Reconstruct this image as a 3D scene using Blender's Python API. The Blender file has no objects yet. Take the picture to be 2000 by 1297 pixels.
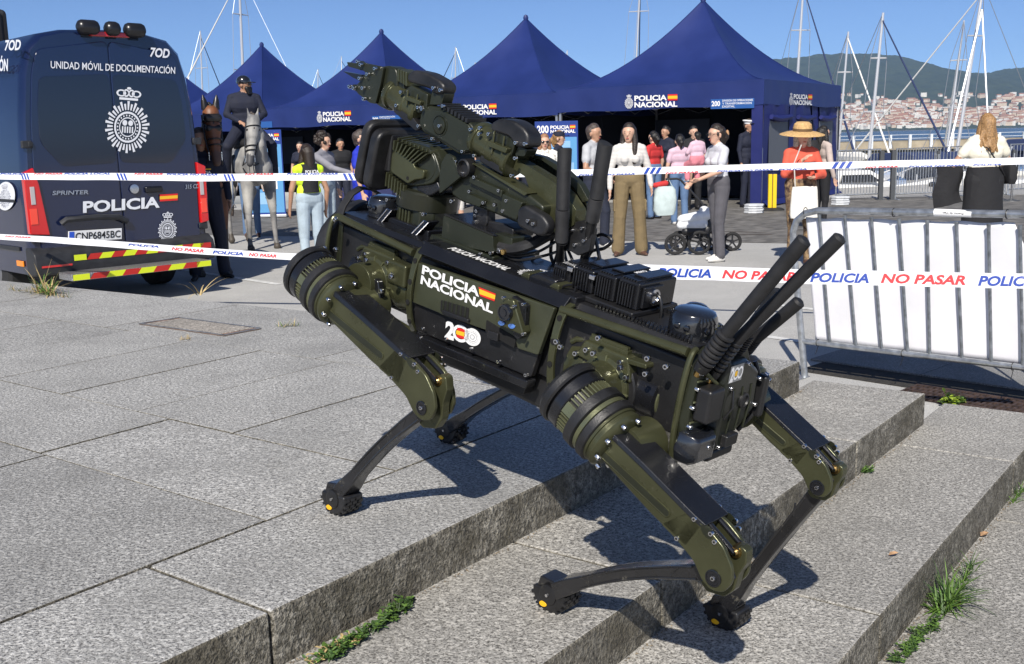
import bpy, bmesh, math, random
import numpy as np
from mathutils import Vector, Matrix
random.seed(7); np.random.seed(7)
V=Vector; R=math.radians
sc=bpy.context.scene; col=sc.collection
# ---------------------------------------------------------------- camera, sky, sun
FPX=2050.0; CX,CY=1000.0,648.5; H=1.58; KG=0.012
ROLL=R(1.4); PITCH=R(10.404)
fw=V((0,math.cos(PITCH),-math.sin(PITCH))); _up=V((1,0,0)).cross(fw)
rt=V((1,0,0))*math.cos(ROLL)-_up*math.sin(ROLL); up=V((1,0,0))*math.sin(ROLL)+_up*math.cos(ROLL)
CAM=V((0,0,H))
cd=bpy.data.cameras.new('camera'); cam=bpy.data.objects.new('camera',cd); col.objects.link(cam)
cam.matrix_world=Matrix(((rt.x,up.x,-fw.x,0),(rt.y,up.y,-fw.y,0),(rt.z,up.z,-fw.z,H),(0,0,0,1)))
cd.sensor_width=36; cd.lens=FPX/2000*36; cd.clip_start=.05; cd.clip_end=20000
sc.camera=cam
SUN_DIR=V((0.1558,0.7458,-0.6477)).normalized()          # direction the light travels
sun_el=math.asin(-SUN_DIR.z); sun_az=math.atan2(-SUN_DIR.x,-SUN_DIR.y)
world=bpy.data.worlds.new('World'); sc.world=world; world.use_nodes=True
wn=world.node_tree; bg=wn.nodes['Background']; sky=wn.nodes.new('ShaderNodeTexSky'); sky.sky_type='NISHITA'
sky.sun_disc=False; sky.sun_elevation=sun_el; sky.sun_rotation=sun_az; sky.air_density=.4; sky.dust_density=.55; sky.ozone_density=5.5
wn.links.new(sky.outputs[0],bg.inputs[0]); bg.inputs[1].default_value=.12
ld=bpy.data.lights.new('sun','SUN'); ld.energy=5.0; ld.angle=R(.53); ld.color=(1,.94,.85)
so=bpy.data.objects.new('sun',ld); col.objects.link(so); so.rotation_euler=SUN_DIR.to_track_quat('-Z','Y').to_euler()
vs=sc.view_settings; vs.view_transform='Standard'; vs.look='None'; vs.exposure=0.22; vs.gamma=1; vs.use_curve_mapping=False
sc.render.engine='CYCLES'; sc.render.resolution_x=1024; sc.render.resolution_y=664
# ---------------------------------------------------------------- camera geometry helpers (real points at real depths)
def ray(px,py): return rt*((px-CX)/FPX)-up*((py-CY)/FPX)+fw
def atZ(px,py,Z): return CAM+ray(px,py)*Z
def onz(px,py,z): d=ray(px,py); return CAM+d*((z-H)/d.z)
def ong(px,py): d=ray(px,py); return CAM+d*(-H/(d.z-KG*d.x))
def gz(x): return KG*x
class Frame:
    def __init__(s,O,X,Y,Z): s.O=V(O); s.A=[V(X),V(Y),V(Z)]
    def mat(s):
        a=s.A; return Matrix(((a[0].x,a[1].x,a[2].x,s.O.x),(a[0].y,a[1].y,a[2].y,s.O.y),(a[0].z,a[1].z,a[2].z,s.O.z),(0,0,0,1)))
    def loc(s,P): d=V(P)-s.O; return V([d.dot(a) for a in s.A])
    def on(s,px,py,ax,val):
        d=ray(px,py); a=s.A[ax]; t=(val-(CAM-s.O).dot(a))/d.dot(a); return s.loc(CAM+d*t)
    def w(s,l): return s.O+s.A[0]*l[0]+s.A[1]*l[1]+s.A[2]*l[2]
# ---------------------------------------------------------------- materials
def srgb(*c): return tuple((x/255/12.92 if x/255<=.04045 else ((x/255+.055)/1.055)**2.4) for x in c)
MATS={}
def mat(name,c,rough=.6,metal=0,var=.0,vscale=8,bump=0,bscale=60,spec=.5,coat=0,emit=None,alpha=1,trans=0,dirt=None,c2=None,detail=4,obj=True):
    if name in MATS: return MATS[name]
    m=bpy.data.materials.new(name); m.use_nodes=True; n=m.node_tree; b=n.nodes['Principled BSDF']; L=n.links.new
    c=tuple(c)[:3]
    b.inputs['Base Color'].default_value=(*c,1); b.inputs['Roughness'].default_value=rough; b.inputs['Metallic'].default_value=metal
    b.inputs['Specular IOR Level'].default_value=spec; b.inputs['Coat Weight'].default_value=coat; b.inputs['Coat Roughness'].default_value=.06
    if alpha<1: b.inputs['Alpha'].default_value=alpha
    if trans: b.inputs['Transmission Weight'].default_value=trans
    tc=n.nodes.new('ShaderNodeTexCoord')
    out=tc.outputs['Object']
    if var>0:
        t=n.nodes.new('ShaderNodeTexNoise'); t.inputs['Scale'].default_value=vscale; t.inputs['Detail'].default_value=detail; L(out,t.inputs['Vector'])
        mx=n.nodes.new('ShaderNodeMix'); mx.data_type='RGBA'
        d=c2 or tuple(x*(1-var) for x in c); e=tuple(min(1,x*(1+var)) for x in c) if not c2 else c
        mx.inputs[6].default_value=(*d,1); mx.inputs[7].default_value=(*e,1)
        mr=n.nodes.new('ShaderNodeMapRange'); mr.inputs[1].default_value=.35; mr.inputs[2].default_value=.65; L(t.outputs[0],mr.inputs[0]); L(mr.outputs[0],mx.inputs[0]); L(mx.outputs[2],b.inputs['Base Color'])
        rr=n.nodes.new('ShaderNodeMapRange'); rr.inputs[3].default_value=max(0,rough-.12); rr.inputs[4].default_value=min(1,rough+.1); L(t.outputs[0],rr.inputs[0]); L(rr.outputs[0],b.inputs['Roughness'])
    if bump>0:
        t=n.nodes.new('ShaderNodeTexNoise'); t.inputs['Scale'].default_value=bscale; t.inputs['Detail'].default_value=5; L(out,t.inputs['Vector'])
        bp=n.nodes.new('ShaderNodeBump'); bp.inputs['Strength'].default_value=min(1,bump); bp.inputs['Distance'].default_value=.002 if bscale>=100 else .01; L(t.outputs[0],bp.inputs['Height']); L(bp.outputs[0],b.inputs['Normal'])
    if emit: b.inputs['Emission Color'].default_value=(*emit,1); b.inputs['Emission Strength'].default_value=1
    MATS[name]=m; return m
# ---------------------------------------------------------------- mesh builder
class MB:
    def __init__(s): s.v=[]; s.f=[]; s.m=[]
    def add(s,vs,fs,mi=0):
        o=len(s.v); s.v+=[tuple(x) for x in vs]; s.f+=[tuple(i+o for i in f) for f in fs]; s.m+=[mi]*len(fs); return s
    def box(s,c,sz,rot=None,mi=0):
        c=V(c); h=V(sz)/2; vs=[]
        for i in(-1,1):
            for j in(-1,1):
                for k in(-1,1):
                    p=V((i*h.x,j*h.y,k*h.z)); p=(rot@p if rot else p)+c; vs.append(p)
        return s.add(vs,[(0,1,3,2),(4,6,7,5),(0,4,5,1),(2,3,7,6),(0,2,6,4),(1,5,7,3)],mi)
    def bb(s,a,b,mi=0): a=V(a); b=V(b); return s.box((a+b)/2,V([abs(x) for x in (b-a)]),None,mi)
    def prism(s,poly,vec,mi=0):
        n=len(poly); poly=[V(p) for p in poly]; vec=V(vec)
        return s.add(poly+[p+vec for p in poly],[tuple(range(n)),tuple(range(2*n-1,n-1,-1))]+[(i,(i+1)%n,n+(i+1)%n,n+i) for i in range(n)],mi)
    def loft(s,rings,mi=0,caps=True,closed=True):
        n=len(rings[0]); vs=[p for r in rings for p in r]; fs=[]
        for k in range(len(rings)-1):
            for i in range(n if closed else n-1):
                j=(i+1)%n; fs.append((k*n+i,k*n+j,(k+1)*n+j,(k+1)*n+i))
        if caps: fs+=[tuple(range(n)),tuple(reversed(range((len(rings)-1)*n,len(rings)*n)))]
        return s.add(vs,fs,mi)
    def lathe(s,p0,axis,prof,n=20,mi=0,caps=True,squash=None):
        axis=V(axis).normalized(); q=axis.orthogonal().normalized(); w=axis.cross(q)
        rings=[[V(p0)+axis*t+(q*math.cos(a)+w*math.sin(a))*r for a in [2*math.pi*i/n for i in range(n)]] for t,r in prof]
        return s.loft(rings,mi,caps)
    def cyl(s,p0,p1,r0,r1=None,n=14,mi=0):
        p0=V(p0); p1=V(p1); d=p1-p0; return s.lathe(p0,d,[(0,r0),(d.length,r0 if r1 is None else r1)],n,mi)
    def tube(s,pts,r,n=8,mi=0,caps=True):
        pts=[V(p) for p in pts]; rings=[]; prev=None
        for i,p in enumerate(pts):
            d=(pts[min(i+1,len(pts)-1)]-pts[max(i-1,0)]).normalized()
            if prev is None: q=d.orthogonal().normalized()
            else:
                q=prev-d*prev.dot(d); q=q.normalized() if q.length>1e-6 else d.orthogonal().normalized()
            prev=q; w=d.cross(q); rr=r[i] if isinstance(r,(list,tuple)) else r
            rings.append([p+(q*math.cos(2*math.pi*k/n)+w*math.sin(2*math.pi*k/n))*rr for k in range(n)])
        return s.loft(rings,mi,caps)
    def sph(s,c,rad,n=12,mi=0,rot=None):
        rad=V(rad) if not isinstance(rad,(int,float)) else V((rad,)*3); c=V(c); m=n//2; vs=[];fs=[]
        vs.append(V((0,0,-1)))
        for i in range(1,m):
            t=math.pi*i/m
            for k in range(n): a=2*math.pi*k/n; vs.append(V((math.sin(t)*math.cos(a),math.sin(t)*math.sin(a),-math.cos(t))))
        vs.append(V((0,0,1))); L=len(vs)-1
        for k in range(n): fs.append((0,1+(k+1)%n,1+k)); fs.append((L,L-n+k,L-n+(k+1)%n))
        for i in range(m-2):
            for k in range(n): fs.append((1+i*n+k,1+i*n+(k+1)%n,1+(i+1)*n+(k+1)%n,1+(i+1)*n+k))
        vs=[V((p.x*rad.x,p.y*rad.y,p.z*rad.z)) for p in vs]
        return s.add([(rot@p if rot else p)+c for p in vs],fs,mi)
    def quad(s,a,b,c,d,mi=0): return s.add([a,b,c,d],[(0,1,2,3)],mi)
    def mesh(s,name,mats,smooth=35,recalc=True):
        me=bpy.data.meshes.new(name); me.from_pydata([tuple(p) for p in s.v],[],s.f)
        for m in (mats if isinstance(mats,(list,tuple)) else [mats]): me.materials.append(m)
        me.polygons.foreach_set('material_index',s.m)
        if recalc:
            b=bmesh.new(); b.from_mesh(me); bmesh.ops.recalc_face_normals(b,faces=b.faces); b.to_mesh(me); b.free()
        if smooth: 
            me.polygons.foreach_set('use_smooth',[True]*len(me.polygons)); me.set_sharp_from_angle(angle=R(smooth))
        me.update(); return me
    def build(s,name,mats,parent=None,bevel=0,seg=2,smooth=35,recalc=True,**kw):
        me=s.mesh(name,mats,smooth,recalc); return link(name,me,parent,bevel,seg,**kw)
def link(name,me,parent=None,bevel=0,seg=2,label=None,cat=None,group=None,kind=None,loc=None,rotz=None,matrix=None):
    o=bpy.data.objects.new(name,me); col.objects.link(o)
    if parent: o.parent=parent
    if bevel:
        b=o.modifiers.new('bevel','BEVEL'); b.width=bevel; b.segments=seg; b.limit_method='ANGLE'; b.angle_limit=R(40); b.harden_normals=True
    if loc is not None: o.location=loc
    if rotz is not None: o.rotation_euler=(0,0,rotz)
    if matrix is not None: o.matrix_world=matrix
    tag(o,label,cat,group,kind); return o
def tag(o,label=None,cat=None,group=None,kind=None):
    if label: o['label']=label
    if cat: o['category']=cat
    if group: o['group']=group
    if kind: o['kind']=kind
    return o
def empty(name,label,cat,loc=(0,0,0),rotz=0,group=None,matrix=None):
    o=bpy.data.objects.new(name,None); o.empty_display_size=.1; col.objects.link(o)
    if matrix is not None: o.matrix_world=matrix
    else: o.location=loc; o.rotation_euler=(0,0,rotz)
    return tag(o,label,cat,group)
def copy_tree(o,parent=None):
    c=o.copy(); col.objects.link(c); c.parent=parent
    for ch in o.children: copy_tree(ch,c)
    return c
def roundpoly(pts,r,n=4):
    pts=[V(p) for p in pts]; out=[]; N=len(pts)
    for i in range(N):
        p=pts[i]; a=pts[i-1]-p; b=pts[(i+1)%N]-p; rr=min(r if not isinstance(r,(list,tuple)) else r[i],a.length*.45,b.length*.45)
        if rr<1e-5: out.append(p); continue
        A=p+a.normalized()*rr; B=p+b.normalized()*rr
        for k in range(n+1):
            t=k/n; out.append(A*(1-t)**2+p*2*t*(1-t)+B*t*t)
    return out
# ---------------------------------------------------------------- flat print: 2-D shapes mapped on real surfaces
_tc={}
def text2d(s,bold=.0,shear=0):
    k=(s,bold,shear)
    if k in _tc: return _tc[k]
    c=bpy.data.curves.new('t','FONT'); c.body=s; c.offset=bold; c.shear=shear; c.resolution_u=3; c.fill_mode='FRONT'
    o=bpy.data.objects.new('t',c); me=o.to_mesh()
    vs=[(v.co.x,v.co.y) for v in me.vertices]; fs=[tuple(p.vertices) for p in me.polygons]
    o.to_mesh_clear(); bpy.data.objects.remove(o); bpy.data.curves.remove(c)
    xs=[v[0] for v in vs]; x0,x1=min(xs),max(xs); 
    vs=[((x-x0)/(x1-x0),y/.7) for x,y in vs]; _tc[k]=(vs,fs); return _tc[k]
class Decal:
    """flat marks in unit coordinates (u right, v up)"""
    def __init__(s): s.v=[]; s.f=[]; s.m=[]
    def add(s,vs,fs,mi): o=len(s.v); s.v+=vs; s.f+=[tuple(i+o for i in f) for f in fs]; s.m+=[mi]*len(fs); return s
    def text(s,t,x,y,w,h,mi=0,bold=.02,shear=0):
        vs,fs=text2d(t,bold,shear); return s.add([(x+a*w,y+b*h) for a,b in vs],fs,mi)
    def poly(s,p,mi=0): return s.add(list(p),[tuple(range(len(p)))],mi)
    def rect(s,x0,y0,x1,y1,mi=0,sk=0): return s.poly([(x0,y0),(x1,y0),(x1+sk,y1),(x0+sk,y1)],mi)
    def ring(s,cx,cy,ro,ri,mi=0,n=24,sx=1,a0=0,a1=360,asp=1):
        vs=[];fs=[]; full=(a1-a0)>=360
        for i in range(n+(0 if full else 1)):
            a=R(a0+(a1-a0)*i/n); 
            for q in(ro,ri): vs.append((cx+math.cos(a)*q*sx,cy+math.sin(a)*q*asp))
        m=len(vs)//2
        for i in range(n if full else n): j=(i+1)%m if full else i+1; fs.append((2*i,2*j,2*j+1,2*i+1))
        return s.add(vs,fs,mi)
    def disc(s,cx,cy,r,mi=0,n=20,sx=1,asp=1): return s.poly([(cx+math.cos(2*math.pi*i/n)*r*sx,cy+math.sin(2*math.pi*i/n)*r*asp) for i in range(n)],mi)
    def build(s,name,mats,mp,parent=None,**kw):
        b=MB(); b.v=[tuple(mp(*p)) for p in s.v]; b.f=s.f; b.m=s.m
        return b.build(name,mats,parent,smooth=0,recalc=False,**kw)
def pgram(BL,BR,TL,off=0,toward=None):
    BL,BR,TL=V(BL),V(BR),V(TL); a=BR-BL; b=TL-BL; n=a.cross(b).normalized()
    return lambda u,v: BL+a*u+b*v+n*off
def badge(d,x,y,w,h,mi=0):
    """oval sunburst badge with crown, plain generic device inside"""
    cx=x+w/2; cy=y+h*.40; A=w/2; B=h*.40
    n=36
    for i in range(n):
        a=2*math.pi*i/n; da=2*math.pi/n*.30; ro=1.0 if i%2 else .9; ri=.66
        p=[(cx+math.cos(a+s_)*q*A,cy+math.sin(a+s_)*q*B) for q,s_ in((ri,-da*.8),(ro,-da),(ro,da),(ri,da*.8))]
        d.poly(p,mi)
    d.ring(cx,cy,.60,.52,mi,30,A,asp=B); d.ring(cx,cy,.38,.34,mi,24,A,asp=B)
    for i in range(22):
        a=2*math.pi*i/22; p=[(cx+math.cos(a+s_)*q*A,cy+math.sin(a+s_)*q*B) for q,s_ in((.42,-.06),(.48,-.06),(.48,.06),(.42,.06))]; d.poly(p,mi)
    for k in range(-2,3): d.rect(cx+k*.11*A-.03*A,cy-.22*B,cx+k*.11*A+.03*A,cy+.02*B,mi)
    d.disc(cx-.13*A,cy+.16*B,.11,mi,10,A,asp=B); d.disc(cx+.13*A,cy+.16*B,.11,mi,10,A,asp=B)
    yb=y+h*.815; 
    d.rect(cx-.42*A,yb,cx+.42*A,yb+.035*h,mi)
    for k in(-1,1):
        d.ring(cx+k*.34*A,yb+.10*h,1,.62,mi,14,.22*A,asp=.055*h); d.ring(cx+k*.12*A,yb+.105*h,1,.6,mi,14,.14*A,asp=.06*h)
    d.disc(cx,yb+.18*h,.1,mi,8,A,asp=.2*h)
# ================================================================ SETTING
def granite(name,base,dark,speck=1.0,weather=0,scale=1.0,far=False):
    m=bpy.data.materials.new(name); m.use_nodes=True; n=m.node_tree; b=n.nodes['Principled BSDF']; L=n.links.new
    N=n.nodes.new; tc=N('ShaderNodeTexCoord'); co=tc.outputs['Object']
    def noise_(s,d=3,r=.6,dist=0):
        t=N('ShaderNodeTexNoise'); t.inputs['Scale'].default_value=s*scale; t.inputs['Detail'].default_value=d; t.inputs['Roughness'].default_value=r; t.inputs['Distortion'].default_value=dist; L(co,t.inputs['Vector']); return t.outputs[0]
    def ramp(i,a,c,lo,hi):
        mr=N('ShaderNodeMapRange'); mr.inputs[1].default_value=a; mr.inputs[2].default_value=c; mr.inputs[3].default_value=lo; mr.inputs[4].default_value=hi; L(i,mr.inputs[0]); return mr.outputs[0]
    def mix(f,A,B,bt='MIX'):
        x=N('ShaderNodeMix'); x.data_type='RGBA'; x.blend_type=bt
        if isinstance(f,float): x.inputs[0].default_value=f
        else: L(f,x.inputs[0])
        for i,q in((6,A),(7,B)):
            if isinstance(q,tuple): x.inputs[i].default_value=(*q,1)
            else: L(q,x.inputs[i])
        return x.outputs[2]
    mid=tuple((a*.6+d*.4) for a,d in zip(base,dark))
    g1=noise_(150,2.5,.7,.4); g2=noise_(95,2,.6); big=noise_(2.6,6,.65); 
    lite=tuple(min(.75,x*1.5) for x in base)
    c=mix(ramp(g1,.38,.52,0,1),dark,base); c=mix(ramp(g2,.52,.62,0,.9*speck),c,lite)
    g3=noise_(210,1,.5); c=mix(ramp(g3,.60,.68,0,.85*speck),c,tuple(x*.6 for x in dark))
    c=mix(ramp(big,.42,.70,0,.5),c,tuple(x*.5 for x in base)); st=noise_(11,7,.75,1.2); c=mix(ramp(st,.57,.70,0,.3),c,(.13,.12,.10)); gm=N('ShaderNodeTexVoronoi'); gm.inputs['Scale'].default_value=3.1*scale; L(co,gm.inputs['Vector']); c=mix(ramp(gm.outputs['Distance'],.022,.034,.7,0),c,(.05,.047,.043))
    if weather:
        w=noise_(7,8,.7,.6); c=mix(ramp(w,.38,.62,0,weather),c,(.075,.066,.045))
        w2=noise_(38,5,.7,.6); c=mix(ramp(w2,.46,.6,0,weather*.8),c,(.05,.045,.035))
    oi=N('ShaderNodeObjectInfo'); rr=ramp(oi.outputs['Random'],0,1,.86,1.1)
    hs=N('ShaderNodeHueSaturation'); L(c,hs.inputs['Color']); L(rr,hs.inputs['Value']); L(hs.outputs[0],b.inputs['Base Color'])
    b.inputs['Roughness'].default_value=.78; b.inputs['Specular IOR Level'].default_value=.35
    ad=N('ShaderNodeMath'); ad.operation='ADD'; L(g1,ad.inputs[0]); L(g2,ad.inputs[1])
    bp=N('ShaderNodeBump'); bp.inputs['Strength'].default_value=.75 if not far else .3; bp.inputs['Distance'].default_value=.0045 if not weather else .011; L(ad.outputs[0],bp.inputs['Height']); L(bp.outputs[0],b.inputs['Normal'])
    return m
G_TOP=granite('granite_top',(.40,.396,.38),(.115,.113,.111),scale=1.2)
G_STEP=granite('granite_step',(.385,.373,.345),(.11,.105,.095),scale=1.2)
G_SIDE=granite('granite_riser',(.31,.29,.245),(.075,.07,.055),weather=.8)
G_FAR=granite('granite_paving',(.25,.25,.245),(.14,.14,.14),far=True)
JOINT=mat('joint_dirt',(.030,.027,.022),.95,var=.4,vscale=30)
AZ=R(37); AX=V((math.sin(AZ),math.cos(AZ),0)); BX=V((-math.cos(AZ),math.sin(AZ),0))
def AB(a,b,z): return AX*a+BX*b+V((0,0,z))
ZP=.85
def backa(b): return 3.235+(b-1.426)*(-.0430)
rs=random.Random(3)
def slab(poly,z,th,name,parent,inset=.0026,bev=.002,mats=None,dz=0,smooth=35):
    c=sum((V((p[0],p[1],0)) for p in poly),V())/len(poly); pp=[]
    for p in poly:
        q=V((p[0],p[1],0))-c; pp.append(V((q.x-math.copysign(inset,q.x),q.y-math.copysign(inset,q.y),0))+c)
    m=MB(); bot=[AB(p.x,p.y,z-th+dz) for p in pp]; m.prism(bot,(0,0,th))
    nf=len(m.f); m.m=[0,0]+[1]*(nf-2)
    # top and bottom get the tooled-top material, sides the weathered one
    o=m.build(name,mats or [G_TOP,G_SIDE],parent,bevel=bev,seg=3); return o
plat=empty('stone_platform',None,None); plat['kind']='structure'
# core of the platform and of the flight of steps
core=MB()
EDG=[1.255,.906,.583,.262,-.06,-.38,-.70,-1.02,-1.34]
ends=[3.22,3.395,3.70,3.9,4.1,4.3,4.5,4.7,4.9]
pb=[(-4,9.5),(-4,1.28),(3.20,1.28)]+[(backa(9.5),9.5)]
core.prism([AB(a,b,-.3) for a,b in pb],(0,0,ZP-.11+.3))
for k in range(1,9):
    z=ZP-.1*k; core.prism([AB(a,b,-.3) for a,b in((-4,EDG[k-1]+.03),(-4,EDG[k]+.02),(ends[k]-.01,EDG[k]+.02),(ends[k]-.01,EDG[k-1]+.03))],(0,0,z-.11+.3))
co_=core.build('platform_core',G_SIDE,plat,smooth=0)
jb=MB(); jb.prism([AB(a,b,ZP-.10) for a,b in((-4,9.49),(-4,1.30),(3.17,1.30),(backa(9.4)-.04,9.49))],(0,0,.094)); jb.build('joint_bed',JOINT,plat,smooth=0)
# top slabs
def slabs_top():
    e=[-2.2,-1.1,-.15,1.012,2.24,None]
    for i in range(len(e)-1):
        a0=e[i]; a1=e[i+1]; 
        if a1 is None: poly=[(a0,1.255),(3.22,1.255),(backa(1.588)-.03,1.588),(a0,1.588)]
        else: poly=[(a0,1.255),(a1,1.255),(a1,1.588),(a0,1.588)]
        slab(poly,ZP,.115,'slab',plat,bev=.0055,dz=rs.uniform(-.001,.0005))
    cols=[(-2.4,-1.0,[1.588,2.7,3.8,5,6.2,7.4,8.6]),(-1.0,.27,[1.588,2.2,3.2,4.3,5.4,6.5,7.6,8.8]),(.27,1.285,[1.588,2.40,3.4,4.4,5.4,6.4,7.4,8.4]),(1.285,1.66,[1.588,2.43,3.5,4.6,5.7,6.9,8.0,9.1]),
          (1.66,2.43,[1.588,2.165,2.585,2.975,3.37,3.78,4.3,4.83,5.4,6.0,6.8,7.8,8.9])]
    for a0,a1,bs in cols:
        for b0,b1 in zip(bs,bs[1:]): slab([(a0,b0),(a1,b0),(a1,b1),(a0,b1)],ZP,.10,'slab',plat,dz=rs.uniform(-.0015,.0006),bev=.0015)
    bs=[1.588,2.69,3.95,5.1,6.2,7.4,8.6]
    for b0,b1 in zip(bs,bs[1:]): slab([(2.43,b0),(backa(b0),b0),(backa(b1),b1),(2.43,b1)],ZP,.10,'slab',plat,dz=rs.uniform(-.0015,.0006),bev=.0015)
    for k in range(1,9):
        z=ZP-.1*k; js=sorted([-2.6,-1.3+.2*k,{1:.35,2:.1}.get(k,0),{1:1.66,2:1.95}.get(k,1.4+.13*k),{1:2.75,2:3.12}.get(k,2.9)])
        js=js+[ends[k]]
        for a0,a1 in zip(js,js[1:]): slab([(a0,EDG[k]),(a1,EDG[k]),(a1,EDG[k-1]+.025),(a0,EDG[k-1]+.025)],z,.112,'step_block',plat,bev=.0055,mats=[G_STEP,G_SIDE],dz=rs.uniform(-.001,.001))
slabs_top()
# access cover let into the platform
cv=empty('access_cover','granite filled access cover with thin steel frame in the platform paving','manhole cover')
cq=[onz(*q,ZP) for q in((271,634),(436,657),(511,643),(350,622))]
cc=sum(cq,V())/4; cq=[p+ (cc-p)*.0 for p in cq]
STEEL=mat('worn_steel',(.42,.41,.39),.45,.9,var=.25,vscale=40); RUSTY=mat('rusty_dirt',(.20,.12,.085),.9,var=.5,vscale=18)
m=MB(); m.prism([p+V((0,0,.0005)) for p in cq],(0,0,.0025)); m.build('cover_bed',RUSTY,cv,smooth=0)
for i in range(4):
    a,b=cq[i],cq[(i+1)%4]; d=(b-a).normalized(); nrm=V((-d.y,d.x,0))
    if nrm.dot(cc-a)<0: nrm=-nrm
    MB().prism([a+V((0,0,.001)),b+V((0,0,.001)),b+nrm*.009+V((0,0,.001)),a+nrm*.009+V((0,0,.001))],(0,0,.005)).build('frame_bar',STEEL,cv,smooth=0)
ins=[p+(cc-p)*.13 for p in cq]; MB().prism([p+V((0,0,.001)) for p in ins],(0,0,.005)).build('cover_infill',granite('granite_cover',(.36,.33,.29),(.12,.11,.10)),cv,bevel=.002)
# ground sheet, deck, paving
def asphalt():
    m=bpy.data.materials.new('asphalt'); m.use_nodes=True; n=m.node_tree; b=n.nodes['Principled BSDF']; N=n.nodes.new; L=n.links.new
    tc=N('ShaderNodeTexCoord'); a=N('ShaderNodeTexNoise'); a.inputs['Scale'].default_value=1.1; a.inputs['Detail'].default_value=9; a.inputs['Roughness'].default_value=.7; L(tc.outputs['Object'],a.inputs['Vector'])
    f=N('ShaderNodeTexNoise'); f.inputs['Scale'].default_value=130; f.inputs['Detail'].default_value=3; L(tc.outputs['Object'],f.inputs['Vector'])
    r1=N('ShaderNodeValToRGB'); r1.color_ramp.elements[0].position=.3; r1.color_ramp.elements[0].color=(.36,.357,.345,1); r1.color_ramp.elements[1].position=.7; r1.color_ramp.elements[1].color=(.46,.455,.435,1); L(a.outputs[0],r1.inputs[0])
    r2=N('ShaderNodeMapRange'); r2.inputs[1].default_value=.3; r2.inputs[2].default_value=.7; r2.inputs[3].default_value=.72; r2.inputs[4].default_value=1.25; L(f.outputs[0],r2.inputs[0])
    h=N('ShaderNodeHueSaturation'); L(r1.outputs[0],h.inputs['Color']); L(r2.outputs[0],h.inputs['Value']); L(h.outputs[0],b.inputs['Base Color'])
    b.inputs['Roughness'].default_value=.85; bp=N('ShaderNodeBump'); bp.inputs['Strength'].default_value=.5; bp.inputs['Distance'].default_value=.006; L(f.outputs[0],bp.inputs['Height']); L(bp.outputs[0],b.inputs['Normal']); return m
ASPH=asphalt()
QY=31.0
g=MB(); xs=[-90,-40,-20,-10,0,10,20,40,90]; ys=[-14,0,5,10,15,20,25,QY]
vs=[(x,y,gz(x)) for y in ys for x in xs]; n=len(xs)
g.add(vs,[(j*n+i,j*n+i+1,(j+1)*n+i+1,(j+1)*n+i) for j in range(len(ys)-1) for i in range(n-1)])
g.build('ground',ASPH,kind='structure',smooth=0,recalc=False)
q=MB(); q.bb((-90,QY,-4),(90,QY+.5,-.02-.35)); q.build('quay_edge',mat('old_concrete',(.27,.25,.21),.9,var=.3,vscale=3,bump=.4,bscale=30),kind='structure',smooth=0)
# dark deck beyond the asphalt: boards
DECK=mat('deck_dark',(.165,.158,.148),.8,var=.35,vscale=5)
p0=ong(0,402); p1=ong(1350,447); dd=(p1-p0).normalized(); nn=V((-dd.y,dd.x,0)); nn=nn if nn.y>0 else -nn
deck=MB(); L0=p0-dd*12; tot=48; w=.145
for i in range(86):
    a=L0+nn*(i*w); b=a+dd*tot; c=b+nn*(w-.008); d=a+nn*(w-.008)
    if a.y>QY and b.y>QY: continue
    f=lambda p: V((p.x,min(p.y,QY-.01),gz(p.x)+.006+.0015*((i*7)%3)))
    deck.quad(f(a),f(b),f(c),f(d))
deck.build('deck',DECK,kind='structure',smooth=0)
# painted lines
PAINT=mat('road_paint',(.62,.62,.60),.8,var=.2,vscale=20)
for k,(a,b,wd) in enumerate([((225,507),(545,556),.10),((1478,655),(1900,716),.09),((1500,594),(1700,618),.09),((1180,616),(1490,664),.09)]):
    A=ong(*a); B=ong(*b); d=(B-A).normalized(); nr=V((-d.y,d.x,0))*wd/2; zz=V((0,0,.004))
    MB().quad(A-nr+zz,B-nr+zz,B+nr+zz,A+nr+zz).build('painted_line',PAINT,kind='structure',smooth=0)
cg=[ong(*p) for p in((1378,457),(1500,462),(1520,455),(1410,452))]
MB().prism([p+V((0,0,.002)) for p in cg],(0,0,.004)).build('drain_cover',mat('iron_brown',(.11,.085,.07),.8,.3,var=.3),label='flat brown iron drain cover in the plaza behind the hat woman',cat='drain cover',smooth=0)
# paving slabs near the barrier
pv=empty('side_paving',None,None); pv['kind']='structure'
e1=ong(1812,764); e2=ong(2000,793); du=(e2-e1).normalized(); dn=V((-du.y,du.x,0)); dn=dn if dn.y>0 else -dn
bedp=[e1-du*.9,e1+du*5,e1+du*5+dn*1.62,e1-du*.9+dn*1.62]
MB().prism([V((p.x,p.y,gz(p.x)+.001)) for p in bedp],(0,0,.003)).build('joint_bed',JOINT,pv,smooth=0)
for i in range(7):
    for j in range(3):
        o_=(.4 if j%2 else 0); a=e1+du*(-1.0+i*.8+o_*.5)+dn*(.33+j*.44)
        P=[a,a+du*.793,a+du*.793+dn*.433,a+dn*.433]
        MB().prism([V((p.x,p.y,gz(p.x)+.002)) for p in P],(0,0,.012+rs.uniform(0,.002))).build('slab',G_FAR,pv,bevel=.002)
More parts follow.
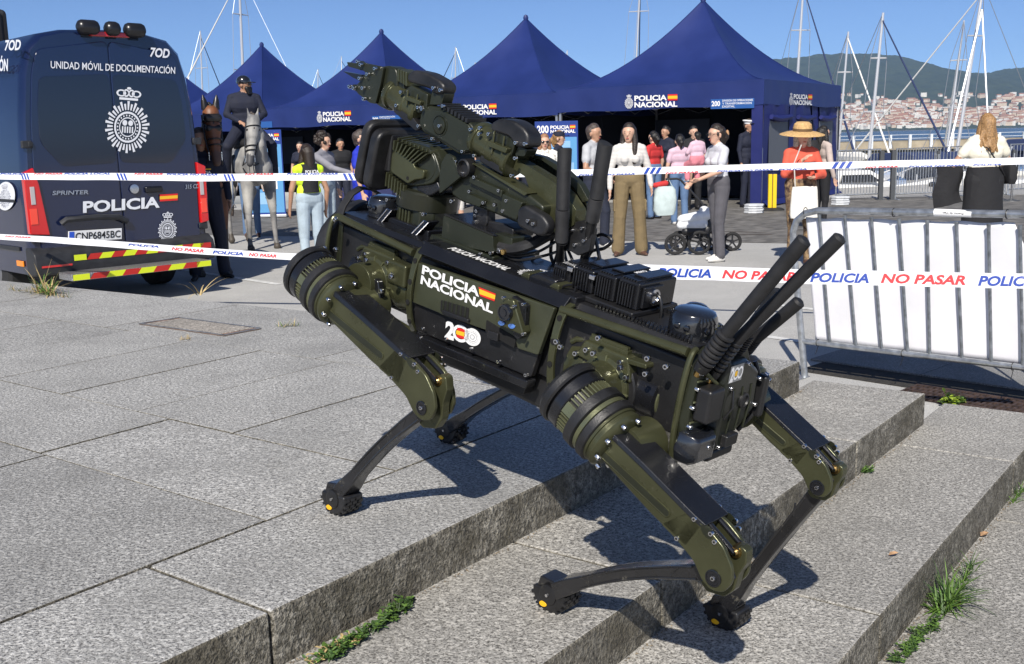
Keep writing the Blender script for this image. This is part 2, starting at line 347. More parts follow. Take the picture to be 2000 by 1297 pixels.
# drain grate: iron bars
IRON=mat('grate_iron',(.075,.05,.042),.75,.4,var=.4,vscale=30)
for gi in range(5):
    gr=MB(); a=e1-dn*.24+du*(-.10+gi*.75)
    base=[a,a+du*.74,a+du*.74+dn*.31,a+dn*.31]; gr.prism([V((p.x,p.y,gz(p.x)+.002)) for p in base],(0,0,.001),1)
    for t in np.linspace(0,.725,22):
        P=[a+du*t,a+du*(t+.015),a+du*(t+.015)+dn*.31,a+du*t+dn*.31]; gr.prism([V((p.x,p.y,gz(p.x)+.0035)) for p in P],(0,0,.014))
    for t in (0,.07,.145,.22,.29):
        P=[a+dn*t,a+du*.74+dn*t,a+du*.74+dn*(t+.018),a+dn*(t+.018)]; gr.prism([V((p.x,p.y,gz(p.x)+.0045)) for p in P],(0,0,.015))
    gr.build('drain_grate',[IRON,JOINT],label=['rusty drain grating nearest the step ends, left in the row','second rusty drain grating from the step ends','third rusty drain grating from the step ends','fourth rusty drain grating from the step ends','rusty drain grating farthest right in the row'][gi],cat='grate',group='drain grates by the steps',smooth=0)
# water
def watermat():
    m=bpy.data.materials.new('sea_water'); m.use_nodes=True; n=m.node_tree; b=n.nodes['Principled BSDF']; N=n.nodes.new; L=n.links.new
    b.inputs['Base Color'].default_value=(.016,.045,.075,1); b.inputs['Roughness'].default_value=.22; b.inputs['IOR'].default_value=1.33
    tc=N('ShaderNodeTexCoord'); mp=N('ShaderNodeMapping'); mp.inputs['Scale'].default_value=(.5,.16,1); L(tc.outputs['Object'],mp.inputs[0])
    t=N('ShaderNodeTexNoise'); t.inputs['Scale'].default_value=1.0; t.inputs['Detail'].default_value=8; L(mp.outputs[0],t.inputs['Vector'])
    bp=N('ShaderNodeBump'); bp.inputs['Strength'].default_value=.9; bp.inputs['Distance'].default_value=.6; L(t.outputs[0],bp.inputs['Height']); L(bp.outputs[0],b.inputs['Normal']); return m
ZW=-1.15
w=MB(); w.quad((-6000,QY+.1,ZW),(6000,QY+.1,ZW),(6000,4200,ZW),(-6000,4200,ZW)); w.build('water',watermat(),kind='structure',smooth=0)
# hill across the water
prof=[(-900,205),(900,205),(1250,190),(1400,160),(1450,138),(1490,126),(1530,121),(1570,117),(1600,113),(1650,111),(1690,111),(1730,113),(1760,115),(1800,127),(1850,143),(1900,147),(1940,145),(1975,138),(2010,136),(2100,126),(2400,120),(3200,150)]
def crest(px):
    for (a,b),(c,d) in zip(prof,prof[1:]):
        if px<=c: t=max(0,(px-a)/(c-a)); return b+(d-b)*t
    return prof[-1][1]
from mathutils import noise as mn
Y0,Y1=3800.,5600.
def hill_h(x,y):
    px=CX+x/5508*FPX; hor=272-(px-1000)*.0245
    R_=(hor-crest(px))/FPX*5600
    t=max(0,min(1,(y-Y0)/(Y1-Y0))); h=R_*(t**.78)
    h*=1+.0*t
    h+=mn.noise(V((x/420,y/420,0)))*40*t*(1-t)*2.2
    h+=(mn.noise(V((x/60,y/60,3)))*6+mn.noise(V((x/22,y/22,5)))*5.5)*min(1,t*3)
    if y>Y1: h-= (y-Y1)*.1
    return h
hm=MB(); X=np.arange(-1800,5200,12.0); Yv=list(np.linspace(Y0-30,Y1,46))+[5800,6200]
rows=[[V((x,y,hill_h(x,y) if y>Y0 else -3)) for x in X] for y in Yv]
hm.loft(rows,0,caps=False,closed=False)
hmat=mat('wooded_hill',(.036,.050,.026),.95,var=.5,vscale=.02,c2=(.014,.024,.016),detail=10,bump=1,bscale=.08)
hm.build('hills',hmat,kind='structure',smooth=60,recalc=False)
# town on the far shore
WALLW=mat('far_white_wall',(.72,.69,.63),.8); WALLC=mat('far_cream_wall',(.62,.50,.38),.8); ROOF=mat('far_tile_roof',(.33,.16,.105),.85); DWIN=mat('far_window',(.05,.06,.08),.3); WALLG=mat('far_grey_wall',(.45,.44,.42),.8)
def house_mesh(w,d,h,wm,roof=True):
    m=MB(); m.bb((-w/2,-d/2,-6),(w/2,d/2,h),0)
    if roof:
        z=h; o=.8; m.add([(-w/2-o,-d/2-o,z),(w/2+o,-d/2-o,z),(w/2+o,d/2+o,z),(-w/2-o,d/2+o,z),(-w/2-o,0,z+h*.35),(w/2+o,0,z+h*.35)],[(0,1,5,4),(2,3,4,5),(0,4,3),(1,2,5),(0,3,2,1)],1)
    nx=max(2,int(w/4)); nz=max(1,int(h/3.2))
    for i in range(nx):
        for j in range(nz):
            x=-w/2+w*(i+.5)/nx; z=1.2+j*3.2; m.quad((x-.6,-d/2-.06,z),(x+.6,-d/2-.06,z),(x+.6,-d/2-.06,z+1.4),(x-.6,-d/2-.06,z+1.4),2)
    return m.mesh('house',[wm,ROOF,DWIN],0)
HM=[house_mesh(12,10,7,WALLW),house_mesh(16,10,8,WALLC),house_mesh(10,9,6,WALLW),house_mesh(22,12,13,WALLW,False),house_mesh(14,11,9,WALLG),house_mesh(34,14,11,WALLC),house_mesh(18,12,10,WALLW)]
rh=random.Random(11)
def dens(px,py):
    # town outline in the photograph: thick near the shore, thinning up the slope
    top=205 if px<1700 else 200 if px<1800 else 213
    if py>top: return 1
    if 1805<px<1905 and py>183: return .30
    if px>1930 and py>188: return .35
    if py>188: return .10
    return .0
spots=[]; 
while len(spots)<1500:
    px=rh.uniform(1440,2150); t=rh.random()**1.5*.42; y=Y0+15+t*(Y1-Y0); x=(px-CX)/FPX*y*.984
    z=hill_h(x,y); hor=272-(px-1000)*.0245; py=hor-(z-1.5)/y*FPX
    if rh.random()<dens(px,py): spots.append((y,x,z,rh.randrange(7)))
spots.sort()
GRP='houses of the town across the water'
for i,(y,x,z,k) in enumerate(spots[:290]):
    link('house',HM[k],loc=(x,y,z),rotz=rh.uniform(-.6,.6),label=['small white tiled house in the town across the bay','cream tiled house in the town across the bay','smallest kind of white tiled house across the bay','white flat roofed block in the town across the bay','grey walled tiled house in the town across the bay','long cream tiled building in the town across the bay','broad white tiled house in the town across the bay'][k],cat='house',group=GRP)
tw=MB(); 
for (y,x,z,k) in spots[290:]:
    me=HM[k]; a=rh.uniform(-.7,.7); M=Matrix.Translation((x,y,z))@Matrix.Rotation(a,4,'Z')
    o=len(tw.v); tw.v+=[tuple(M@v.co) for v in me.vertices]; 
    for p in me.polygons:
        tw.f.append(tuple(i+o for i in p.vertices)); tw.m.append(p.material_index+ (0 if k in(0,2,3,6) else 3 if p.material_index==0 else 0))
tw.build('hillside_town',[WALLW,ROOF,DWIN,WALLC],smooth=0,recalc=False,kind='stuff',label='rest of the small white and orange roofed houses up the far hillside',cat='town')
# breakwater
CONC=mat('breakwater_concrete',(.33,.285,.21),.9,var=.3,vscale=.6,bump=.4,bscale=6); CONCD=mat('breakwater_low',(.165,.145,.105),.9,var=.45,vscale=.9,bump=.5,bscale=5)
POSTW=mat('pale_post',(.62,.66,.70),.6,var=.15)
bwl=empty('breakwater','long concrete breakwater wall with pale posts and rail across the marina','breakwater')
Yb=96.
def bx(px): return (px-CX)/FPX*Yb
m=MB(); m.bb((-70,Yb,ZW-1.5),(150,Yb+4,-.08)); m.build('lower_wall',CONCD,bwl,smooth=0)
m=MB(); m.bb((-70,Yb+.4,-.08),(150,Yb+3.4,.62)); m.build('upper_wall',CONC,bwl,smooth=0)
m=MB(); m.bb((-70,Yb-.25,-.2),(150,Yb,-.07)); m.build('ledge',CONC,bwl,smooth=0)
for px in (1667,1702,1738,1776,1817,1858,1903,1948,1996,2040,2085,2130,1630,1590,1550):
    x=bx(px); m=MB(); m.bb((x-.11,Yb+.05,-.08),(x+.11,Yb+.3,1.15)); m.build('post',POSTW,bwl,smooth=0)
m=MB()
for z in(.8,1.12): m.cyl((bx(1400),Yb+.17,z),(bx(2200),Yb+.17,z),.022,n=6)
m.build('rail',POSTW,bwl)
# ================================================================ BOATS
HULLW=mat('hull_white',(.74,.74,.72),.25,coat=.5,var=.05); HULLB=mat('hull_navy',(.02,.03,.09),.3,coat=.5); HULLC=mat('hull_cream',(.62,.54,.36),.4,var=.1)
ALU=mat('mast_white',(.52,.53,.55),.35,.3); SAILB=mat('sail_cover_blue',(.02,.035,.10),.8); SAILW=mat('sail_white',(.75,.74,.70),.8,bump=.3,bscale=12); WIN=mat('dark_glass',(.015,.018,.025),.08,coat=1); WIRE=mat('rigging_wire',(.30,.31,.33),.4,.6)
def sailboat(base_px,top_px,top_py,Z,Lb=9,label='',stay=None,hull=HULLW,head=.3,hullz=None,boomcol=None,spread=(.45,.75),mr=None,furl=SAILB):
    """mast foot at base_px (depth Z) rising to the point seen at top_px,top_py"""
    yb=Z*.984; d=ray(top_px,top_py); top=CAM+d*(Z/1.0); x0=(base_px-CX)/FPX*Z
    deck=(hullz if hullz is not None else -.25); foot=V((x0,top.y,deck)); 
    e=empty('sailboat',label,'sailboat',loc=(x0,top.y,ZW),rotz=0,group='sailing boats in the marina')
    O=V((x0,top.y,ZW)); u=V((math.cos(head),math.sin(head),0)); s_=V((-u.y,u.x,0)); dh=deck-ZW
    m=MB(); rings=[]
    for t in np.linspace(0,1,11):
        wd=Lb*.15*(math.sin(math.pi*min(1,(.18+.82*t)))**.6 if t<.98 else .03)*(1 if t<.55 else max(.03,math.cos((t-.55)/.45*math.pi/2))**.7)
        sheer=.25*(2*t-1)**2+ (.25*t); c=u*((t-.42)*Lb)
        rings.append([c+s_*wd*k+V((0,0,zz)) for k,zz in((1,dh+sheer),(.93,dh*.5),(.55,-.1),(0,-.35),(-.55,-.1),(-.93,dh*.5),(-1,dh+sheer))])
    m.loft(rings,0); m.build('hull',hull,e,smooth=50)
    c=MB(); cr=[]
    for t,wd,h in((-.28,.9,.28),(-.24,.95,.45),(.1,.85,.48),(.22,.5,.22)): cr.append([u*(t*Lb)+s_*(wd*Lb*.085*k)+V((0,0,dh+z_)) for k,z_ in((1,0),(.85,h),(-.85,h),(-1,0))])
    c.loft(cr); c.build('cabin',HULLW if hull is not HULLW else HULLC if Z<30 and Lb<8 else HULLW,e,bevel=.04)
    for k in(1,-1):
        wq=MB()
        for t in(-.18,-.08,.02): a=u*(t*Lb)+s_*(.082*Lb*k)+V((0,0,dh+.26)); wq.box(a,(.35,.05,.13),Matrix.Rotation(head,3,'Z'))
        wq.build('cabin_window',WIN,e)
    Mt=top-O; Mf=V((0,0,dh)); r=(mr*.52 if mr else .042)*(1 if Z<60 else 1.3)
    MB().tube([Mf,Mf.lerp(Mt,.5),Mt],[r,r*.95,r*.7],8).build('mast',ALU,e)
    h=Mt.z-dh; w=MB()
    for k in(1,-1):
        prev=s_*(Lb*.14*k)+V((0,0,dh))
        for f in spread:
            tip=Mf.lerp(Mt,f)+s_*(.07*h*k)*(1.1-f*.5)
            MB().tube([Mf.lerp(Mt,f),tip],[.03,.02],6).build('spreader',ALU,e)
            w.tube([prev,tip],.012,4); prev=tip
        w.tube([prev,Mt],.012,4)
    w.tube([u*(-.42*Lb)+V((0,0,dh)),Mt],.010,4)
    w.build('rigging',WIRE,e,kind='stuff')
    bow=u*(.56*Lb)+V((0,0,dh+.3)); ft=Mf.lerp(Mt,.96); fr_=.026 if Z<38 else .036
    MB().tube([bow,bow.lerp(ft,.08),bow.lerp(ft,.5),ft],[.02,fr_*1.3,fr_,.02],7).build('furled_sail',furl,e)
    bz=Mf+V((0,0,1.0)); be=bz+u*(-.4*Lb)
    MB().tube([bz,bz.lerp(be,.1),bz.lerp(be,.9),be],[.06,.15,.11,.05],8).build('boom_sail',boomcol or SAILB,e)
    rl=MB()
    for t in(.42,.3,.1,-.1,-.3):
        for k in(1,-1): a=u*(t*Lb)+s_*(Lb*.13*k*(1 if t<.2 else .5))+V((0,0,dh)); rl.tube([a,a+V((0,0,.6))],.015,4)
    rl.build('guard_rail',ALU,e,kind='stuff')
    return e
sailboat(394,391,60,62,9,'sailboat with the slim mast between the police van and the rider, leftmost mast',head=1.2)
sailboat(472,466,-60,44,13,'sailboat with the tall thick mast and spreaders right behind the rider',head=2.6,mr=.13,furl=SAILW,spread=(.35,.55,.8))
sailboat(622,621,135,88,9,'small distant sailboat whose mast shows above the gap right of the second tent peak',head=1)
sailboat(668,667,110,84,9,'distant sailboat whose mast stands just left of the gripper of the robot arm',head=.2)
sailboat(893,890,92,66,9,'sailboat with thin mast rising between the third and fourth tent peaks',head=2.4)
sailboat(929,928,122,80,9,'far sailboat whose short mast shows just left of the big middle tent peak',head=1.9)
sailboat(1109,1108,98,84,8,'far sailboat whose mast top shows right of the middle tent peak',head=.7)
sailboat(1247,1252,-60,50,12,'tall masted sailboat behind the gap between the two nearest tents',head=1.4,mr=.10,spread=(.3,.5,.8))
sailboat(1462,1464,88,90,8,'far sailboat whose mast top peeks over the right slope of the nearest tent',head=.5)
sailboat(1571,1570,-40,42,12,'sailboat with the tall mast rising behind the nearest tent roof, dark furled jib',head=-1.47,mr=.12,spread=(.42,.75))
sailboat(1655,1657,62,34,8,'sailboat with slim mast just right of the nearest tent',head=-1.45,furl=SAILW,hullz=-.35)
sailboat(1718,1725,25,31,9,'sailboat with tall white mast and dark furled jib behind the waterfront railing',head=-1.40,mr=.10,hullz=-.2,boomcol=SAILW)
sailboat(1872,1883,40,40,9,'sailboat with white mast topped by instruments, left of the woman in black skirt',head=1.2,furl=SAILW,mr=.09)
sailboat(1895,1921,-30,34,11,'sailboat with the thickest leaning mast behind the head of the woman in black skirt',head=1.9,furl=SAILW,mr=.12,boomcol=SAILB)
# leaning pole across the masts
e=empty('crane_pole','long white pole leaning left across the masts near the woman in black skirt','pole',loc=(0,0,0))
a=atZ(1835,318,33); b=atZ(1918,20,33.5); MB().tube([a-V((0,0,1)),b],[.05,.035],8).build('pole_shaft',ALU,e)
MB().tube([b+V((0,0,.0)),atZ(1930,245,33.2)],[.03,.03],6).build('stay_line',ALU,e)
# motor boats and dinghies beyond the railing
def motorboat(x,y,L,h,head,label,hull=HULLW,canopy=None,cat='boat',deckz=.1,outb=True):
    e=empty('motorboat',label,cat,loc=(x,y,ZW),rotz=head,group='motorboats moored at the quay')
    dh=deckz-ZW; m=MB(); rings=[]
    for t in np.linspace(0,1,10):
        wd=L*.17*(1 if t<.5 else max(.02,1-((t-.5)/.5)**2.2)); sh=.35*t*t
        rings.append([V(((t-.45)*L,wd*k,zz)) for k,zz in((1,dh+sh),(1.04,dh*.72+sh),(.8,dh*.25),(0,-.2),(-.8,dh*.25),(-1.04,dh*.72+sh),(-1,dh+sh))])
    m.loft(rings); m.build('hull',hull,e,smooth=45)
    m=MB(); m.loft([[V((x_*L,w_*L*k,dh+z_)) for k,z_ in((1,.02),(.8,hh),(-.8,hh),(-1,.02))] for x_,w_,hh in((-.12,.13,h*.6),(-.08,.13,h),(.1,.12,h),(.24,.08,h*.25),(.3,.04,.06))]); m.build('cabin',HULLW,e,bevel=.03)
    for k in(1,-1):
        m=MB(); m.prism([V((x_*L,.118*L*k,dh+z_)) for x_,z_ in((-.06,h*.45),(-.05,h*.8),(.09,h*.8),(.14,h*.45))],(0,.012*k*L,0)); m.build('side_window',WIN,e)
    m=MB(); m.tube([V((.1*L,.1*L,dh+h*.2)),V((.4*L,.06*L,dh+.75)),V((.5*L,0,dh+.85)),V((.4*L,-.06*L,dh+.75)),V((.1*L,-.1*L,dh+h*.2))],.02,6); m.build('bow_rail',ALU,e)
    if outb:
        m=MB(); m.box((-.5*L,0,dh+.15),(.35,.3,.5)); m.box((-.52*L,0,dh-.5),(.18,.1,.9)); m.build('outboard_motor',mat('outboard_black',(.02,.02,.022),.3),e,bevel=.05,seg=3)
    if canopy: m=MB(); m.loft([[V((x_*L,.16*L*k,dh+z_)) for k,z_ in((1,h*.7),(.7,h*1.15),(-.7,h*1.15),(-1,h*.7))] for x_ in(-.35,-.05)]); m.build('canopy',canopy,e,bevel=.03)
    return e
motorboat(9.0,28.6,5.6,.55,.1,'white motorboat nearest the tent behind the railing',deckz=.0)
motorboat(10.3,27.2,4.6,.35,.35,'cream hulled open boat behind the left end of the railing',hull=HULLC,deckz=-.35)
motorboat(12.3,30.0,6.0,.7,.5,'white boat with dark canopy behind the middle of the railing',canopy=SAILB,deckz=.15)
motorboat(13.2,27.6,4.6,.4,.25,'white speedboat with raised bow in the middle of the railing',deckz=-.15)
motorboat(15.6,29.5,6.2,.6,-.2,'white boat with navy hull just right of the woman in black skirt',hull=HULLB,deckz=.0)
motorboat(17.6,33,7,.8,.6,'large white cruiser at the right edge of the marina view',deckz=.3,canopy=SAILB)
motorboat(7.6,33,7,.8,2.6,'white cruiser half hidden by the corner of the nearest tent',deckz=.2)
pt=MB(); pt.bb((4,32.2,-.75),(24,33.4,-.55)); pt.build('floating_pontoon',mat('pontoon_grey',(.45,.45,.43),.8,var=.2),label='grey floating pontoon between the moored boats',cat='pontoon')
# waterfront railing panels
GALV=mat('galvanised_steel',(.40,.42,.44),.36,.75,var=.22,vscale=25)
DGREY=mat('dark_grey_paint',(.08,.085,.09),.5,.3)
def railing(pa,pb,label,n=14,thickL=False):
    A=ong(*pa); B=ong(*pb); e=empty('quay_barrier',label,'railing',group='railing panels along the quay'); d=(B-A); h=V((0,0,1.08))
    q=V((0,0,.12)); MB().tube([A+q,A+h,B+h,B+q,A+q],.021,8).build('panel_frame',GALV,e)
    m=MB()
    for i in range(1,n): p=A+d*(i/n); m.tube([p+q,p+h],.0085,6)
    m.build('bars',GALV,e,kind='stuff')
    for p in(A,B):
        m=MB(); m.tube([p,p+V((0,0,.2))],.02,8); m.bb(p-V((.03,.25,0)),p+V((.03,.25,.02))); m.build('foot',GALV,e)
    return e
railing((1632,393),(1716,389),'railing panel next to the tent on the quay')
railing((1748,390),(1822,387),'railing panel in the middle, left of the woman in black skirt')
railing((1826,387),(1885,384),'short stretch of railing reaching behind the woman in black skirt',9)
railing((1968,381),(2060,376),'railing panel at the right edge of the photograph')
railing((1886,384),(1962,381),'railing panel behind the woman in black skirt')
for px,b,l in((1719,391,'left of the two dark square posts in the quay railing'),(1742,391,'right of the two dark square posts in the quay railing')):
    P=ong(px,b); m=MB(); m.bb(P-V((.045,.045,0)),P+V((.045,.045,1.05))); m.bb(P-V((.09,.09,0)),P+V((.09,.09,.02))); o=m.build('railing_post',DGREY,bevel=.006,label=l,cat='post')
CHROME=mat('chrome',(.62,.62,.62),.15,1)
for px,b,l in((1829,389,'slim chrome queue post left of the woman in black skirt'),(1956,381,'left chrome queue post right of the woman in black skirt'),(1975,393,'nearest chrome queue post with round base at right')):
    P=ong(px,b); e=empty('queue_post',l,'post'); m=MB(); m.cyl(P+V((0,0,.02)),P+V((0,0,.95)),.026,n=12); m.build('tube',CHROME,e); m=MB(); m.lathe(P+V((0,0,.002)),(0,0,1),[(0,.17),(.012,.165),(.035,.06),(.05,.03)],20); m.build('base',DGREY,e); m=MB(); m.cyl(P+V((0,0,.95)),P+V((0,0,1.02)),.034,n=12); m.build('belt_head',DGREY,e)
# ================================================================ TENTS
def fabric(name,c,rough=.7,sheen=.0,bump=.8,bs=2.2):
    m=mat(name,c,rough,var=.10,vscale=1.2,bump=bump,bscale=bs); return m
BLUE=fabric('tent_blue',(.011,.024,.125),.5); BLUEW=fabric('tent_wall_blue',(.008,.014,.11),.6,bump=.9,bs=4); INSHADE=mat('tent_inside_shade',(.004,.006,.016),.9)  # inner walls and tables: tent interior shade put into the near black colour
WHT=mat('print_white',(.78,.78,.77),.5); RED=mat('print_red',(.62,.02,.015),.5); YEL=mat('print_yellow',(.80,.46,.02),.5); STB=mat('sticker_blue',(.02,.09,.30),.5); BLK=mat('print_black',(.012,.012,.014),.5)
POLE=mat('tent_pole',(.42,.43,.45),.35,.7)
TD=V((-.821,.571,0)); TN=V((.571,.821,0)); TS=4.93; C1=V((4.60,25.2,0))
ridge_mat=BLUE
def logo_police(d,x,y,w,h,sh=0,badge_=True,flag=(1,2),wm=0):
    """badge, POLICIA over NACIONAL and the flag, inside a w x h box"""
    x0=x
    if badge_: badge(d,x,y-.12*h,w*.17,h*1.2,wm); x0=x+w*.19
    W=x+w-x0
    d.text('NACIONAL',x0,y,W,h*.42,wm,.035,sh); d.text('POLICIA',x0,y+h*.55,W*.76,h*.42,wm,.035,sh)
    fx=x0+W*.78; fw_=W*.22; fy=y+h*.52; fh=h*.50
    d.rect(fx,fy,fx+fw_,fy+fh*.26,1); d.rect(fx,fy+fh*.26,fx+fw_,fy+fh*.74,2); d.rect(fx,fy+fh*.74,fx+fw_,fy+fh,1)
def tent(i,label,peak_px,peak_py):
    c=C1+TD*(TS*i); c=V((c.x,c.y,gz(c.x)+.03)); h=TS/2; 
    d=ray(peak_px,peak_py); pz=H+d.z*(c.y/d.y)-c.z
    e=empty('marquee_tent',label,'tent',group='blue peaked marquees in a row',matrix=Matrix(((-TD.x,TN.x,0,c.x),(-TD.y,TN.y,0,c.y),(0,0,1,c.z),(0,0,0,1))))
    ze=2.56; n=14; m=MB(); rings=[]
    K=40
    for t in np.linspace(.015,1,n+1):
        z=ze+(pz-ze)*((1-t)**1.75*.92+(1-t)*.08); ring=[]
        for k in range(K):
            side=k//(K//4); f=(k%(K//4))/(K//4)
            cs=[(-1,-1),(1,-1),(1,1),(-1,1)]; a=cs[side]; b=cs[(side+1)%4]
            x=(a[0]+(b[0]-a[0])*f)*h*t; y=(a[1]+(b[1]-a[1])*f)*h*t
            sag=math.sin(math.pi*f); 
            z2=z-sag*.10*math.sin(math.pi*min(1,t))*(pz-ze)*.35 ; ring.append(V((x*(1-.05*sag*(1-t)),y*(1-.05*sag*(1-t)),z2)))
        rings.append(ring)
    m.loft(rings,0,caps=False); m.build('canopy',BLUE,e,smooth=28,recalc=False)
    for q in range(4): m=MB(); m.tube([rings[j][q*(K//4)]+V((0,0,.004)) for j in range(len(rings))],.011,5); m.build('ridge_seam',BLUE,e)
    m=MB(); m.sph((0,0,pz),(.07,.07,.09),8); m.build('peak_cap',BLUE,e)
    # valance, one per side
    for s_ in range(4):
        a=V([(-1,-1),(1,-1),(1,1),(-1,1)][s_]+(0,)); b=V([(-1,-1),(1,-1),(1,1),(-1,1)][(s_+1)%4]+(0,)); a*=h+.012; b*=h+.012
        m=MB(); K2=24; out=(a+b).normalized(); rr=[]
        for k in range(K2+1):
            p=a.lerp(b,k/K2); w=.012*math.sin(k*1.9+i)+.008*math.sin(k*4.1); rr.append([V((p.x,p.y,ze+.01)),V((p.x,p.y,ze-.25))+out*w*.5,V((p.x,p.y,ze-.50))+out*w+V((0,0,.015*math.sin(k*.55+s_)))])
        m.loft(rr,0,False,False); m.build('valance',BLUE,e,smooth=60,recalc=False)
    for x in(-1,1):
        for y in(-1,1):
            m=MB(); m.bb((x*(h-.05)-.028,y*(h-.05)-.028,0),(x*(h-.05)+.028,y*(h-.05)+.028,ze-.05)); m.bb((x*(h-.05)-.07,y*(h-.05)-.07,0),(x*(h-.05)+.07,y*(h-.05)+.07,.012)); m.build('pole',POLE,e,bevel=.004)
    m=MB()
    for y in(-h+.06,h-.06):
        for k in range(4):
            x0=-h+.1+k*(2*h-.2)/4; x1=x0+(2*h-.2)/4; m.tube([(x0,y,2.05),(x1,y,2.42)],.013,5); m.tube([(x0,y,2.42),(x1,y,2.05)],.013,5)
    for x in(-h+.06,h-.06):
        for k in range(4):
            x0=-h+.1+k*(2*h-.2)/4; x1=x0+(2*h-.2)/4; m.tube([(x,x0,2.05),(x,x1,2.42)],.013,5); m.tube([(x,x0,2.42),(x,x1,2.05)],.013,5)
    m.build('roof_truss',POLE,e,kind='stuff')
    m=MB(); m.bb((-h,h-.02,.02),(h,h,ze-.1)); m.build('back_wall',INSHADE,e,smooth=0)
    return e,c,pz
T=[]
for i,(l,px,py) in enumerate([('nearest blue marquee, rightmost, with a walled right side and mesh windows',1375,0),('second blue marquee from the right, behind the robot arm tip and antennas',1038,35),('third blue marquee from the right, behind the robot gripper',765,62),('fourth blue marquee from the right, just right of the mounted officer',540,87),('leftmost blue marquee, mostly hidden behind the police van',318,108)]): T.append(tent(i,l,px,py))
h=TS/2
def tframe(i,side=False):
    e,c,pz=T[i]; return Frame(c,-TD,TN,(0,0,1))
def tdecal(i,build,BL,BR,TLy,name,plane=('f',),mats=(WHT,RED,YEL,STB)):
    e,c,pz=T[i]; F=tframe(i); ax,val=(1,-h-.03) if plane[0]=='f' else (0,h+.03)
    bl=F.on(*BL,ax,val); br=F.on(*BR,ax,val); tl=V((bl.x,bl.y,F.on(BL[0],TLy,ax,val).z)); br=V((br.x,br.y,br.z))
    d=Decal(); build(d); d.build(name,list(mats),pgram(bl,br,tl),e)
tdecal(0,lambda d:logo_police(d,0,0,1,1),(1220,210),(1323,208),187,'police_lettering')
def sticker(txts):
    def f(d):
        d.rect(0,0,1,1,3)
        d.v=[(a,b) for a,b in d.v]
    return f
def st_text(l):
    def f(d):
        d.text('200',.02,.3,.2,.5,0,.03)
        for k,t in enumerate(l): d.text(t,.27,.72-.3*k,min(.7,.042*len(t)),.2,0,.01)
    return f
tdecal(0,sticker(0),(1388,213),(1473,211),194,'unit_sticker')
def lift(f):  # text a hair in front of the sticker
    return f
def tdecal2(i,build,BL,BR,TLy,name):
    e,c,pz=T[i]; F=tframe(i); bl=F.on(*BL,1,-h-.034); br=F.on(*BR,1,-h-.034); tl=V((bl.x,bl.y,F.on(BL[0],TLy,1,-h-.034).z))
    d=Decal(); build(d); d.build(name,[WHT,RED,YEL,STB],pgram(bl,br,tl),e)
tdecal2(0,st_text(['DIVISIÓN DE OPERACIONES','Y TRANSFORMACIÓN','DIGITAL']),(1388,213),(1473,211),194,'unit_lettering')
tdecal(0,lambda d:logo_police(d,0,0,1,1),(1541,204),(1586,205),183,'side_lettering',('s',))
tdecal(1,lambda d:logo_police(d,0,0,1,1),(890,225),(970,223),205,'police_lettering')
tdecal(2,lambda d:logo_police(d,0,0,1,1),(619,238),(686,236),219,'police_lettering')
tdecal(2,sticker(0),(727,241),(782,239),227,'unit_sticker'); tdecal2(2,st_text(['PARTICIPACIÓN','CIUDADANA']),(727,241),(782,239),227,'unit_lettering')
tdecal(3,sticker(0),(500,250),(532,249),238,'unit_sticker')
# right hand wall of the nearest tent, with three mesh windows
e0,c0,pz0=T[0]
def wall(e,x,y0,y1,wins,name='side_wall'):
    m=MB(); ys=sorted(set([y0,y1]+[w for p in wins for w in p])); zt=2.08
    def panel(a,b,z0,z1):
        K=max(2,int((b-a)/.12)); J=max(2,int((z1-z0)/.2)); rr=[]
        for k in range(K+1):
            y=a+(b-a)*k/K; rr.append([V((x+.02*math.sin(y*5.3+1.3*z0)+.018*math.sin(y*11+z*2.1)+.03*math.sin(z*1.4+y),y,z)) for z in np.linspace(z0,z1,J+1)])
        m.loft(rr,0,False,False)
    prev=y0
    for a,b in wins: panel(prev,a,.03,zt); panel(a,b,.03,.75); panel(a,b,1.72,zt); prev=b
    panel(prev,y1,.03,zt); m.build(name,BLUEW,e,smooth=60,recalc=False)
MESHW=mat('window_mesh',(.10,.11,.13),.6)
wins=[(-h+.35,-h+1.45),(-h+1.95,-h+2.95),(-h+3.45,-h+4.4)]
wall(e0,h-.01,-h+.02,h-.02,wins)
for a,b in wins:
    m=MB(); m.quad((h+.0,a-.02,.73),(h,b+.02,.73),(h,b+.02,1.74),(h,a-.02,1.74)); m.build('mesh_window',MESHW,e0,smooth=0)
    m=MB(); m.tube([(h+.05,a-.03,1.82),(h+.07,(a+b)/2-.2,1.78),(h+.06,(a+b)/2+.2,1.80),(h+.05,b+.03,1.83)],[.05,.07,.06,.05],8); m.build('rolled_flap',BLUEW,e0)
m=MB(); rr=[[V((h+.006+.12*k,-h-.0+yy,0.02)),V((h+.006,-h+yy,.12))] for k,yy in((1,0),(1,TS))]; m.loft(rr,0,False,False); m.build('wall_skirt',BLUEW,e0,smooth=0,recalc=False)
m=MB(); m.bb((h-.25,-h+.0,.03),(h-.01,-h+.02,2.08)); m.build('front_wall_return',BLUEW,e0,smooth=0)
# tables with cloths inside
def table(i,x0,x1,y,label,clothm=BLUEW,hh=.76):
    F=tframe(i); e=empty('covered_table',label,'table',matrix=F.mat())
    m=MB(); m.bb((x0,y,.02),(x1,y+.7,hh)); m.build('tablecloth',clothm,e,bevel=.02)
    return e
table(2,-1.6,1.6,-1.7,'dark blue cloth covered table at the front of the third tent',mat('cloth_navy',(.02,.025,.09),.8,bump=.5,bscale=5)); table(0,-1.2,1.4,.4,'covered table in the dark inside of the nearest tent',INSHADE); table(1,-1.9,.4,-.2,'covered table in the dark inside of the second tent',INSHADE)
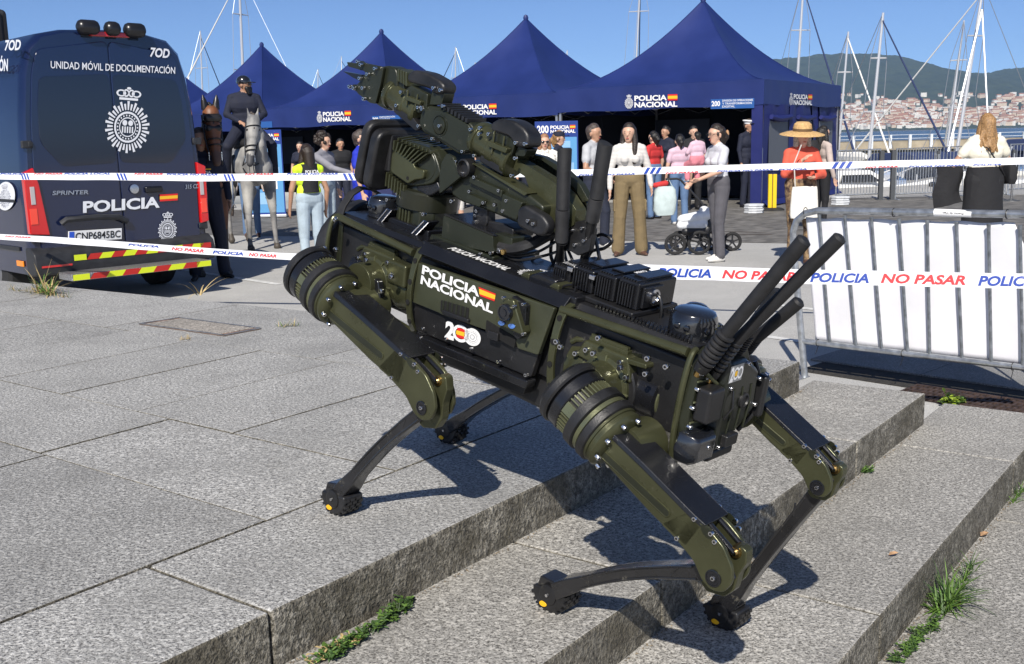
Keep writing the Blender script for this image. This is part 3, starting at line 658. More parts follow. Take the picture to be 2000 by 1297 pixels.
# inner side walls, interior shade put into their dark cloth colour
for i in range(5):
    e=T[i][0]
    if i: m=MB(); m.bb((h-.03,-.4,.03),(h-.01,h-.05,2.1)); m.build('partition_wall',INSHADE,e,smooth=0)
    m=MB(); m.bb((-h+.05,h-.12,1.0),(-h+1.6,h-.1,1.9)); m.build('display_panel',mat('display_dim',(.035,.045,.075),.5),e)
# roll-up display stands
def rollup(px,Z,top,bot,wpx,label,head='200'):
    P=atZ(px,bot,Z); P.z=gz(P.x)+.02; e=empty('rollup_banner',label,'banner stand',group='roll-up banners by the tents'); w=wpx/FPX*Z/2; t=atZ(px,top,Z).z-P.z
    m=MB(); m.bb((P.x-w,P.y-.008,P.z+.07),(P.x+w,P.y,P.z+t)); m.build('banner_sheet',mat('banner_blue',(.012,.04,.22),.4),e,smooth=0)
    m=MB(); m.bb((P.x-w-.02,P.y-.07,P.z),(P.x+w+.02,P.y+.09,P.z+.07)); m.build('base',ALU,e,bevel=.02)
    m=MB(); m.cyl((P.x,P.y+.03,P.z),(P.x,P.y+.03,P.z+t),.012); m.build('support_pole',ALU,e)
    d=Decal(); d.rect(.03,.02,.97,.83,3); d.build('picture_field',[WHT,RED,YEL,mat('banner_sky',(.10,.30,.55),.4)],pgram((P.x-w,P.y-.011,P.z+.07),(P.x+w,P.y-.011,P.z+.07),(P.x-w,P.y-.011,P.z+t)),e)
    d=Decal(); d.text('200',.05,.88,.27,.075,0,.03); logo_police(d,.36,.875,.58,.08,0,False)
    for k,(a,b) in enumerate([(.72,.79),(.60,.68),(.45,.56),(.30,.42),(.12,.26)]): d.rect(.08+.1*(k%2),a,.9-.08*((k+1)%3),b,0 if k%2 else 3)
    d.rect(.3,.3,.5,.7,4); d.disc(.6,.2,.12,4,12,asp=.3)
    d.build('printing',[WHT,RED,YEL,mat('banner_lightblue',(.25,.45,.7),.4),mat('banner_grey',(.28,.30,.34),.5)],pgram((P.x-w,P.y-.014,P.z+.07),(P.x+w,P.y-.014,P.z+.07),(P.x-w,P.y-.014,P.z+t)),e)
rollup(520,24,254,386,74,'blue roll-up banner half hidden behind the grey horse')
rollup(1089,20.5,237,400,83,'blue and white roll-up banner behind the woman in dotted blouse')
# weights and yellow posts
CONW=mat('weight_white',(.62,.64,.66),.6,var=.1)
for px,py,Z,l in((1472,417,None,'stack of pale weight plates at the front corner of the nearest tent'),(1641,401,None,'stack of pale weight plates at the far right corner of the nearest tent')):
    P=ong(px,py); e=empty('weight_stack',l,'tent weights')
    for k in range(4): m=MB(); m.lathe(P+V((.01*(k%2),0,.01+.045*k)),(0,0,1),[(0,.17),(.008,.19),(.032,.19),(.04,.17)],8); m.build('plate',CONW,e)
YPOST=mat('yellow_plastic',(.75,.52,.01),.45); RUB=mat('black_rubber_base',(.02,.02,.02),.7)
for px,l in((1503,'left yellow post at the front corner of the nearest tent'),(1512,'right yellow post at the front corner of the nearest tent')):
    P=ong(px,412); e=empty('yellow_post',l,'post'); m=MB(); m.bb(P+V((-.036,-.03,.06)),P+V((.036,.03,.72))); m.build('board',YPOST,e,bevel=.006); m=MB(); m.lathe(P+V((.05 if px>1507 else -.05,0,.005)),(0,0,1),[(0,.15),(.03,.15),(.06,.09)],14); m.build('foot',RUB,e)
# ================================================================ POLICE VAN
VG=-.055
VO=V((-4.17,11.38,VG)); VX=V((.707,.707,0)); VY=V((-.707,.707,0)); VF=Frame(VO,VX,VY,(0,0,1))
def pxv(px,py,y=0.): return VF.on(px,py,1,y)
van=empty('police_van','dark navy high roof police documentation van seen from behind','van',matrix=VF.mat())
PNAVY=mat('van_navy_paint',(.0045,.010,.042),.16,coat=1,spec=.5,var=.08,vscale=1.5); PLAST=mat('van_black_plastic',(.022,.023,.026),.55,var=.2,vscale=12)
GLASS=mat('van_rear_glass',(.004,.006,.018),.06,coat=1); LRED=mat('lamp_red',(.55,.01,.012),.12,coat=1); LREDL=mat('lamp_red_bright',(.85,.06,.03),.15,coat=1); LCLR=mat('lamp_clear',(.45,.42,.42),.1,coat=1)
SILV=mat('badge_silver',(.55,.56,.58),.25,.9); PRWH=mat('reflective_white',(.70,.72,.76),.4)
def sect(w,hh,y,zb=.38):
    P=[(-w,zb),(-w*1.0,.9),(-w*.995,1.3),(-w*.955,1.9),(-w*.90,2.3),(-w*.83,2.52),(-w*.70,2.64),(-w*.45,2.69),(0,2.71),(w*.45,2.69),(w*.70,2.64),(w*.83,2.52),(w*.90,2.3),(w*.955,1.9),(w*.995,1.3),(w,.9),(w,zb),(0,zb-.02)]
    P=[(x,z if z<1.3 else 1.3+(z-1.3)*1.115) for x,z in P]
    return [V((x,y,zb+(z-zb)*hh)) for x,z in P]
W_=1.0
m=MB(); m.loft([sect(W_*.955,.985,.0),sect(W_*.985,.996,.04),sect(W_,1,.12),sect(W_,1,4.9),sect(W_*.98,.98,5.3),sect(W_*.93,.78,5.75),sect(W_*.92,.56,6.1),sect(W_*.9,.46,6.7),sect(W_*.8,.36,6.95)],0); m.build('body_shell',PNAVY,van,smooth=40)
# rear doors: two slightly proud panels with a gap between
def dpoly(xs,y,th): 
    m=MB(); m.prism([V((x,y,z)) for x,z in roundpoly2(xs,.07)],(0,-th,0)); return m
def roundpoly2(pts,r,n=4): return [(p.x,p.y) for p in roundpoly([V((a,b,0)) for a,b in pts],r,n)]
wd=.90
for s_ in(-1,1):
    P=[(s_*.006,.50),(s_*.89,.50),(s_*.90,1.3),(s_*.865,1.9),(s_*.81,2.3),(s_*.74,2.5),(s_*.006,2.60)]
    P=[(x,z if z<1.3 else 1.3+(z-1.3)*1.115) for x,z in P]
    dpoly(P,.012,.028).build('rear_door',PNAVY,van,bevel=.008)
    Wn=[(s_*.022,1.42),(s_*.60,1.40),(s_*.80,1.62),(s_*.79,1.95),(s_*.745,2.20),(s_*.022,2.24)]
    Wn=[(x,1.47+(z-1.40)*1.12) for x,z in Wn]
    dpoly(Wn,-.014,.008).build('rear_window',GLASS,van,bevel=.003)
    for z in(.75,1.70,): m=MB(); m.box((s_*.935,-.01,z),(.10,.05,.075)); m.box((s_*.90,-.03,z),(.05,.02,.05)); m.build('door_hinge',PLAST,van,bevel=.01)
def vdec(name,build,BL,BR,TL,mats,y=-.03,label=None):
    bl=pxv(*BL,y); br=pxv(*BR,y); tl=pxv(*TL,y); d=Decal(); build(d); return d.build(name,mats,pgram(bl,br,tl),van,label=label)
vdec('badge_emblem',lambda d:badge(d,0,0,1,1),(203,297),(290,301),(208,168),[PRWH])
vdec('unit_lettering',lambda d:d.text('UNIDAD MÓVIL DE DOCUMENTACIÓN',0,0,1,1,0,.012),(99,133),(342,144),(99,119),[PRWH])
vdec('roof_number',lambda d:d.text('7OD',0,0,1,1,0,.03,.12),(293,110),(331,113),(294,93),[PRWH])
vdec('police_lettering',lambda d:(d.text('POLICIA',0,0,.80,1,0,.035),d.rect(.80,.55,1.0,.75,1),d.rect(.80,.75,1.0,1.05,2),d.rect(.80,1.05,1.0,1.22,1)),(162,415),(347,402),(162,394),[PRWH,RED,YEL])
vdec('small_badge_emblem',lambda d:badge(d,0,0,1,1),(308,474),(345,472),(309,415),[PRWH])
vdec('model_lettering',lambda d:d.text('SPRINTER',0,0,1,1,0,.02,.1),(102,381),(173,379),(102,373),[SILV])
vdec('code_lettering',lambda d:d.text('315 CDI',0,0,1,1,0,.02,.1),(362,369),(391,367),(362,361),[SILV])
vdec('handle_text',lambda d:d.text('@policia',0,0,1,1,0,.02),(167,487),(217,484),(167,476),[PRWH])
# number plate
a,b,c=pxv(134,474,-.05),pxv(238,467,-.05),pxv(134,452,-.05)
m=MB(); q=pgram(a,b,c); m.prism([q(0,0),q(1,0),q(1,1),q(0,1)],(0,.02,0)); pl=m.build('number_plate',mat('plate_white',(.66,.67,.68),.45),van,bevel=.003)
d=Decal(); d.text('CNP6845BC',.12,.2,.85,.62,0,.015); d.rect(.01,.05,.10,.95,1); d.build('plate_lettering',[BLK,mat('plate_blue',(.02,.08,.5),.5)],pgram(a,b,c,.004 if (b-a).cross(c-a).y<0 else -.004),pl)
m=MB(); m.tube([pxv(120,437,-.05),pxv(130,429,-.075),pxv(190,424,-.08),pxv(232,424,-.075),pxv(248,432,-.05)],.032,8); m.build('plate_trim',PLAST,van,bevel=0)
# star badge and handle
cst=pxv(262,369,-.03); m=MB(); m.lathe(cst,(0,-1,0),[(0,.05),(.012,.05),(.014,.04)],20); m.build('round_lock_badge',SILV,van); m=MB(); 
hc=pxv(300,370,-.03); m.box(hc,(.20,.05,.07)); m.build('door_handle',mat('gloss_black',(.01,.01,.012),.15),van,bevel=.02,seg=3)
# tail lamps
for s_ in(-1,1):
    m=MB(); P=[(s_*(.80 if s_<0 else .90),.78),(s_*1.0,.80),(s_*1.008,1.42),(s_*.90,1.47),(s_*(.86 if s_<0 else .905),1.3)]
    m.prism([V((x,.03,z)) for x,z in P],(0,-.075,0)); l=m.build('tail_lamp',LRED,van,bevel=.012)
    m=MB(); m.bb((s_*.91,-.052,.9),(s_*.985,-.046,1.06)); m.build('bright_lens',LREDL,l,bevel=.003)
    m=MB(); m.bb((s_*.915,-.052,1.1),(s_*.96,-.046,1.28)); m.build('clear_lens',LCLR,l,bevel=.003)
# bumper, chevrons, step
m=MB(); m.loft([[V((x,y,z)) for y,z in((.12,.36),(-.10,.38),(-.13,.50),(-.10,.60),(.0,.66),(.12,.66))] for x in(-1.01,-.9,.9,1.01)]); m.build('rear_bumper',PLAST,van,bevel=.02,seg=3)
CHY=mat('chevron_yellow',(.62,.72,.02),.4); CHR=mat('chevron_red',(.45,.02,.015),.4); TREAD=mat('tread_plate',(.42,.42,.43),.4,.8,var=.25,vscale=60,bump=1,bscale=45)
def chev(name,x0,x1,z0,z1,y,n,parent=van):
    d=Decal()
    for k in range(n): d.rect(k/n,0,(k+1)/n,1,k%2,sk=.03 if 0<k<n-1 else 0)
    d.build(name,[CHY,CHR],pgram((x0,y,z0),(x1,y,z0),(x0,y,z1)),parent)
st=empty('rear_step',None,None); st.parent=van
m=MB(); m.bb((-.78,-.42,.33),(.78,-.10,.40)); sp=m.build('step_board',TREAD,van,bevel=.006)
chev('step_chevrons',-.77,.77,.335,.395,-.428,9); chev('bumper_chevrons',-.62,.95,.505,.565,-.134,12)
bpy.data.objects.remove(st)
m=MB(); m.bb((-.95,-.125,.46),(-.64,-.112,.50)); m.build('bumper_reflector',LRED,van)
# roof gear
for px,py in((167,54),(214,57),(258,60)):
    p=pxv(px,py,.0); e_=MB(); Lh=.125 if px!=214 else .085
    e_.lathe(p+V((-Lh*.9,-.05,.0)),(1,0,0),[(0,.03),(.02,.062),(.05,.075),(Lh*1.7-.03,.075),(Lh*1.7,.062),(Lh*1.7+.02,.03)],16); e_.box(p+V((0,.05,-.06)),(.12,.1,.08)); e_.build('roof_camera',mat('pod_black',(.012,.012,.014),.3),van)
p=pxv(213,66,-.01); m=MB(); m.box(p+V((0,-.0,-.01)),(.42,.08,.05)); m.build('high_brake_lamp',LRED,van,bevel=.01)
m=MB(); m.bb((-.85,2.6,2.80),(.0,4.4,3.33)); ac=m.build('roof_unit',PLAST,van,bevel=.06,seg=3)
m=MB()
for k in range(16): m.bb((-.78,.885,2.72+.0),(-.78,.885,2.72)); 
m=MB()
for k in range(13): x=-.80+k*.062; m.bb((x,2.575,2.92),(x+.02,2.61,3.28))
m.build('roof_unit_grille',BLK,ac,kind='stuff')
# left side of the van
SFx=-1.008
def vside(name,build,BL,BR,TL,mats,x=-1.015):
    x=x; bl=VF.on(*BL,0,x); br=VF.on(*BR,0,x); tl=VF.on(*TL,0,x); d=Decal(); build(d); d.build(name,mats,pgram(bl,br,tl),van)
vside('side_number',lambda d:d.text('7OD',0,0,1,1,0,.03,.12),(9,98),(40,97),(10,79),[PRWH],-.925)
vside('side_lettering',lambda d:d.text('DOCUMENTACIÓN',0,0,1,1,0,.03),(-75,139),(15,138),(-75,118),[PRWH],-.968)
def rnd(d): d.disc(.5,.5,.5,0,28); 
vside('side_roundel',rnd,(-8,412),(29,410),(-8,357),[PRWH])
vside('side_roundel_emblem',lambda d:badge(d,.2,.08,.6,.84,0),(-8,412),(29,410),(-9,357),[mat('emblem_navy',(.02,.03,.10),.5)])
m=MB()
for z,t in((1.12,.03),(.62,.04)): m.bb((-1.02,.25,z),(-1.005,4.8,z+t))
m.build('side_moulding',PLAST,van)
m=MB(); m.bb((-1.022,.18,.46),(-1.006,.36,.52)); m.build('side_marker',mat('lamp_amber',(.8,.25,.02),.2),van,bevel=.006)
m=MB(); m.bb((-1.012,1.2,1.75),(-1.0,3.9,2.25)); m.build('side_window',GLASS,van,bevel=.006)
m=MB(); m.prism([V((-1.004,y,z)) for y,z in roundpoly2([(1.0,.45),(1.0,2.45),(1.012,2.45),(1.012,.45)],0)],(-.004,0,0)); m.build('panel_seam',BLK,van)
# wheels
for x in(-.86,.86):
    for y in(1.05,5.3):
        m=MB(); m.lathe((x-.12,y,.345),(1,0,0),[(0,.2),(0,.30),(.03,.34),(.21,.34),(.24,.30),(.24,.2)],26); wv=m.build('wheel',mat('tyre',(.016,.016,.017),.85),van)
        m=MB(); m.lathe((x-.125,y,.345),(1,0,0),[(0,.05),(.01,.2),(.24,.2),(.25,.05)],18); m.build('rim',mat('rim_grey',(.25,.25,.26),.4,.7),wv)
m=MB(); m.bb((-.8,.2,.28),(.8,6.5,.40)); m.build('underbody',BLK,van)
# ================================================================ FOREGROUND CROWD BARRIER
BARM=mat('bar_steel_grey',(.20,.215,.23),.4,.6,var=.3,vscale=25)
BL_=ong(1571,736); BR_=V((2.83,5.66,0)); BR_.z=gz(BR_.x); bd=(BR_-BL_); bd.z=0; bd.normalize(); BN=V((-bd.y,bd.x,0)); BN=BN if BN.y>0 else -BN
BF=Frame(BL_,bd,BN,(0,0,1))
bar=empty('crowd_barrier','galvanised steel crowd barrier with blank white banner tied behind its bars','barrier',matrix=BF.mat())
def pb(px,py,y=0): return BF.on(px,py,1,y)
top=[pb(1549,475),pb(1549,452),pb(1556,431),pb(1572,417),pb(1597,411.5),pb(1640,412)]
tr=pb(2000,419); slope=(tr-top[-1]); far=top[-1]+slope*1.45
br_=pb(2000,718); bl_=pb(1566,666); far_b=bl_+(br_-bl_)*1.42
foot=V((0,0,.0))
path=[pb(1572,737),bl_]+top+[far]; 
m=MB(); m.tube(path,.0215,14); m.build('top_tube',GALV,bar)
m=MB(); m.tube([bl_,far_b],.018,12); m.build('bottom_rail',GALV,bar)
m=MB(); rightend=[far,far+V((.06,0,-.05)),far_b+V((.03,0,0)),V((far_b.x+.04,0,gz(3.6)-BL_.z))]; m.tube(rightend,.0215,12); m.build('end_post',GALV,bar)
for k in range(13):
    if k<8: a=pb([1600,1650,1702,1756,1811,1868,1931,1992][k],[421,424,427,430,433,436,440,443][k]-3); b=pb([1621,1672,1722,1773,1816,1879,1936,1998][k],[672,678,684,691,699,704,712,718][k])
    else: a=pb(1992,440)+(k-7)*V((.17,0,0)); b=pb(1998,718)+(k-7)*V((.17,0,-.004)); 
    m=MB(); d_=(b-a); m.tube([a,a+d_*.03,a+d_*.06,a+d_*.94,a+d_*.97,b],[.013,.0105,.0095,.0095,.0105,.013],10); m.build('bar',BARM,bar)
# flat ground foot
m=MB(); m.bb((-.03,-.30,-.004),(.03,.02,.006)); m.build('ground_foot',GALV,bar); m=MB(); m.tube([V((0,-.0,.30)),V((0,-.26,.01))],.0,4) 
# banner behind the bars with waves
BANW=mat('blank_banner',(.70,.70,.73),.72,bump=.5,bscale=5,var=.04,vscale=4)
def bannerpt(u,v):
    tl=pb(1573,424,.03); tr_=tl+(slope)*1.18; bl2=pb(1591,664,.03); br2=bl2+(br_-bl_)*1.13
    p=tl.lerp(tr_,u).lerp(bl2.lerp(br2,u),v)
    p.z-= .009*math.sin(u*math.pi*5.2)**2*(1-v)*(1-v); p.y=.034+.004*math.sin(u*17+v*2)+.003*math.sin(u*31+v*6)*(1-v)+.003*math.sin(v*9+u*5)
    return p
m=MB(); rr=[[bannerpt(i/90,j/26) for j in range(27)] for i in range(91)]; m.loft(rr,0,False,False)
ban=m.build('banner',BANW,bar,smooth=70,recalc=False); sm=ban.modifiers.new('thick','SOLIDIFY'); sm.thickness=.0015
for px,py in((1573,413),(1746,415),(1967,418)):
    c=pb(px,py); m=MB(); m.tube([c+V((.0,.025*math.cos(a),.025*math.sin(a))) for a in np.linspace(0,6.1,14)],.0028,5); m.build('cable_tie',BLK,bar)
for px,py in((1597,669),(1763,690),(1978,716)):
    c=pb(px,py); m=MB(); m.tube([c+V((.0,.021*math.cos(a),.021*math.sin(a))) for a in np.linspace(0,6.1,14)]+[c+V((.004,-.03,-.07))],.0022,5); m.build('cable_tie',BLK,bar)
a=pb(1826,415); b=pb(1900,418); m=MB(); rr=[]
for t in np.linspace(0,1,5): c=a.lerp(b,t); rr.append([c+V((0,-.0228*math.cos(w),.0228*math.sin(w))) for w in np.linspace(-1.0,1.35,8)])
m.loft(rr,0,False,False); stk=m.build('sticker',mat('sticker_white',(.8,.8,.8),.4),bar,recalc=False)
d=Decal(); d.text('Puerto de Vigo',0,0,1,1,0,.01); d.v=[(1-u,1-v) for u,v in d.v]
d.build('sticker_lettering',[BLK],pgram(a.lerp(b,.25)+V((0,-.0235,-.004)),a.lerp(b,.8)+V((0,-.0235,-.004)),a.lerp(b,.25)+V((0,-.0235,.006))),stk)
# ================================================================ POLICE TAPES
TAPE=mat('tape_plastic',(.76,.77,.79),.32,coat=.2); TR_=mat('tape_red',(.62,.03,.035),.4); TB_=mat('tape_blue',(.012,.05,.33),.4)
def tape(name,label,st,texts,group='police tapes'):
    """st: (px, top y, bottom y, Z top, Z bottom) stations; texts: (string, px0, px1, material, v0, v1)"""
    st=[tuple(map(float,s)) for s in st]
    def at(px,v,off=0):
        for a,b in zip(st,st[1:]):
            if px<=b[0] or b is st[-1]: 
                t=(px-a[0])/(b[0]-a[0]); s=[p+(q-p)*t for p,q in zip(a,b)]; break
        s[2]+=.25*math.sin(px*.021)+.2*math.sin(px*.053); s[1]+=.25*math.sin(px*.017+1)
        P=atZ(px,s[1],s[3]).lerp(atZ(px,s[2],s[4]),v); 
        return P
    xs=list(np.arange(st[0][0],st[-1][0]+.1,5.)); m=MB(); rr=[]
    for i,x in enumerate(xs): rr.append([at(x,v) for v in np.linspace(0,1,4)])
    m.loft(rr,0,False,False); o=m.build(name,TAPE,None,smooth=80,recalc=False,label=label,cat='barrier tape',group=None)
    d=MB()
    for t,x0,x1,mi,v0,v1,sh in texts:
        if t=='|': 
            for k in range(3):
                a=x0+(x1-x0)*k/3; w_=(x1-x0)*.18; q=[(a,v1),(a+w_,v1),(a+w_+sh,v0),(a+sh,v0)]
                d.add([at(x,v)+ (CAM-at(x,v)).normalized()*.0025 for x,v in q],[(0,1,2,3)],mi)
            continue
        vs,fs=text2d(t,.035,.25); d.add([at(x0+a*(x1-x0),v1+(v0-v1)*b)+(CAM-at(x0+a*(x1-x0),.5)).normalized()*.0025 for a,b in vs],fs,mi)
    d.build('tape_printing',[TR_,TB_],o,smooth=0,recalc=False,kind='stuff')
    return o
LT=[(-60,452,463,8.3,8.3),(0,457,468,8.2,8.2),(100,462,474,8.0,8.0),(250,473,486,7.8,7.8),(400,484,497,7.5,7.5),(545,494,507,7.3,7.3),(800,505,522,6.8,6.8),(1180,514.5,541,5.7,5.7),(1400,521,548,5.45,5.45),(1600,527,555,5.25,5.25),(2000,534.5,564,4.95,4.95),(2100,536,566,4.9,4.9)]
tape('police_tape','lower police barrier tape crossing in front of the crowd barrier, printed POLICIA NO PASAR',LT,
 [('PASAR',1183,1266,0,.22,.78,0),('POLICIA',1284,1389,1,.22,.80,0),('NO PASAR',1410,1554,0,.22,.80,0),('POLICIA',1582,1697,1,.22,.82,0),('NO PASAR',1720,1886,0,.20,.80,0),('POLICIA',1910,2030,1,.20,.82,0),
  ('NO PASAR',335,398,0,.25,.7,0),('POLICIA',415,475,1,.3,.75,0),('NO PASAR',486,540,0,.3,.75,0),('NO PASAR',10,60,0,.2,.45,0),('POLICIA',250,310,1,.2,.5,0),('POLICIA',1030,1110,1,.2,.8,0)])
UT=[(-60,337,349,9.6,9.6),(0,338,350.5,9.5,9.5),(200,338,352,9.3,9.3),(420,339.5,354,9,9),(700,338,352,8.8,8.8),(900,335,348,8.5,8.5),(1120,331,344,8.2,8.2),(1290,326.5,339.5,7.9,7.9),(1500,319.5,333,7.6,7.6),(1640,316,329.5,7.4,7.4),(2000,307.5,321.5,7,7),(2100,305,319,6.9,6.9)]
ut=[('|',44,60,1,.05,.95,-4),('|',232,252,1,.05,.95,-5),('|',441,463,1,.05,.95,-5),('|',675,705,1,.05,.95,-6),('|',1257,1291,1,.05,.95,7),('|',1624,1664,1,.05,.95,8)]
for a in range(0,1): pass
for x0,t,c in((0,'POLICIA',1),(66,'NO PASAR',0),(125,'POLICIA LOCAL',1),(262,'NO PASAR',0),(325,'POLICIA NO PASAR',1),(478,'NO PASAR',0),(560,'POLICIA NO PASAR',1)): ut.append((t,x0,x0+min(100,7*len(t)),c,-.02,.22,0))
for x0,t,c in((1130,'POLICIA NO PASAR',1),(1300,'NO PASAR',0),(1400,'POLICIA NO PASAR',1),(1520,'POLICIA',1),(1690,'NO PASAR',0),(1775,'POLICIA NO PASAR',1),(1900,'POLICIA',1)): ut.append((t,x0,x0+min(110,8*len(t)),c,.78,1.0,0))
tape('police_tape','upper police barrier tape crossing in front of the van, the horses and the crowd',UT,ut)
# ================================================================ PEOPLE AND HORSES
SK1=mat('skin_light',(.56,.34,.24),.5,var=.06,vscale=20); SK2=mat('skin_tan',(.42,.235,.15),.5,var=.06,vscale=20)
EYE=mat('eye_dark',(.02,.015,.012),.2); LIP=mat('lip_red',(.45,.12,.10),.4); SHADE=mat('sunglass_black',(.008,.008,.008),.1,coat=1)
def cloth(name,c,**k): return mat(name,c,.85,var=.10,vscale=9,bump=.7,bscale=14,**k)
def hairm(name,c): return mat(name,c,.45,var=.35,vscale=60,bump=.8,bscale=90)
HB=hairm('hair_black',(.012,.010,.009)); HBR=hairm('hair_brown',(.05,.028,.016)); HDB=hairm('hair_dark_brown',(.022,.014,.010)); HBL=hairm('hair_blonde_streaks',(.30,.17,.07)); HGR=hairm('hair_grey_blonde',(.42,.36,.28)); HRD=hairm('hair_auburn',(.28,.14,.07)); HSH=hairm('hair_short_dark',(.06,.045,.038))
def ell_seg(mb,p0,p1,r0,r1,sq=None,n=12):
    """tapered limb segment with round ends; sq=(axis,factor) flattens it"""
    p0=V(p0);p1=V(p1); d=p1-p0; L=max(d.length,1e-4)
    prof=[]; K=4
    for k in range(K+1): a=math.pi/2*k/K; prof.append((-r0*math.cos(a),max(.0005,r0*math.sin(a))))
    for k in range(K+1): a=math.pi/2*k/K; prof.append((L+r1*math.sin(a),max(.0005,r1*math.cos(a))))
    o=len(mb.v); mb.lathe(p0,d,prof,n)
    if sq is not None:
        ax,f=sq; ax=V(ax).normalized()
        for i in range(o,len(mb.v)):
            p=V(mb.v[i]); q=p-p0; mb.v[i]=tuple(p-ax*q.dot(ax)*(1-f))
class Body:
    def __init__(s): s.mb=MB(); s.pr=[]
    def seg(s,p0,p1,r0,r1,mi,sq=None,bias=0): ell_seg(s.mb,p0,p1,r0,r1,sq); s.pr.append((V(p0),V(p1),r0,r1,mi,sq,bias)); return s
    def build(s,name,mats,parent=None,voxel=.011,smooth=3,**kw):
        me=s.mb.mesh(name,mats[0],0); o=bpy.data.objects.new(name,me); col.objects.link(o)
        r=o.modifiers.new('r','REMESH'); r.mode='VOXEL'; r.voxel_size=voxel; r.use_smooth_shade=True
        m=o.modifiers.new('s','SMOOTH'); m.factor=.5; m.iterations=smooth
        dg=bpy.context.evaluated_depsgraph_get(); ev=o.evaluated_get(dg); nm=bpy.data.meshes.new_from_object(ev); 
        bpy.data.objects.remove(o); bpy.data.meshes.remove(me)
        nm.materials.clear(); [nm.materials.append(x) for x in mats]
        n=len(nm.vertices); co=np.empty(n*3); nm.vertices.foreach_get('co',co); co=co.reshape(-1,3)
        best=np.full(n,1e9); bi=np.zeros(n,int)
        for p0,p1,r0,r1,mi,sq,bias in s.pr:
            P=co.copy(); a=np.array(p0); b=np.array(p1)
            if sq is not None:
                ax=np.array(V(sq[0]).normalized()); q=(P-a)@ax; P=P+np.outer(q*(1/sq[1]-1),ax); qb=(b-a)@ax
            ab=b-a; t=np.clip(((P-a)@ab)/max(1e-9,ab@ab),0,1); d=np.linalg.norm(P-a-np.outer(t,ab),axis=1)-(r0+(r1-r0)*t)+bias
            k=d<best; best[k]=d[k]; bi[k]=mi
        idx=np.array([bi[p.vertices[0]] for p in nm.polygons]) if False else None
        nl=len(nm.loops); li=np.empty(nl,int); nm.loops.foreach_get('vertex_index',li); ls=np.empty(len(nm.polygons),int); nm.polygons.foreach_get('loop_start',ls)
        nm.polygons.foreach_set('material_index',bi[li[ls]]); nm.polygons.foreach_set('use_smooth',[True]*len(nm.polygons)); nm.update()
        return link(name,nm,parent,**kw)
def face_matrix(pos,yaw): return Matrix.Translation(pos)@Matrix.Rotation(yaw,4,'Z')
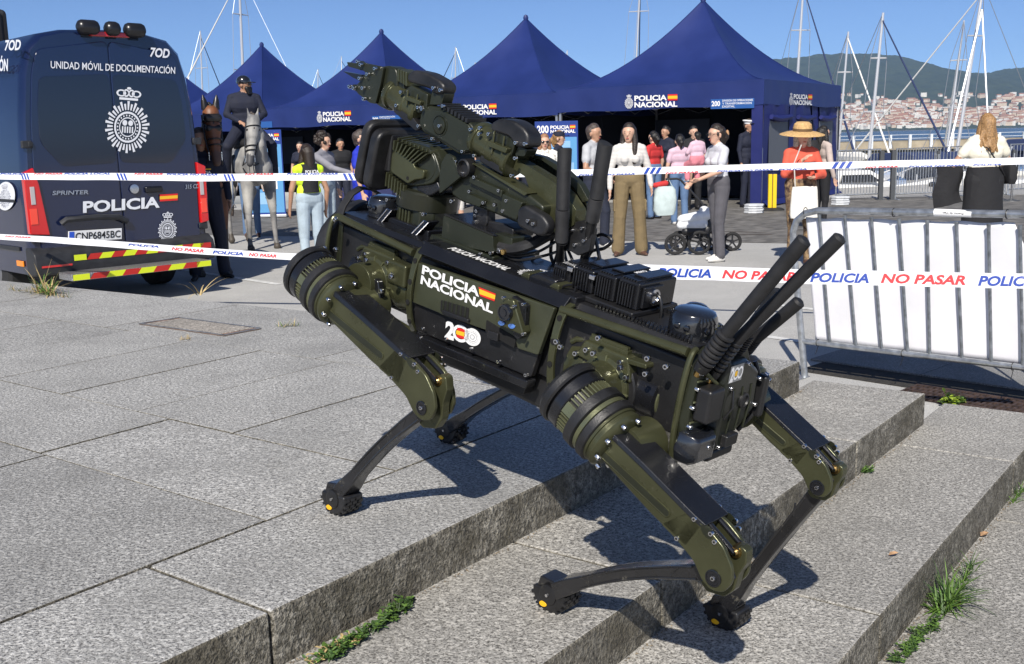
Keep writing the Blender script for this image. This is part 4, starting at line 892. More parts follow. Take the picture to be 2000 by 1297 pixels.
def person(label,pos,h,yaw,shirt,pants,shoe=None,skin=SK1,hair=None,hairstyle='short',arms=None,legs=None,sleeve='long',female=True,head=(0,0),glasses=None,lean=0,pantcut='straight',hat=None,shorts=False,vox=.0115,group='visitors and officers on the plaza',bulk=1.0,hands=True,torso2=None,seat=None):
    """local frame: x to the person's left... +x right side as seen from behind, y forward, z up; yaw turns it on the ground"""
    e=empty('person',label,'person',matrix=face_matrix(V(pos),yaw),group=group); s=h/1.70
    def P(x,y,z): 
        z0=.93; yy=y+ (z-z0)*math.tan(lean) if z>z0 else y
        return V((x*s,yy*s,z*s))
    B=Body(); sh=.165 if female else .19; hip=.095; w=bulk*s
    mats=[shirt,pants,skin,shoe or BLK]; SH,PA,SKN,SHO=0,1,2,3
    X=(0,1,0)
    # torso
    B.seg(P(-.06,0,1.0),P(.06,0,1.0),.135*w,.135*w,PA if not seat else PA,(X,.80))
    B.seg(P(-.055,0,1.10),P(.055,0,1.10),(.115 if female else .13)*w,(.115 if female else .13)*w,SH,(X,.76))
    B.seg(P(-.07,.01,1.27),P(.07,.01,1.27),(.125 if female else .145)*w,(.125 if female else .145)*w,SH,(X,.76))
    B.seg(P(-.11,-.005,1.385),P(.11,-.005,1.385),.078*w,.078*w,SH,(X,.85))
    if female:
        for k in(-1,1): B.seg(P(.07*k,.075,1.25),P(.07*k,.085,1.25),.06*w,.058*w,SH)
    for k in(-1,1): B.seg(P(0,0,1.43),P(sh*k,-.005,1.385),.055*w,.058*w,SH)
    # neck and head
    hx,hy=head; Hc=P(hx*.02,.015+hy*.02,1.570)
    B.seg(P(0,-.012,1.41),P(0,.008,1.51),.050*s,.046*s,SKN)
    for k in(-1,1): B.seg(P(.03*k,-.015,1.455),P(.10*k,-.01,1.415),.040*w,.045*w,SH)
    Hr=Matrix.Rotation(-hx,3,'Z')@Matrix.Rotation(hy,3,'X')
    def Q(x,y,z): return Hc+Hr@(V((x,y,z))*s)
    B.seg(Q(0,-.02,.035),Q(0,.012,.03),.088*s,.084*s,SKN); B.seg(Q(0,.02,-.03),Q(0,.03,-.065),.066*s,.046*s,SKN)
    B.seg(Q(0,.090,.004),Q(0,.102,-.020),.008*s,.0115*s,SKN); 
    for k in(-1,1): B.seg(Q(.080*k,-.01,.01),Q(.084*k,-.015,-.02),.018*s,.013*s,SKN)
    # arms
    arms=arms or [((-.24,-.01,1.12),(-.25,.06,.87)),((.24,-.01,1.12),(.25,.06,.87))]
    for k,(el,wr) in zip((-1,1),arms):
        S_=P(sh*k,-.005,1.375); E_=P(*el); Wr=P(*wr)
        a_m=SH; f_m=SH if sleeve=='long' else SKN
        B.seg(S_,E_.lerp(S_,.0 if sleeve=='long' else .45) if sleeve!='none' else S_,.056*w,.050*w if sleeve=='long' else .058*w,a_m,None,-.004 if sleeve!='none' else 0)
        B.seg(S_,E_,.046*w,.038*s,a_m if sleeve=='long' else SKN)
        B.seg(E_,Wr.lerp(E_,.12) if sleeve=='long' else Wr,.042*w if sleeve=='long' else .036*s,.036*w if sleeve=='long' else .024*s,f_m)
        d=(Wr-E_).normalized(); B.seg(Wr,Wr+d*.02*s,.022*s,.024*s,SKN)
        if hands:
            side=d.orthogonal().normalized(); inn=V((-k,0,0)); side=(d.cross(V((0,1,0))) if abs(d.y)<.8 else d.cross(V((1,0,0)))).normalized(); nrm=d.cross(side)
            pc=Wr+d*.055*s; B.seg(Wr+d*.02*s,pc+d*.02*s,.026*s,.034*s,SKN,(side,.55))
            for fi,(o_,l_) in enumerate(((-.026,.062),(-.009,.072),(.009,.068),(.026,.054))):
                a=pc+nrm*o_*s+d*.025*s; b=a+d*l_*.5*s+side*.004*s; c=b+d*l_*.4*s+side*.018*s; B.seg(a,b,.0088*s,.0082*s,SKN); B.seg(b,c,.0082*s,.0072*s,SKN)
            a=pc-nrm*.032*s-d*.02*s; B.seg(a,a-nrm*.022*s+d*.03*s,.0095*s,.0085*s,SKN); B.seg(a-nrm*.022*s+d*.03*s,a-nrm*.024*s+d*.055*s,.0085*s,.0078*s,SKN)
    # legs
    legs=legs or [((-.10,.01,.50),(-.11,-.02,.085),0),((.10,.01,.50),(.11,-.02,.085),0)]
    for k,(kn,an,ft) in zip((-1,1),legs):
        Hh=P(hip*k,0,.93); K_=P(*kn); A_=P(*an)
        if pantcut=='wide': r=(.105,.085,.082,.088)
        elif pantcut=='slim': r=(.096,.060,.052,.042)
        elif pantcut=='skirt': r=(.12,.11,.105,.06)
        else: r=(.098,.072,.066,.062)
        B.seg(Hh,K_,r[0]*w,r[1]*w,PA); B.seg(K_,A_.lerp(K_,.02),r[2]*w,r[3]*w,PA if not shorts else SKN)
        f=V((math.sin(ft),math.cos(ft),0)); base=V((A_.x,A_.y,0)); zz=A_.z-.085*s
        B.seg(base-f*.03*s+V((0,0,.040*s+zz)),base+f*.06*s+V((0,0,.036*s+zz)),.038*s,.040*s,SHO,None,-.0)
        B.seg(base+f*.06*s+V((0,0,.034*s+zz)),base+f*.155*s+V((0,0,.024*s+zz)),.040*s,.026*s,SHO,((0,0,1),.8))
        B.seg(A_,V((A_.x,A_.y,A_.z-.04*s)),.036*s,.036*s,SKN,None,.01)
    B.build('body',mats,e,vox)
    # face
    m=MB()
    for k in(-1,1): m.sph(Q(.031*k,.0865,.016),(.0095*s,.005*s,.0048*s),8,0,Hr)
    for k in(-1,1): m.box(Q(.033*k,.089,.036),(.024*s,.004*s,.003*s),Hr)
    if glasses!='sun': m.build('eyes_and_brows',EYE,e,kind='stuff')
    m=MB(); m.sph(Q(0,.083,-.052),(.023*s,.010*s,.007*s),8,0,Hr); m.build('mouth',LIP,e)
    if glasses:
        g=MB()
        for k in(-1,1):
            if glasses=='sun': g.sph(Q(.034*k,.090,.016),(.028*s,.012*s,.020*s),10,0,Hr)
            else: g.tube([Q(.034*k+.025*math.cos(a),.100,.014+.019*math.sin(a)) for a in np.linspace(0,6.28,12)],.0028*s,5)
            g.tube([Q(.06*k,.092,.02),Q(.088*k,-.01,.02)],.003*s,5)
        g.tube([Q(-.01,.100,.02),Q(.01,.100,.02)],.003*s,5); g.build('glasses',SHADE,e)
    # hair
    if hair:
        hb=Body(); hb_s=lambda a,b,r0,r1,sq=None: hb.seg(a,b,r0*s,r1*s,0,sq)
        hb_s(Q(0,-.032,.049),Q(0,-.010,.076),.096,.080)
        if hairstyle=='short': hb_s(Q(0,-.045,.01),Q(0,-.05,-.03),.080,.060)
        if hairstyle in('long','verylong','bob','tied'):
            for k in(-1,1): hb_s(Q(.02*k,.03,.100),Q(.082*k,.015,.01),.020,.018)
        if hairstyle in('long','verylong'):
            Lg=-.27 if hairstyle=='long' else -.36
            for k in(-1,1):
                hb_s(Q(.055*k,-.01,.04),Q(.080*k,.0,-.08),.046,.040); hb_s(Q(.080*k,.0,-.08),Q(.082*k,.02 if hairstyle=='long' else .05,Lg),.040,.028)
            hb_s(Q(0,-.055,.03),Q(0,-.07,-.12),.085,.070); hb_s(Q(0,-.07,-.12),Q(0,-.085,Lg),.068,.045)
        if hairstyle=='bob':
            for k in(-1,1): hb_s(Q(.06*k,-.015,.03),Q(.082*k,.0,-.09),.045,.034)
            hb_s(Q(0,-.05,.02),Q(0,-.06,-.10),.085,.068)
        if hairstyle=='tied': hb_s(Q(0,-.05,.01),Q(0,-.07,-.05),.078,.05); hb_s(Q(0,-.10,.02),Q(0,-.13,-.02),.045,.05); hb_s(Q(0,-.12,-.05),Q(0,-.10,-.12),.035,.02)
        if hairstyle=='curly':
            rc=random.Random(5)
            for k in range(46):
                a=rc.uniform(0,6.28); b=rc.uniform(-.5,1.4); q=V((math.cos(a)*math.cos(b)*.098,math.sin(a)*math.cos(b)*.10-.028,math.sin(b)*.105+.045))
                if q.y>.055 and q.z<.07: continue
                hb_s(Q(*q),Q(*(q*1.08)),.030,.028)
        hb.build('hair',[hair],e,.009,2)
    return e,P,Q,s
def wrap_strap(name,pts,r,m,parent): b=MB(); b.tube(pts,r,6); return b.build(name,m,parent)
def at_ground(px,py): p=ong(px,py); p.z=gz(p.x); return p
def at_depth(px,Z): x=(px-CX)/FPX*Z; return V((x,Z*.984,gz(x)))
CAMYAW=math.pi   # facing the camera = looking along -y
SHR=cloth('stripe_shirt',(.62,.60,.56))
def stripes(m,c2,scale,axis='Z',thr=.5):
    n=m.node_tree; b=n.nodes['Principled BSDF']; tc=n.nodes.new('ShaderNodeTexCoord'); w=n.nodes.new('ShaderNodeTexWave'); w.bands_direction=axis; w.inputs['Scale'].default_value=scale; n.links.new(tc.outputs['Object'],w.inputs[0])
    mr=n.nodes.new('ShaderNodeMapRange'); mr.inputs[1].default_value=thr-.1; mr.inputs[2].default_value=thr+.1; n.links.new(w.outputs[0],mr.inputs[0]); x=n.nodes.new('ShaderNodeMix'); x.data_type='RGBA'; c=b.inputs['Base Color'].default_value[:]
    x.inputs[6].default_value=c; x.inputs[7].default_value=(*c2,1); n.links.new(mr.outputs[0],x.inputs[0]); n.links.new(x.outputs[2],b.inputs['Base Color'])
SHR=mat('stripe_shirt2',(.66,.64,.60),.85,bump=.6,bscale=14); stripes(SHR,(.34,.32,.32),18,'Z',.78)
KHAKI=cloth('khaki_cargo',(.17,.125,.062)); GREYT=cloth('grey_tee',(.42,.43,.45)); LGREY=cloth('light_grey_tee',(.52,.53,.57)); DGP=cloth('dark_grey_trousers',(.085,.083,.095)); NAVYP=cloth('navy_trousers',(.014,.018,.035)); JEANS=cloth('blue_jeans',(.10,.17,.30)); LJEANS=cloth('pale_jeans',(.36,.44,.50)); BLKC=cloth('black_cloth',(.010,.010,.012)); CORAL=cloth('coral_jumper',(.60,.095,.055)); PATT=mat('floral_leggings',(.05,.025,.02),.8,var=1,vscale=26,c2=(.30,.20,.10)); PINK=cloth('pink_tee',(.58,.40,.48)); CREAM=cloth('cream_tee',(.72,.68,.56)); BEIGE=cloth('beige_jacket',(.45,.37,.33)); WDOT=mat('dotted_blouse',(.72,.69,.62),.8,var=.5,vscale=30,bump=.3,bscale=20); ROYAL=cloth('royal_blue_tee',(.012,.03,.45)); HIVIS=mat('hi_vis_yellow',(.62,.85,.03),.7,bump=.4,bscale=15); REDT=cloth('red_top',(.50,.03,.03)); WSHOE=mat('white_shoe',(.62,.61,.58),.6); SAND=mat('sandal_brown',(.09,.045,.03),.6); POL=cloth('police_navy',(.009,.012,.028)); ORT=cloth('orange_cloth',(.75,.16,.04)); KIDP=cloth('child_pink',(.60,.20,.24))
# --- striped woman
STR=person('woman with long dark hair in striped jumper and khaki cargo trousers',at_ground(1230,499),1.72,CAMYAW+.0,SHR,KHAKI,SAND,hair=HDB,hairstyle='verylong',pantcut='wide',arms=[((-.25,-.02,1.12),(-.27,.08,.90)),((.25,-.01,1.12),(.26,.05,.86))],legs=[((-.13,.01,.50),(-.155,-.01,.085),-.3),((.13,.01,.50),(.155,-.01,.085),.3)],head=(.35,0),vox=.010)
m=MB(); P=STR[1]; 
for k in(-1,1): m.box(P(.19*k,.0,.66),(.05,.12,.16))
m.build('cargo_pocket',KHAKI,STR[0],bevel=.012,kind='stuff')
# --- mother with clip in hair, dark grey trousers
MOT=person('woman in light grey tee and dark grey trousers holding a child beside the pram',at_ground(1402,510),1.66,CAMYAW-1.25,LGREY,DGP,WSHOE,hair=HDB,hairstyle='tied',sleeve='short',glasses='thin',arms=[((-.22,.10,1.14),(-.10,.30,1.05)),((.22,.10,1.12),(.10,.32,1.00))],pantcut='straight',lean=.05,vox=.010,legs=[((-.09,.04,.50),(-.10,.02,.085),0),((.09,-.02,.50),(.10,-.06,.085),0)])
m=MB(); Q=MOT[2]; m.sph(Q(0,-.16,.02),(.03,.02,.05),8); m.build('hair_clip',mat('clip_amber',(.45,.25,.12),.3),MOT[0])
# --- child on her arm
kp=MOT[0].matrix_world@V((0,.30,.80)); 
KID=person('small dark haired child in pink held by the woman in light grey tee',kp-V((0,0,.0)),.78,CAMYAW-2.7,PINK,KIDP,WSHOE,hair=HB,hairstyle='short',arms=[((-.26,.05,1.18),(-.2,.2,1.1)),((.26,.05,1.18),(.2,.2,1.1))],legs=[((-.14,.26,.86),(-.16,.2,.50),0),((.14,.26,.86),(.16,.2,.50),0)],vox=.008,hands=False,bulk=1.25)
# --- hat woman
HAT=person('woman in coral jumper, straw hat and patterned leggings holding a camera',at_ground(1560,519),1.60,CAMYAW+.12,CORAL,PATT,SAND,hair=HGR,hairstyle='bob',pantcut='slim',arms=[((-.25,.06,1.12),(-.06,.24,1.10)),((.24,.08,1.14),(.09,.24,1.30))],bulk=1.08,vox=.010)
Q=HAT[2]; m=MB(); m.lathe(Q(0,-.01,.055),(0,.12,1),[(-.018,.255),(-.012,.25),(.012,.17),(.022,.112),(.05,.108),(.10,.098),(.125,.07),(.132,.01)],28); m.build('straw_hat',mat('straw',(.52,.33,.14),.8,var=.2,vscale=50,bump=.8,bscale=120),HAT[0])
m=MB(); m.lathe(Q(0,-.005,.082),(0,.12,1),[(0,.112),(.03,.109)],28,caps=False); m.build('hat_band',cloth('band_dark',(.12,.07,.03)),HAT[0])
def bag(name,label,cat,loc,rings_,mt,strap=None,smt=None,rot=0):
    """soft bag lofted through (centre, half width, half depth) rings"""
    e=empty(name,label,cat,loc=loc,rotz=rot); m=MB(); rr=[]
    for i,(c,w,d) in enumerate(rings_):
        c=V(c); n=20; rr.append([c+V((w*math.copysign(abs(math.cos(t))**.35,math.cos(t)),d*math.copysign(abs(math.sin(t))**.5,math.sin(t)),.006*math.sin(3*t+i)))*(1+.04*math.sin(5*t+2*i)) if False else c+V((w*math.copysign(abs(math.cos(t))**.35,math.cos(t)),d*math.copysign(abs(math.sin(t))**.5,math.sin(t)),.005*math.sin(3*t+i))) for t in [2*math.pi*k/n for k in range(n)]])
    m.loft(rr); m.build('bag_body',mt,e,bevel=.008,seg=2,smooth=60)
    if strap: m=MB(); m.tube(strap,.007,6); m.build('strap',smt or mt,e)
    return e
hw=HAT[0].matrix_world
bag('tote_bag','white cloth tote bag hanging in front of the woman with the straw hat','bag',hw@V((.03,.19,0)),[((0,0,.93),.145,.012),((0,0,.88),.152,.022),((0,.005,.75),.160,.036),((0,.005,.62),.165,.042),((0,0,.57),.158,.035)],cloth('tote_white',(.72,.69,.62)),[(-.11,0,.9),(-.17,-.1,1.2),(-.13,-.2,1.40)],rot=.1)
m=MB(); pc=hw@V((.02,.30,1.17)); m.box(pc,(.12,.07,.08)); m.lathe(pc,(-.1,-1,0),[(.03,.028),(.08,.028)],14); m.build('camera_held',mat('camera_dark_red',(.05,.012,.015),.35),bevel=.008,label='small dark red camera held by the woman with the straw hat',cat='camera')
# --- woman from behind right
BK=person('woman with blonde wavy hair seen from behind in cream tee and black skirt',at_depth(1907,12.6),1.66,.03,CREAM,BLKC,BLKC,skin=SK2,hair=HBL,hairstyle='long',sleeve='short',pantcut='skirt',bulk=1.18,arms=[((-.33,.04,1.16),(-.40,.16,.99)),((.31,.06,1.16),(.30,.22,1.05))],vox=.010)
m=MB(); rr=[]
for z,w_,y_ in((1.06,.20,.15),(.95,.21,.155),(.8,.215,.16),(.55,.235,.17),(.38,.24,.175)): rr.append([V((w_*math.cos(a),y_*math.sin(a),z)) for a in np.linspace(0,2*math.pi,32,endpoint=False)])
m.loft(rr,0,False); m.build('skirt',BLKC,BK[0],smooth=60)
wv=Body(); Q=BK[2]; rc=random.Random(2)
for k in range(26):
    a=-math.pi/2+rc.uniform(-1.7,1.7); x=math.cos(a)*.095; y=math.sin(a)*.10-.01; 
    p=[Q(x*.8,y*.8,.06),Q(x*1.0,y,-.05),Q(x*1.2+rc.uniform(-.02,.02),y*1.05,-.15),Q(x*1.1+rc.uniform(-.03,.03),y*1.1-.02,-.27+rc.uniform(-.05,.04))]
    for u_,v_ in zip(p,p[1:]): wv.seg(u_,v_,.017,.013,0)
wv.build('wavy_locks',[HBL],BK[0],.0075,1)
m=MB(); m.tube([BK[1](-.14,.0,1.45),BK[1](-.03,-.135,1.30),BK[1](.12,-.15,1.08),BK[1](.22,-.06,.98)],.009,6); m.build('bag_strap',BLKC,BK[0])
bm=BK[0].matrix_world
e=empty('black_jacket','black jacket hanging over the left arm of the woman in the cream tee','jacket',loc=bm@V((-.40,.10,0))); m=MB(); rr=[]
for i,z in enumerate(np.linspace(1.08,.62,9)): rr.append([V((x_*(1+.12*i/8)+.02*math.sin(i*.9),y_+.02*math.sin(x_*30+i*.7),z+ (x_*.25 if i==8 else 0))) for x_,y_ in((-.13,0),(-.07,-.04),(0,-.05),(.09,-.045),(.16,-.02),(.16,.03),(0,.05),(-.09,.04))])
m.loft(rr); m.build('jacket_cloth',BLKC,e,smooth=60)
bag('hip_bag','small black shoulder bag at the right hip of the woman in the cream tee','bag',bm@V((.29,-.02,0)),[((0,0,1.10),.03,.07),((0,0,1.05),.05,.10),((0,0,.92),.055,.11),((0,0,.86),.04,.09)],BLKC)
# --- backpack woman
BP=person('dark haired woman in beige jacket with a black backpack beside the tent corner',at_depth(1597,16.6),1.60,CAMYAW+1.9,BEIGE,BLKC,BLKC,hair=HB,hairstyle='long',glasses='thin',pantcut='slim')
bq=BP[0].matrix_world; bag('backpack','black backpack worn by the woman in the beige jacket','backpack',bq@V((0,-.20,0)),[((0,0,1.40),.09,.05),((0,-.01,1.32),.13,.08),((0,-.02,1.1),.15,.11),((0,-.01,.95),.14,.10),((0,0,.90),.11,.07)],BLKC,rot=CAMYAW+1.9)
# --- grey t-shirt man
person('short haired man in grey printed tee with folded hands left of the striped woman',at_depth(1163,15.2),1.74,CAMYAW+1.0,GREYT,NAVYP,WSHOE,skin=SK2,hair=HSH,hairstyle='short',female=False,sleeve='short',bulk=1.1,arms=[((-.27,.02,1.12),(-.05,.22,1.02)),((.27,.02,1.12),(.05,.22,.98))],legs=[((-.1,.12,.52),(-.1,.10,.085),0),((.1,-.08,.5),(.1,-.26,.12),0)])
person('smiling woman with sunglasses and auburn hair in white dotted blouse',at_depth(1070,17),1.63,CAMYAW+.1,WDOT,BLKC,BLKC,hair=HRD,hairstyle='bob',glasses='sun',sleeve='long',bulk=1.1)
pc=person('officer in black cap and black uniform behind the woman in dotted blouse',at_depth(1097,18.3),1.68,CAMYAW+1.3,POL,POL,BLK,hair=HBL,hairstyle='tied',group='police officers')
Q=pc[2]; m=MB(); m.lathe(Q(0,-.01,.05),(0,0,1),[(0,.10),(.05,.103),(.075,.09),(.085,.03)],16); m.box(Q(0,.11,.055),(.14,.10,.012)); m.build('cap',POL,pc[0],bevel=.004)
pc=person('officer in black cap and black tee lettered in white at the roll-up banner',at_depth(1045,18.6),1.76,CAMYAW-.6,POL,POL,BLK,skin=SK2,hair=HSH,female=False,sleeve='short',group='police officers')
Q=pc[2]; m=MB(); m.lathe(Q(0,-.01,.05),(0,0,1),[(0,.10),(.05,.103),(.075,.09),(.085,.03)],16); m.box(Q(0,.11,.055),(.14,.10,.012)); m.build('cap',POL,pc[0],bevel=.004)
d=Decal(); d.text('POLICIA',0,.5,1,.4,0,.03); d.text('NACIONAL',0,0,1,.4,0,.03); d.build('chest_lettering',[WHT],pgram((.13,.135,1.30),(-.10,.135,1.30),(.13,.135,1.38)),pc[0])
# tents' dark inside
person('person in pink tee and blue jeans seen from behind entering the nearest tent',at_depth(1326,18.8),1.55,.15,PINK,JEANS,WSHOE,hair=HB,hairstyle='tied',sleeve='short',bulk=1.05)
person('person in red sleeveless top half hidden behind the striped woman',at_depth(1277,20.2),1.62,.7,REDT,JEANS,BLK,hair=HB,hairstyle='tied',sleeve='short')
for i,(px,Z,hh,yw,sk) in enumerate([(1300,22.6,1.72,2.2,SK2),(1352,22.2,1.7,3.3,SK1),(1395,24.0,1.74,2.8,SK1),(684,24.5,1.72,3.6,SK2),(608,27,1.7,2.9,SK1),(955,24.6,1.75,2.6,SK1),(905,25.5,1.68,3.3,SK2)]):
    person(['visitor in black standing furthest left inside the nearest tent','officer in dark uniform in the middle of the nearest tent','dark clothed person deep in the right half of the nearest tent','dark clothed man bending at the opening of the third tent','dark figure deep inside the third tent','dark figure inside the second tent next to the banner','dark figure inside the second tent behind the robot arm'][i],at_depth(px,Z),hh,yw,BLKC if i%2 else POL,BLKC if i!=3 else NAVYP,BLK,skin=sk,hair=HB,female=i%2==0,sleeve='short',vox=.016,hands=False,group='figures in the dark tents',bulk=1.1)
wc=person('officer in dark uniform with white topped cap behind the woman in light grey tee',at_depth(1456,22.4),1.80,CAMYAW+.6,POL,POL,BLK,skin=SK2,hair=HSH,female=False,group='police officers')
Q=wc[2]; m=MB(); m.lathe(Q(0,-.01,.05),(0,.1,1),[(0,.10),(.03,.105),(.06,.135),(.075,.13),(.085,.05)],18,mi=0); m.build('white_cap',mat('cap_white',(.7,.7,.7),.5),wc[0]); m=MB(); m.box(Q(0,.12,.055),(.14,.09,.012)); m.build('cap_peak',BLK,wc[0],bevel=.004)
# --- left group
CUR=person('man with dark curly hair in grey jumper stretching an arm towards the grey horse',at_depth(652,16.2),1.76,CAMYAW+1.2,cloth('mid_grey_jumper',(.22,.22,.25)),LJEANS,WSHOE,hair=HDB,hairstyle='curly',female=False,arms=[((-.24,-.02,1.12),(-.22,.08,.90)),((.30,.30,1.22),(.26,.60,1.14))])
HV=person('long haired officer in black and yellow high visibility vest with back to the crowd',at_depth(620,13.4),1.60,.62,HIVIS,LJEANS,WSHOE,skin=SK2,hair=HDB,hairstyle='verylong',sleeve='none',glasses='thin',arms=[((-.24,.02,1.12),(-.24,.10,.88)),((.25,-.02,1.10),(.26,.06,.86))],vox=.010,group='police officers')
m=MB(); rr=[]
for z,w_,y_ in((1.37,.115,.10),(1.25,.128,.122),(1.1,.118,.115),(1.02,.13,.122)): rr.append([V((w_*math.cos(a),-y_*abs(math.sin(a))-.004,z)) for a in np.linspace(.35,math.pi-.35,12)])
m.loft(rr,0,False,False); m.build('vest_panel',BLKC,HV[0],smooth=60); d=Decal(); d.text('POLICIA',0,.55,1,.4,0,.03); d.text('NACIONAL',0,0,1,.4,0,.03); d.build('vest_lettering',[WHT],pgram((-.09,-.135,1.20),(.09,-.135,1.20),(-.09,-.118,1.30)),HV[0])
RB=person('man with cropped hair and sunglasses in royal blue shirt behind the robot',at_depth(722,15.6),1.78,CAMYAW+1.45,ROYAL,ROYAL,BLK,skin=SK1,hair=HSH,hairstyle='short',female=False,sleeve='short',glasses='sun',bulk=1.15)
person('person in orange shirt and blue trousers mostly hidden behind the robot arm',at_depth(848,19.5),1.62,CAMYAW+.5,ORT,NAVYP,BLK,hair=HBR,sleeve='short',vox=.016,hands=False)
person('sitting tourist in white shorts mostly hidden behind the robot arm',at_depth(900,19.0),1.40,CAMYAW+.5,cloth('white_cloth',(.65,.64,.60)),cloth('white_shorts',(.60,.58,.54)),WSHOE,hair=HBR,sleeve='short',shorts=True,vox=.016,hands=False)
person('person in blue jeans and pale shoes hidden behind the grey horse',at_depth(507,19.4),1.65,CAMYAW+.3,BEIGE,JEANS,SAND,hair=HBR,vox=.014,hands=False)
OF=person('police officer in black uniform and boots holding the brown horse at the van corner',at_ground(410,545),1.84,CAMYAW+.5,POL,POL,BLK,skin=SK2,hair=HSH,female=False,bulk=1.1,legs=[((-.15,.01,.50),(-.17,-.01,.085),-.4),((.14,.01,.50),(.16,.0,.085),.4)],arms=[((-.27,-.02,1.12),(-.26,.10,.90)),((.28,.06,1.15),(.2,.28,1.28))],group='police officers')
d=Decal(); d.text('POLICIA',0,.5,1,.4,0,.03); d.text('NACIONAL',0,0,1,.4,0,.03); d.rect(.0,1.1,1,1.3,1); d.build('chest_lettering',[WHT,YEL],pgram((.14,.150,1.26),(-.08,.150,1.26),(.14,.150,1.34)),OF[0])
# ---------------------------------------------------------------- horses
def horse(label,pos,yaw,coat,coatlegs,muzzle,mane,nose_t,poll_t,forelegs,withers=1.55,group='police horses',blink=False):
    """local: +y forward. nose_t / poll_t = nose tip and poll positions"""
    e=empty('horse',label,'horse',matrix=face_matrix(V(pos),yaw),group=group); B=Body(); W0=withers
    X=(1,0,0)
    B.seg((0,-1.55,W0-.30),(0,-1.15,W0-.32),.27,.31,0,(X,.88)); B.seg((0,-1.2,W0-.36),(0,-.35,W0-.40),.32,.33,0,(X,.84)); B.seg((0,-.4,W0-.34),(0,-.02,W0-.42),.31,.27,0,(X,.80))
    B.seg((0,-.32,W0-.10),(0,-.6,W0-.14),.12,.14,0,(X,.6))
    poll=V(poll_t); nose=V(nose_t); sh_=V((0,-.08,W0-.28)); mid=sh_.lerp(poll,.5)+V((0,.05,.03))
    B.seg(sh_,mid,.27,.19,0,(X,.62)); B.seg(mid,poll+V((0,-.02,-.05)),.185,.125,0,(X,.62)); B.seg(sh_+V((0,.08,-.12)),mid+V((0,.09,-.10)),.22,.13,0,(X,.7))
    hd=nose-poll; L=hd.length; n=hd.normalized(); 
    B.seg(poll,poll+n*.24*L/.6*.9,.105,.100,0); B.seg(poll+n*.2,poll+n*(L-.14),.092,.062,0); B.seg(poll+n*(L-.16),nose,.062,.055,2)
    jw=(n.cross(V((1,0,0)))).normalized(); jw=jw if jw.z<0 else -jw
    B.seg(poll+n*.10+jw*.07,poll+n*.28+jw*.05,.085,.055,0,(X,.7)); B.seg(nose+jw*.03,nose-n*.06+jw*.04,.035,.035,2)
    side=V((1,0,0)); 
    for k in(-1,1): B.seg(poll+side*.06*k+V((0,0,.06)),poll+side*.085*k+V((0,.01,.20)),.032,.008,0)
    for (hx,hy),(kx,ky,kz),(fx,fy) in forelegs:
        B.seg((hx,hy,W0-.62),(kx,ky,kz),.115,.062,0); B.seg((kx,ky,kz),(fx*.9+kx*.1,fy*.9+ky*.1,.15),.058,.034,1); B.seg((fx*.9+kx*.1,fy*.9+ky*.1,.16),(fx,fy+.02,.08),.040,.042,1); B.seg((fx,fy+.03,.05),(fx,fy+.05,.035),.055,.062,3)
    for k in(-1,1):
        B.seg((.15*k,-1.42,W0-.45),(.17*k,-1.25,.88),.20,.13,0,(X,.7)); B.seg((.17*k,-1.25,.88),(.15*k,-1.58,.52),.11,.055,0); B.seg((.15*k,-1.58,.52),(.15*k,-1.50,.14),.048,.036,1); B.seg((.15*k,-1.50,.14),(.15*k,-1.46,.05),.042,.06,3)
    B.seg((0,-1.78,W0-.28),(0,-1.92,.9),.06,.07,4); B.seg((0,-1.92,.9),(0,-1.9,.45),.07,.03,4)
    B.build('body',[coat,coatlegs,muzzle,mat('hoof',(.06,.05,.04),.6),mane],e,.016,4)
    # mane and forelock
    mb=Body()
    for t in np.linspace(0,1,16): p=(sh_+V((0,-.14,.22))).lerp(poll+V((0,-.06,.09)),t)+V((0,-.02,.02+.04*math.sin(t*3))); mb.seg(p,p+V((-.075,-.01,-.14)),.028,.018,0)
    mb.seg(poll+V((0,.02,.09)),poll+n*.15-jw*.085,.03,.02,0); mb.build('mane',[mane],e,.012,1)
    m=MB()
    for k in(-1,1): m.sph(poll+n*.155+side*.088*k-jw*.03,(.018,.024,.024),10)
    m.build('eyes',EYE,e,kind='stuff')
    # bridle
    def loop(t,r,th=.011,tilt=0): c=poll+n*t; q=side; w=jw; return [c+(q*math.cos(a)*r[0]+w*math.sin(a)*r[1]) +w*r[2] for a in np.linspace(0,2*math.pi,22)]
    TACK=mat('black_leather',(.012,.011,.012),.35)
    for t,r in((L-.20,(.078,.085,.01)),(L-.27,(.085,.09,.01)),(.10,(.112,.125,.02))): m=MB(); m.tube(loop(t,r),.010,6); m.build('bridle_strap',TACK,e)
    for k in(-1,1):
        m=MB(); m.tube([poll+n*.02+side*.112*k,poll+n*(L*.5)+side*.10*k+jw*.02,poll+n*(L-.10)+side*.07*k+jw*.03],.010,6); m.build('cheek_strap',TACK,e)
        b_=poll+n*(L-.10)+side*.075*k+jw*.03; m=MB(); m.tube([b_,b_+V((.02*k,-.10,-.12)),sh_+V((.16*k,.15,.0)),V((.10*k,-.35,W0+.18))],.008,6); m.build('rein',TACK,e)
        m=MB(); m.tube([b_+V((0,0,.03)),b_+V((0,0,-.07))],.007,6); m.build('bit_ring',CHROME,e)
    m=MB(); m.tube([V((.24*math.cos(a),.22*abs(math.sin(a))-.05,W0-.42-.18*abs(math.sin(a)))) for a in np.linspace(0,math.pi,14)],.012,6); m.build('breast_strap',TACK,e)
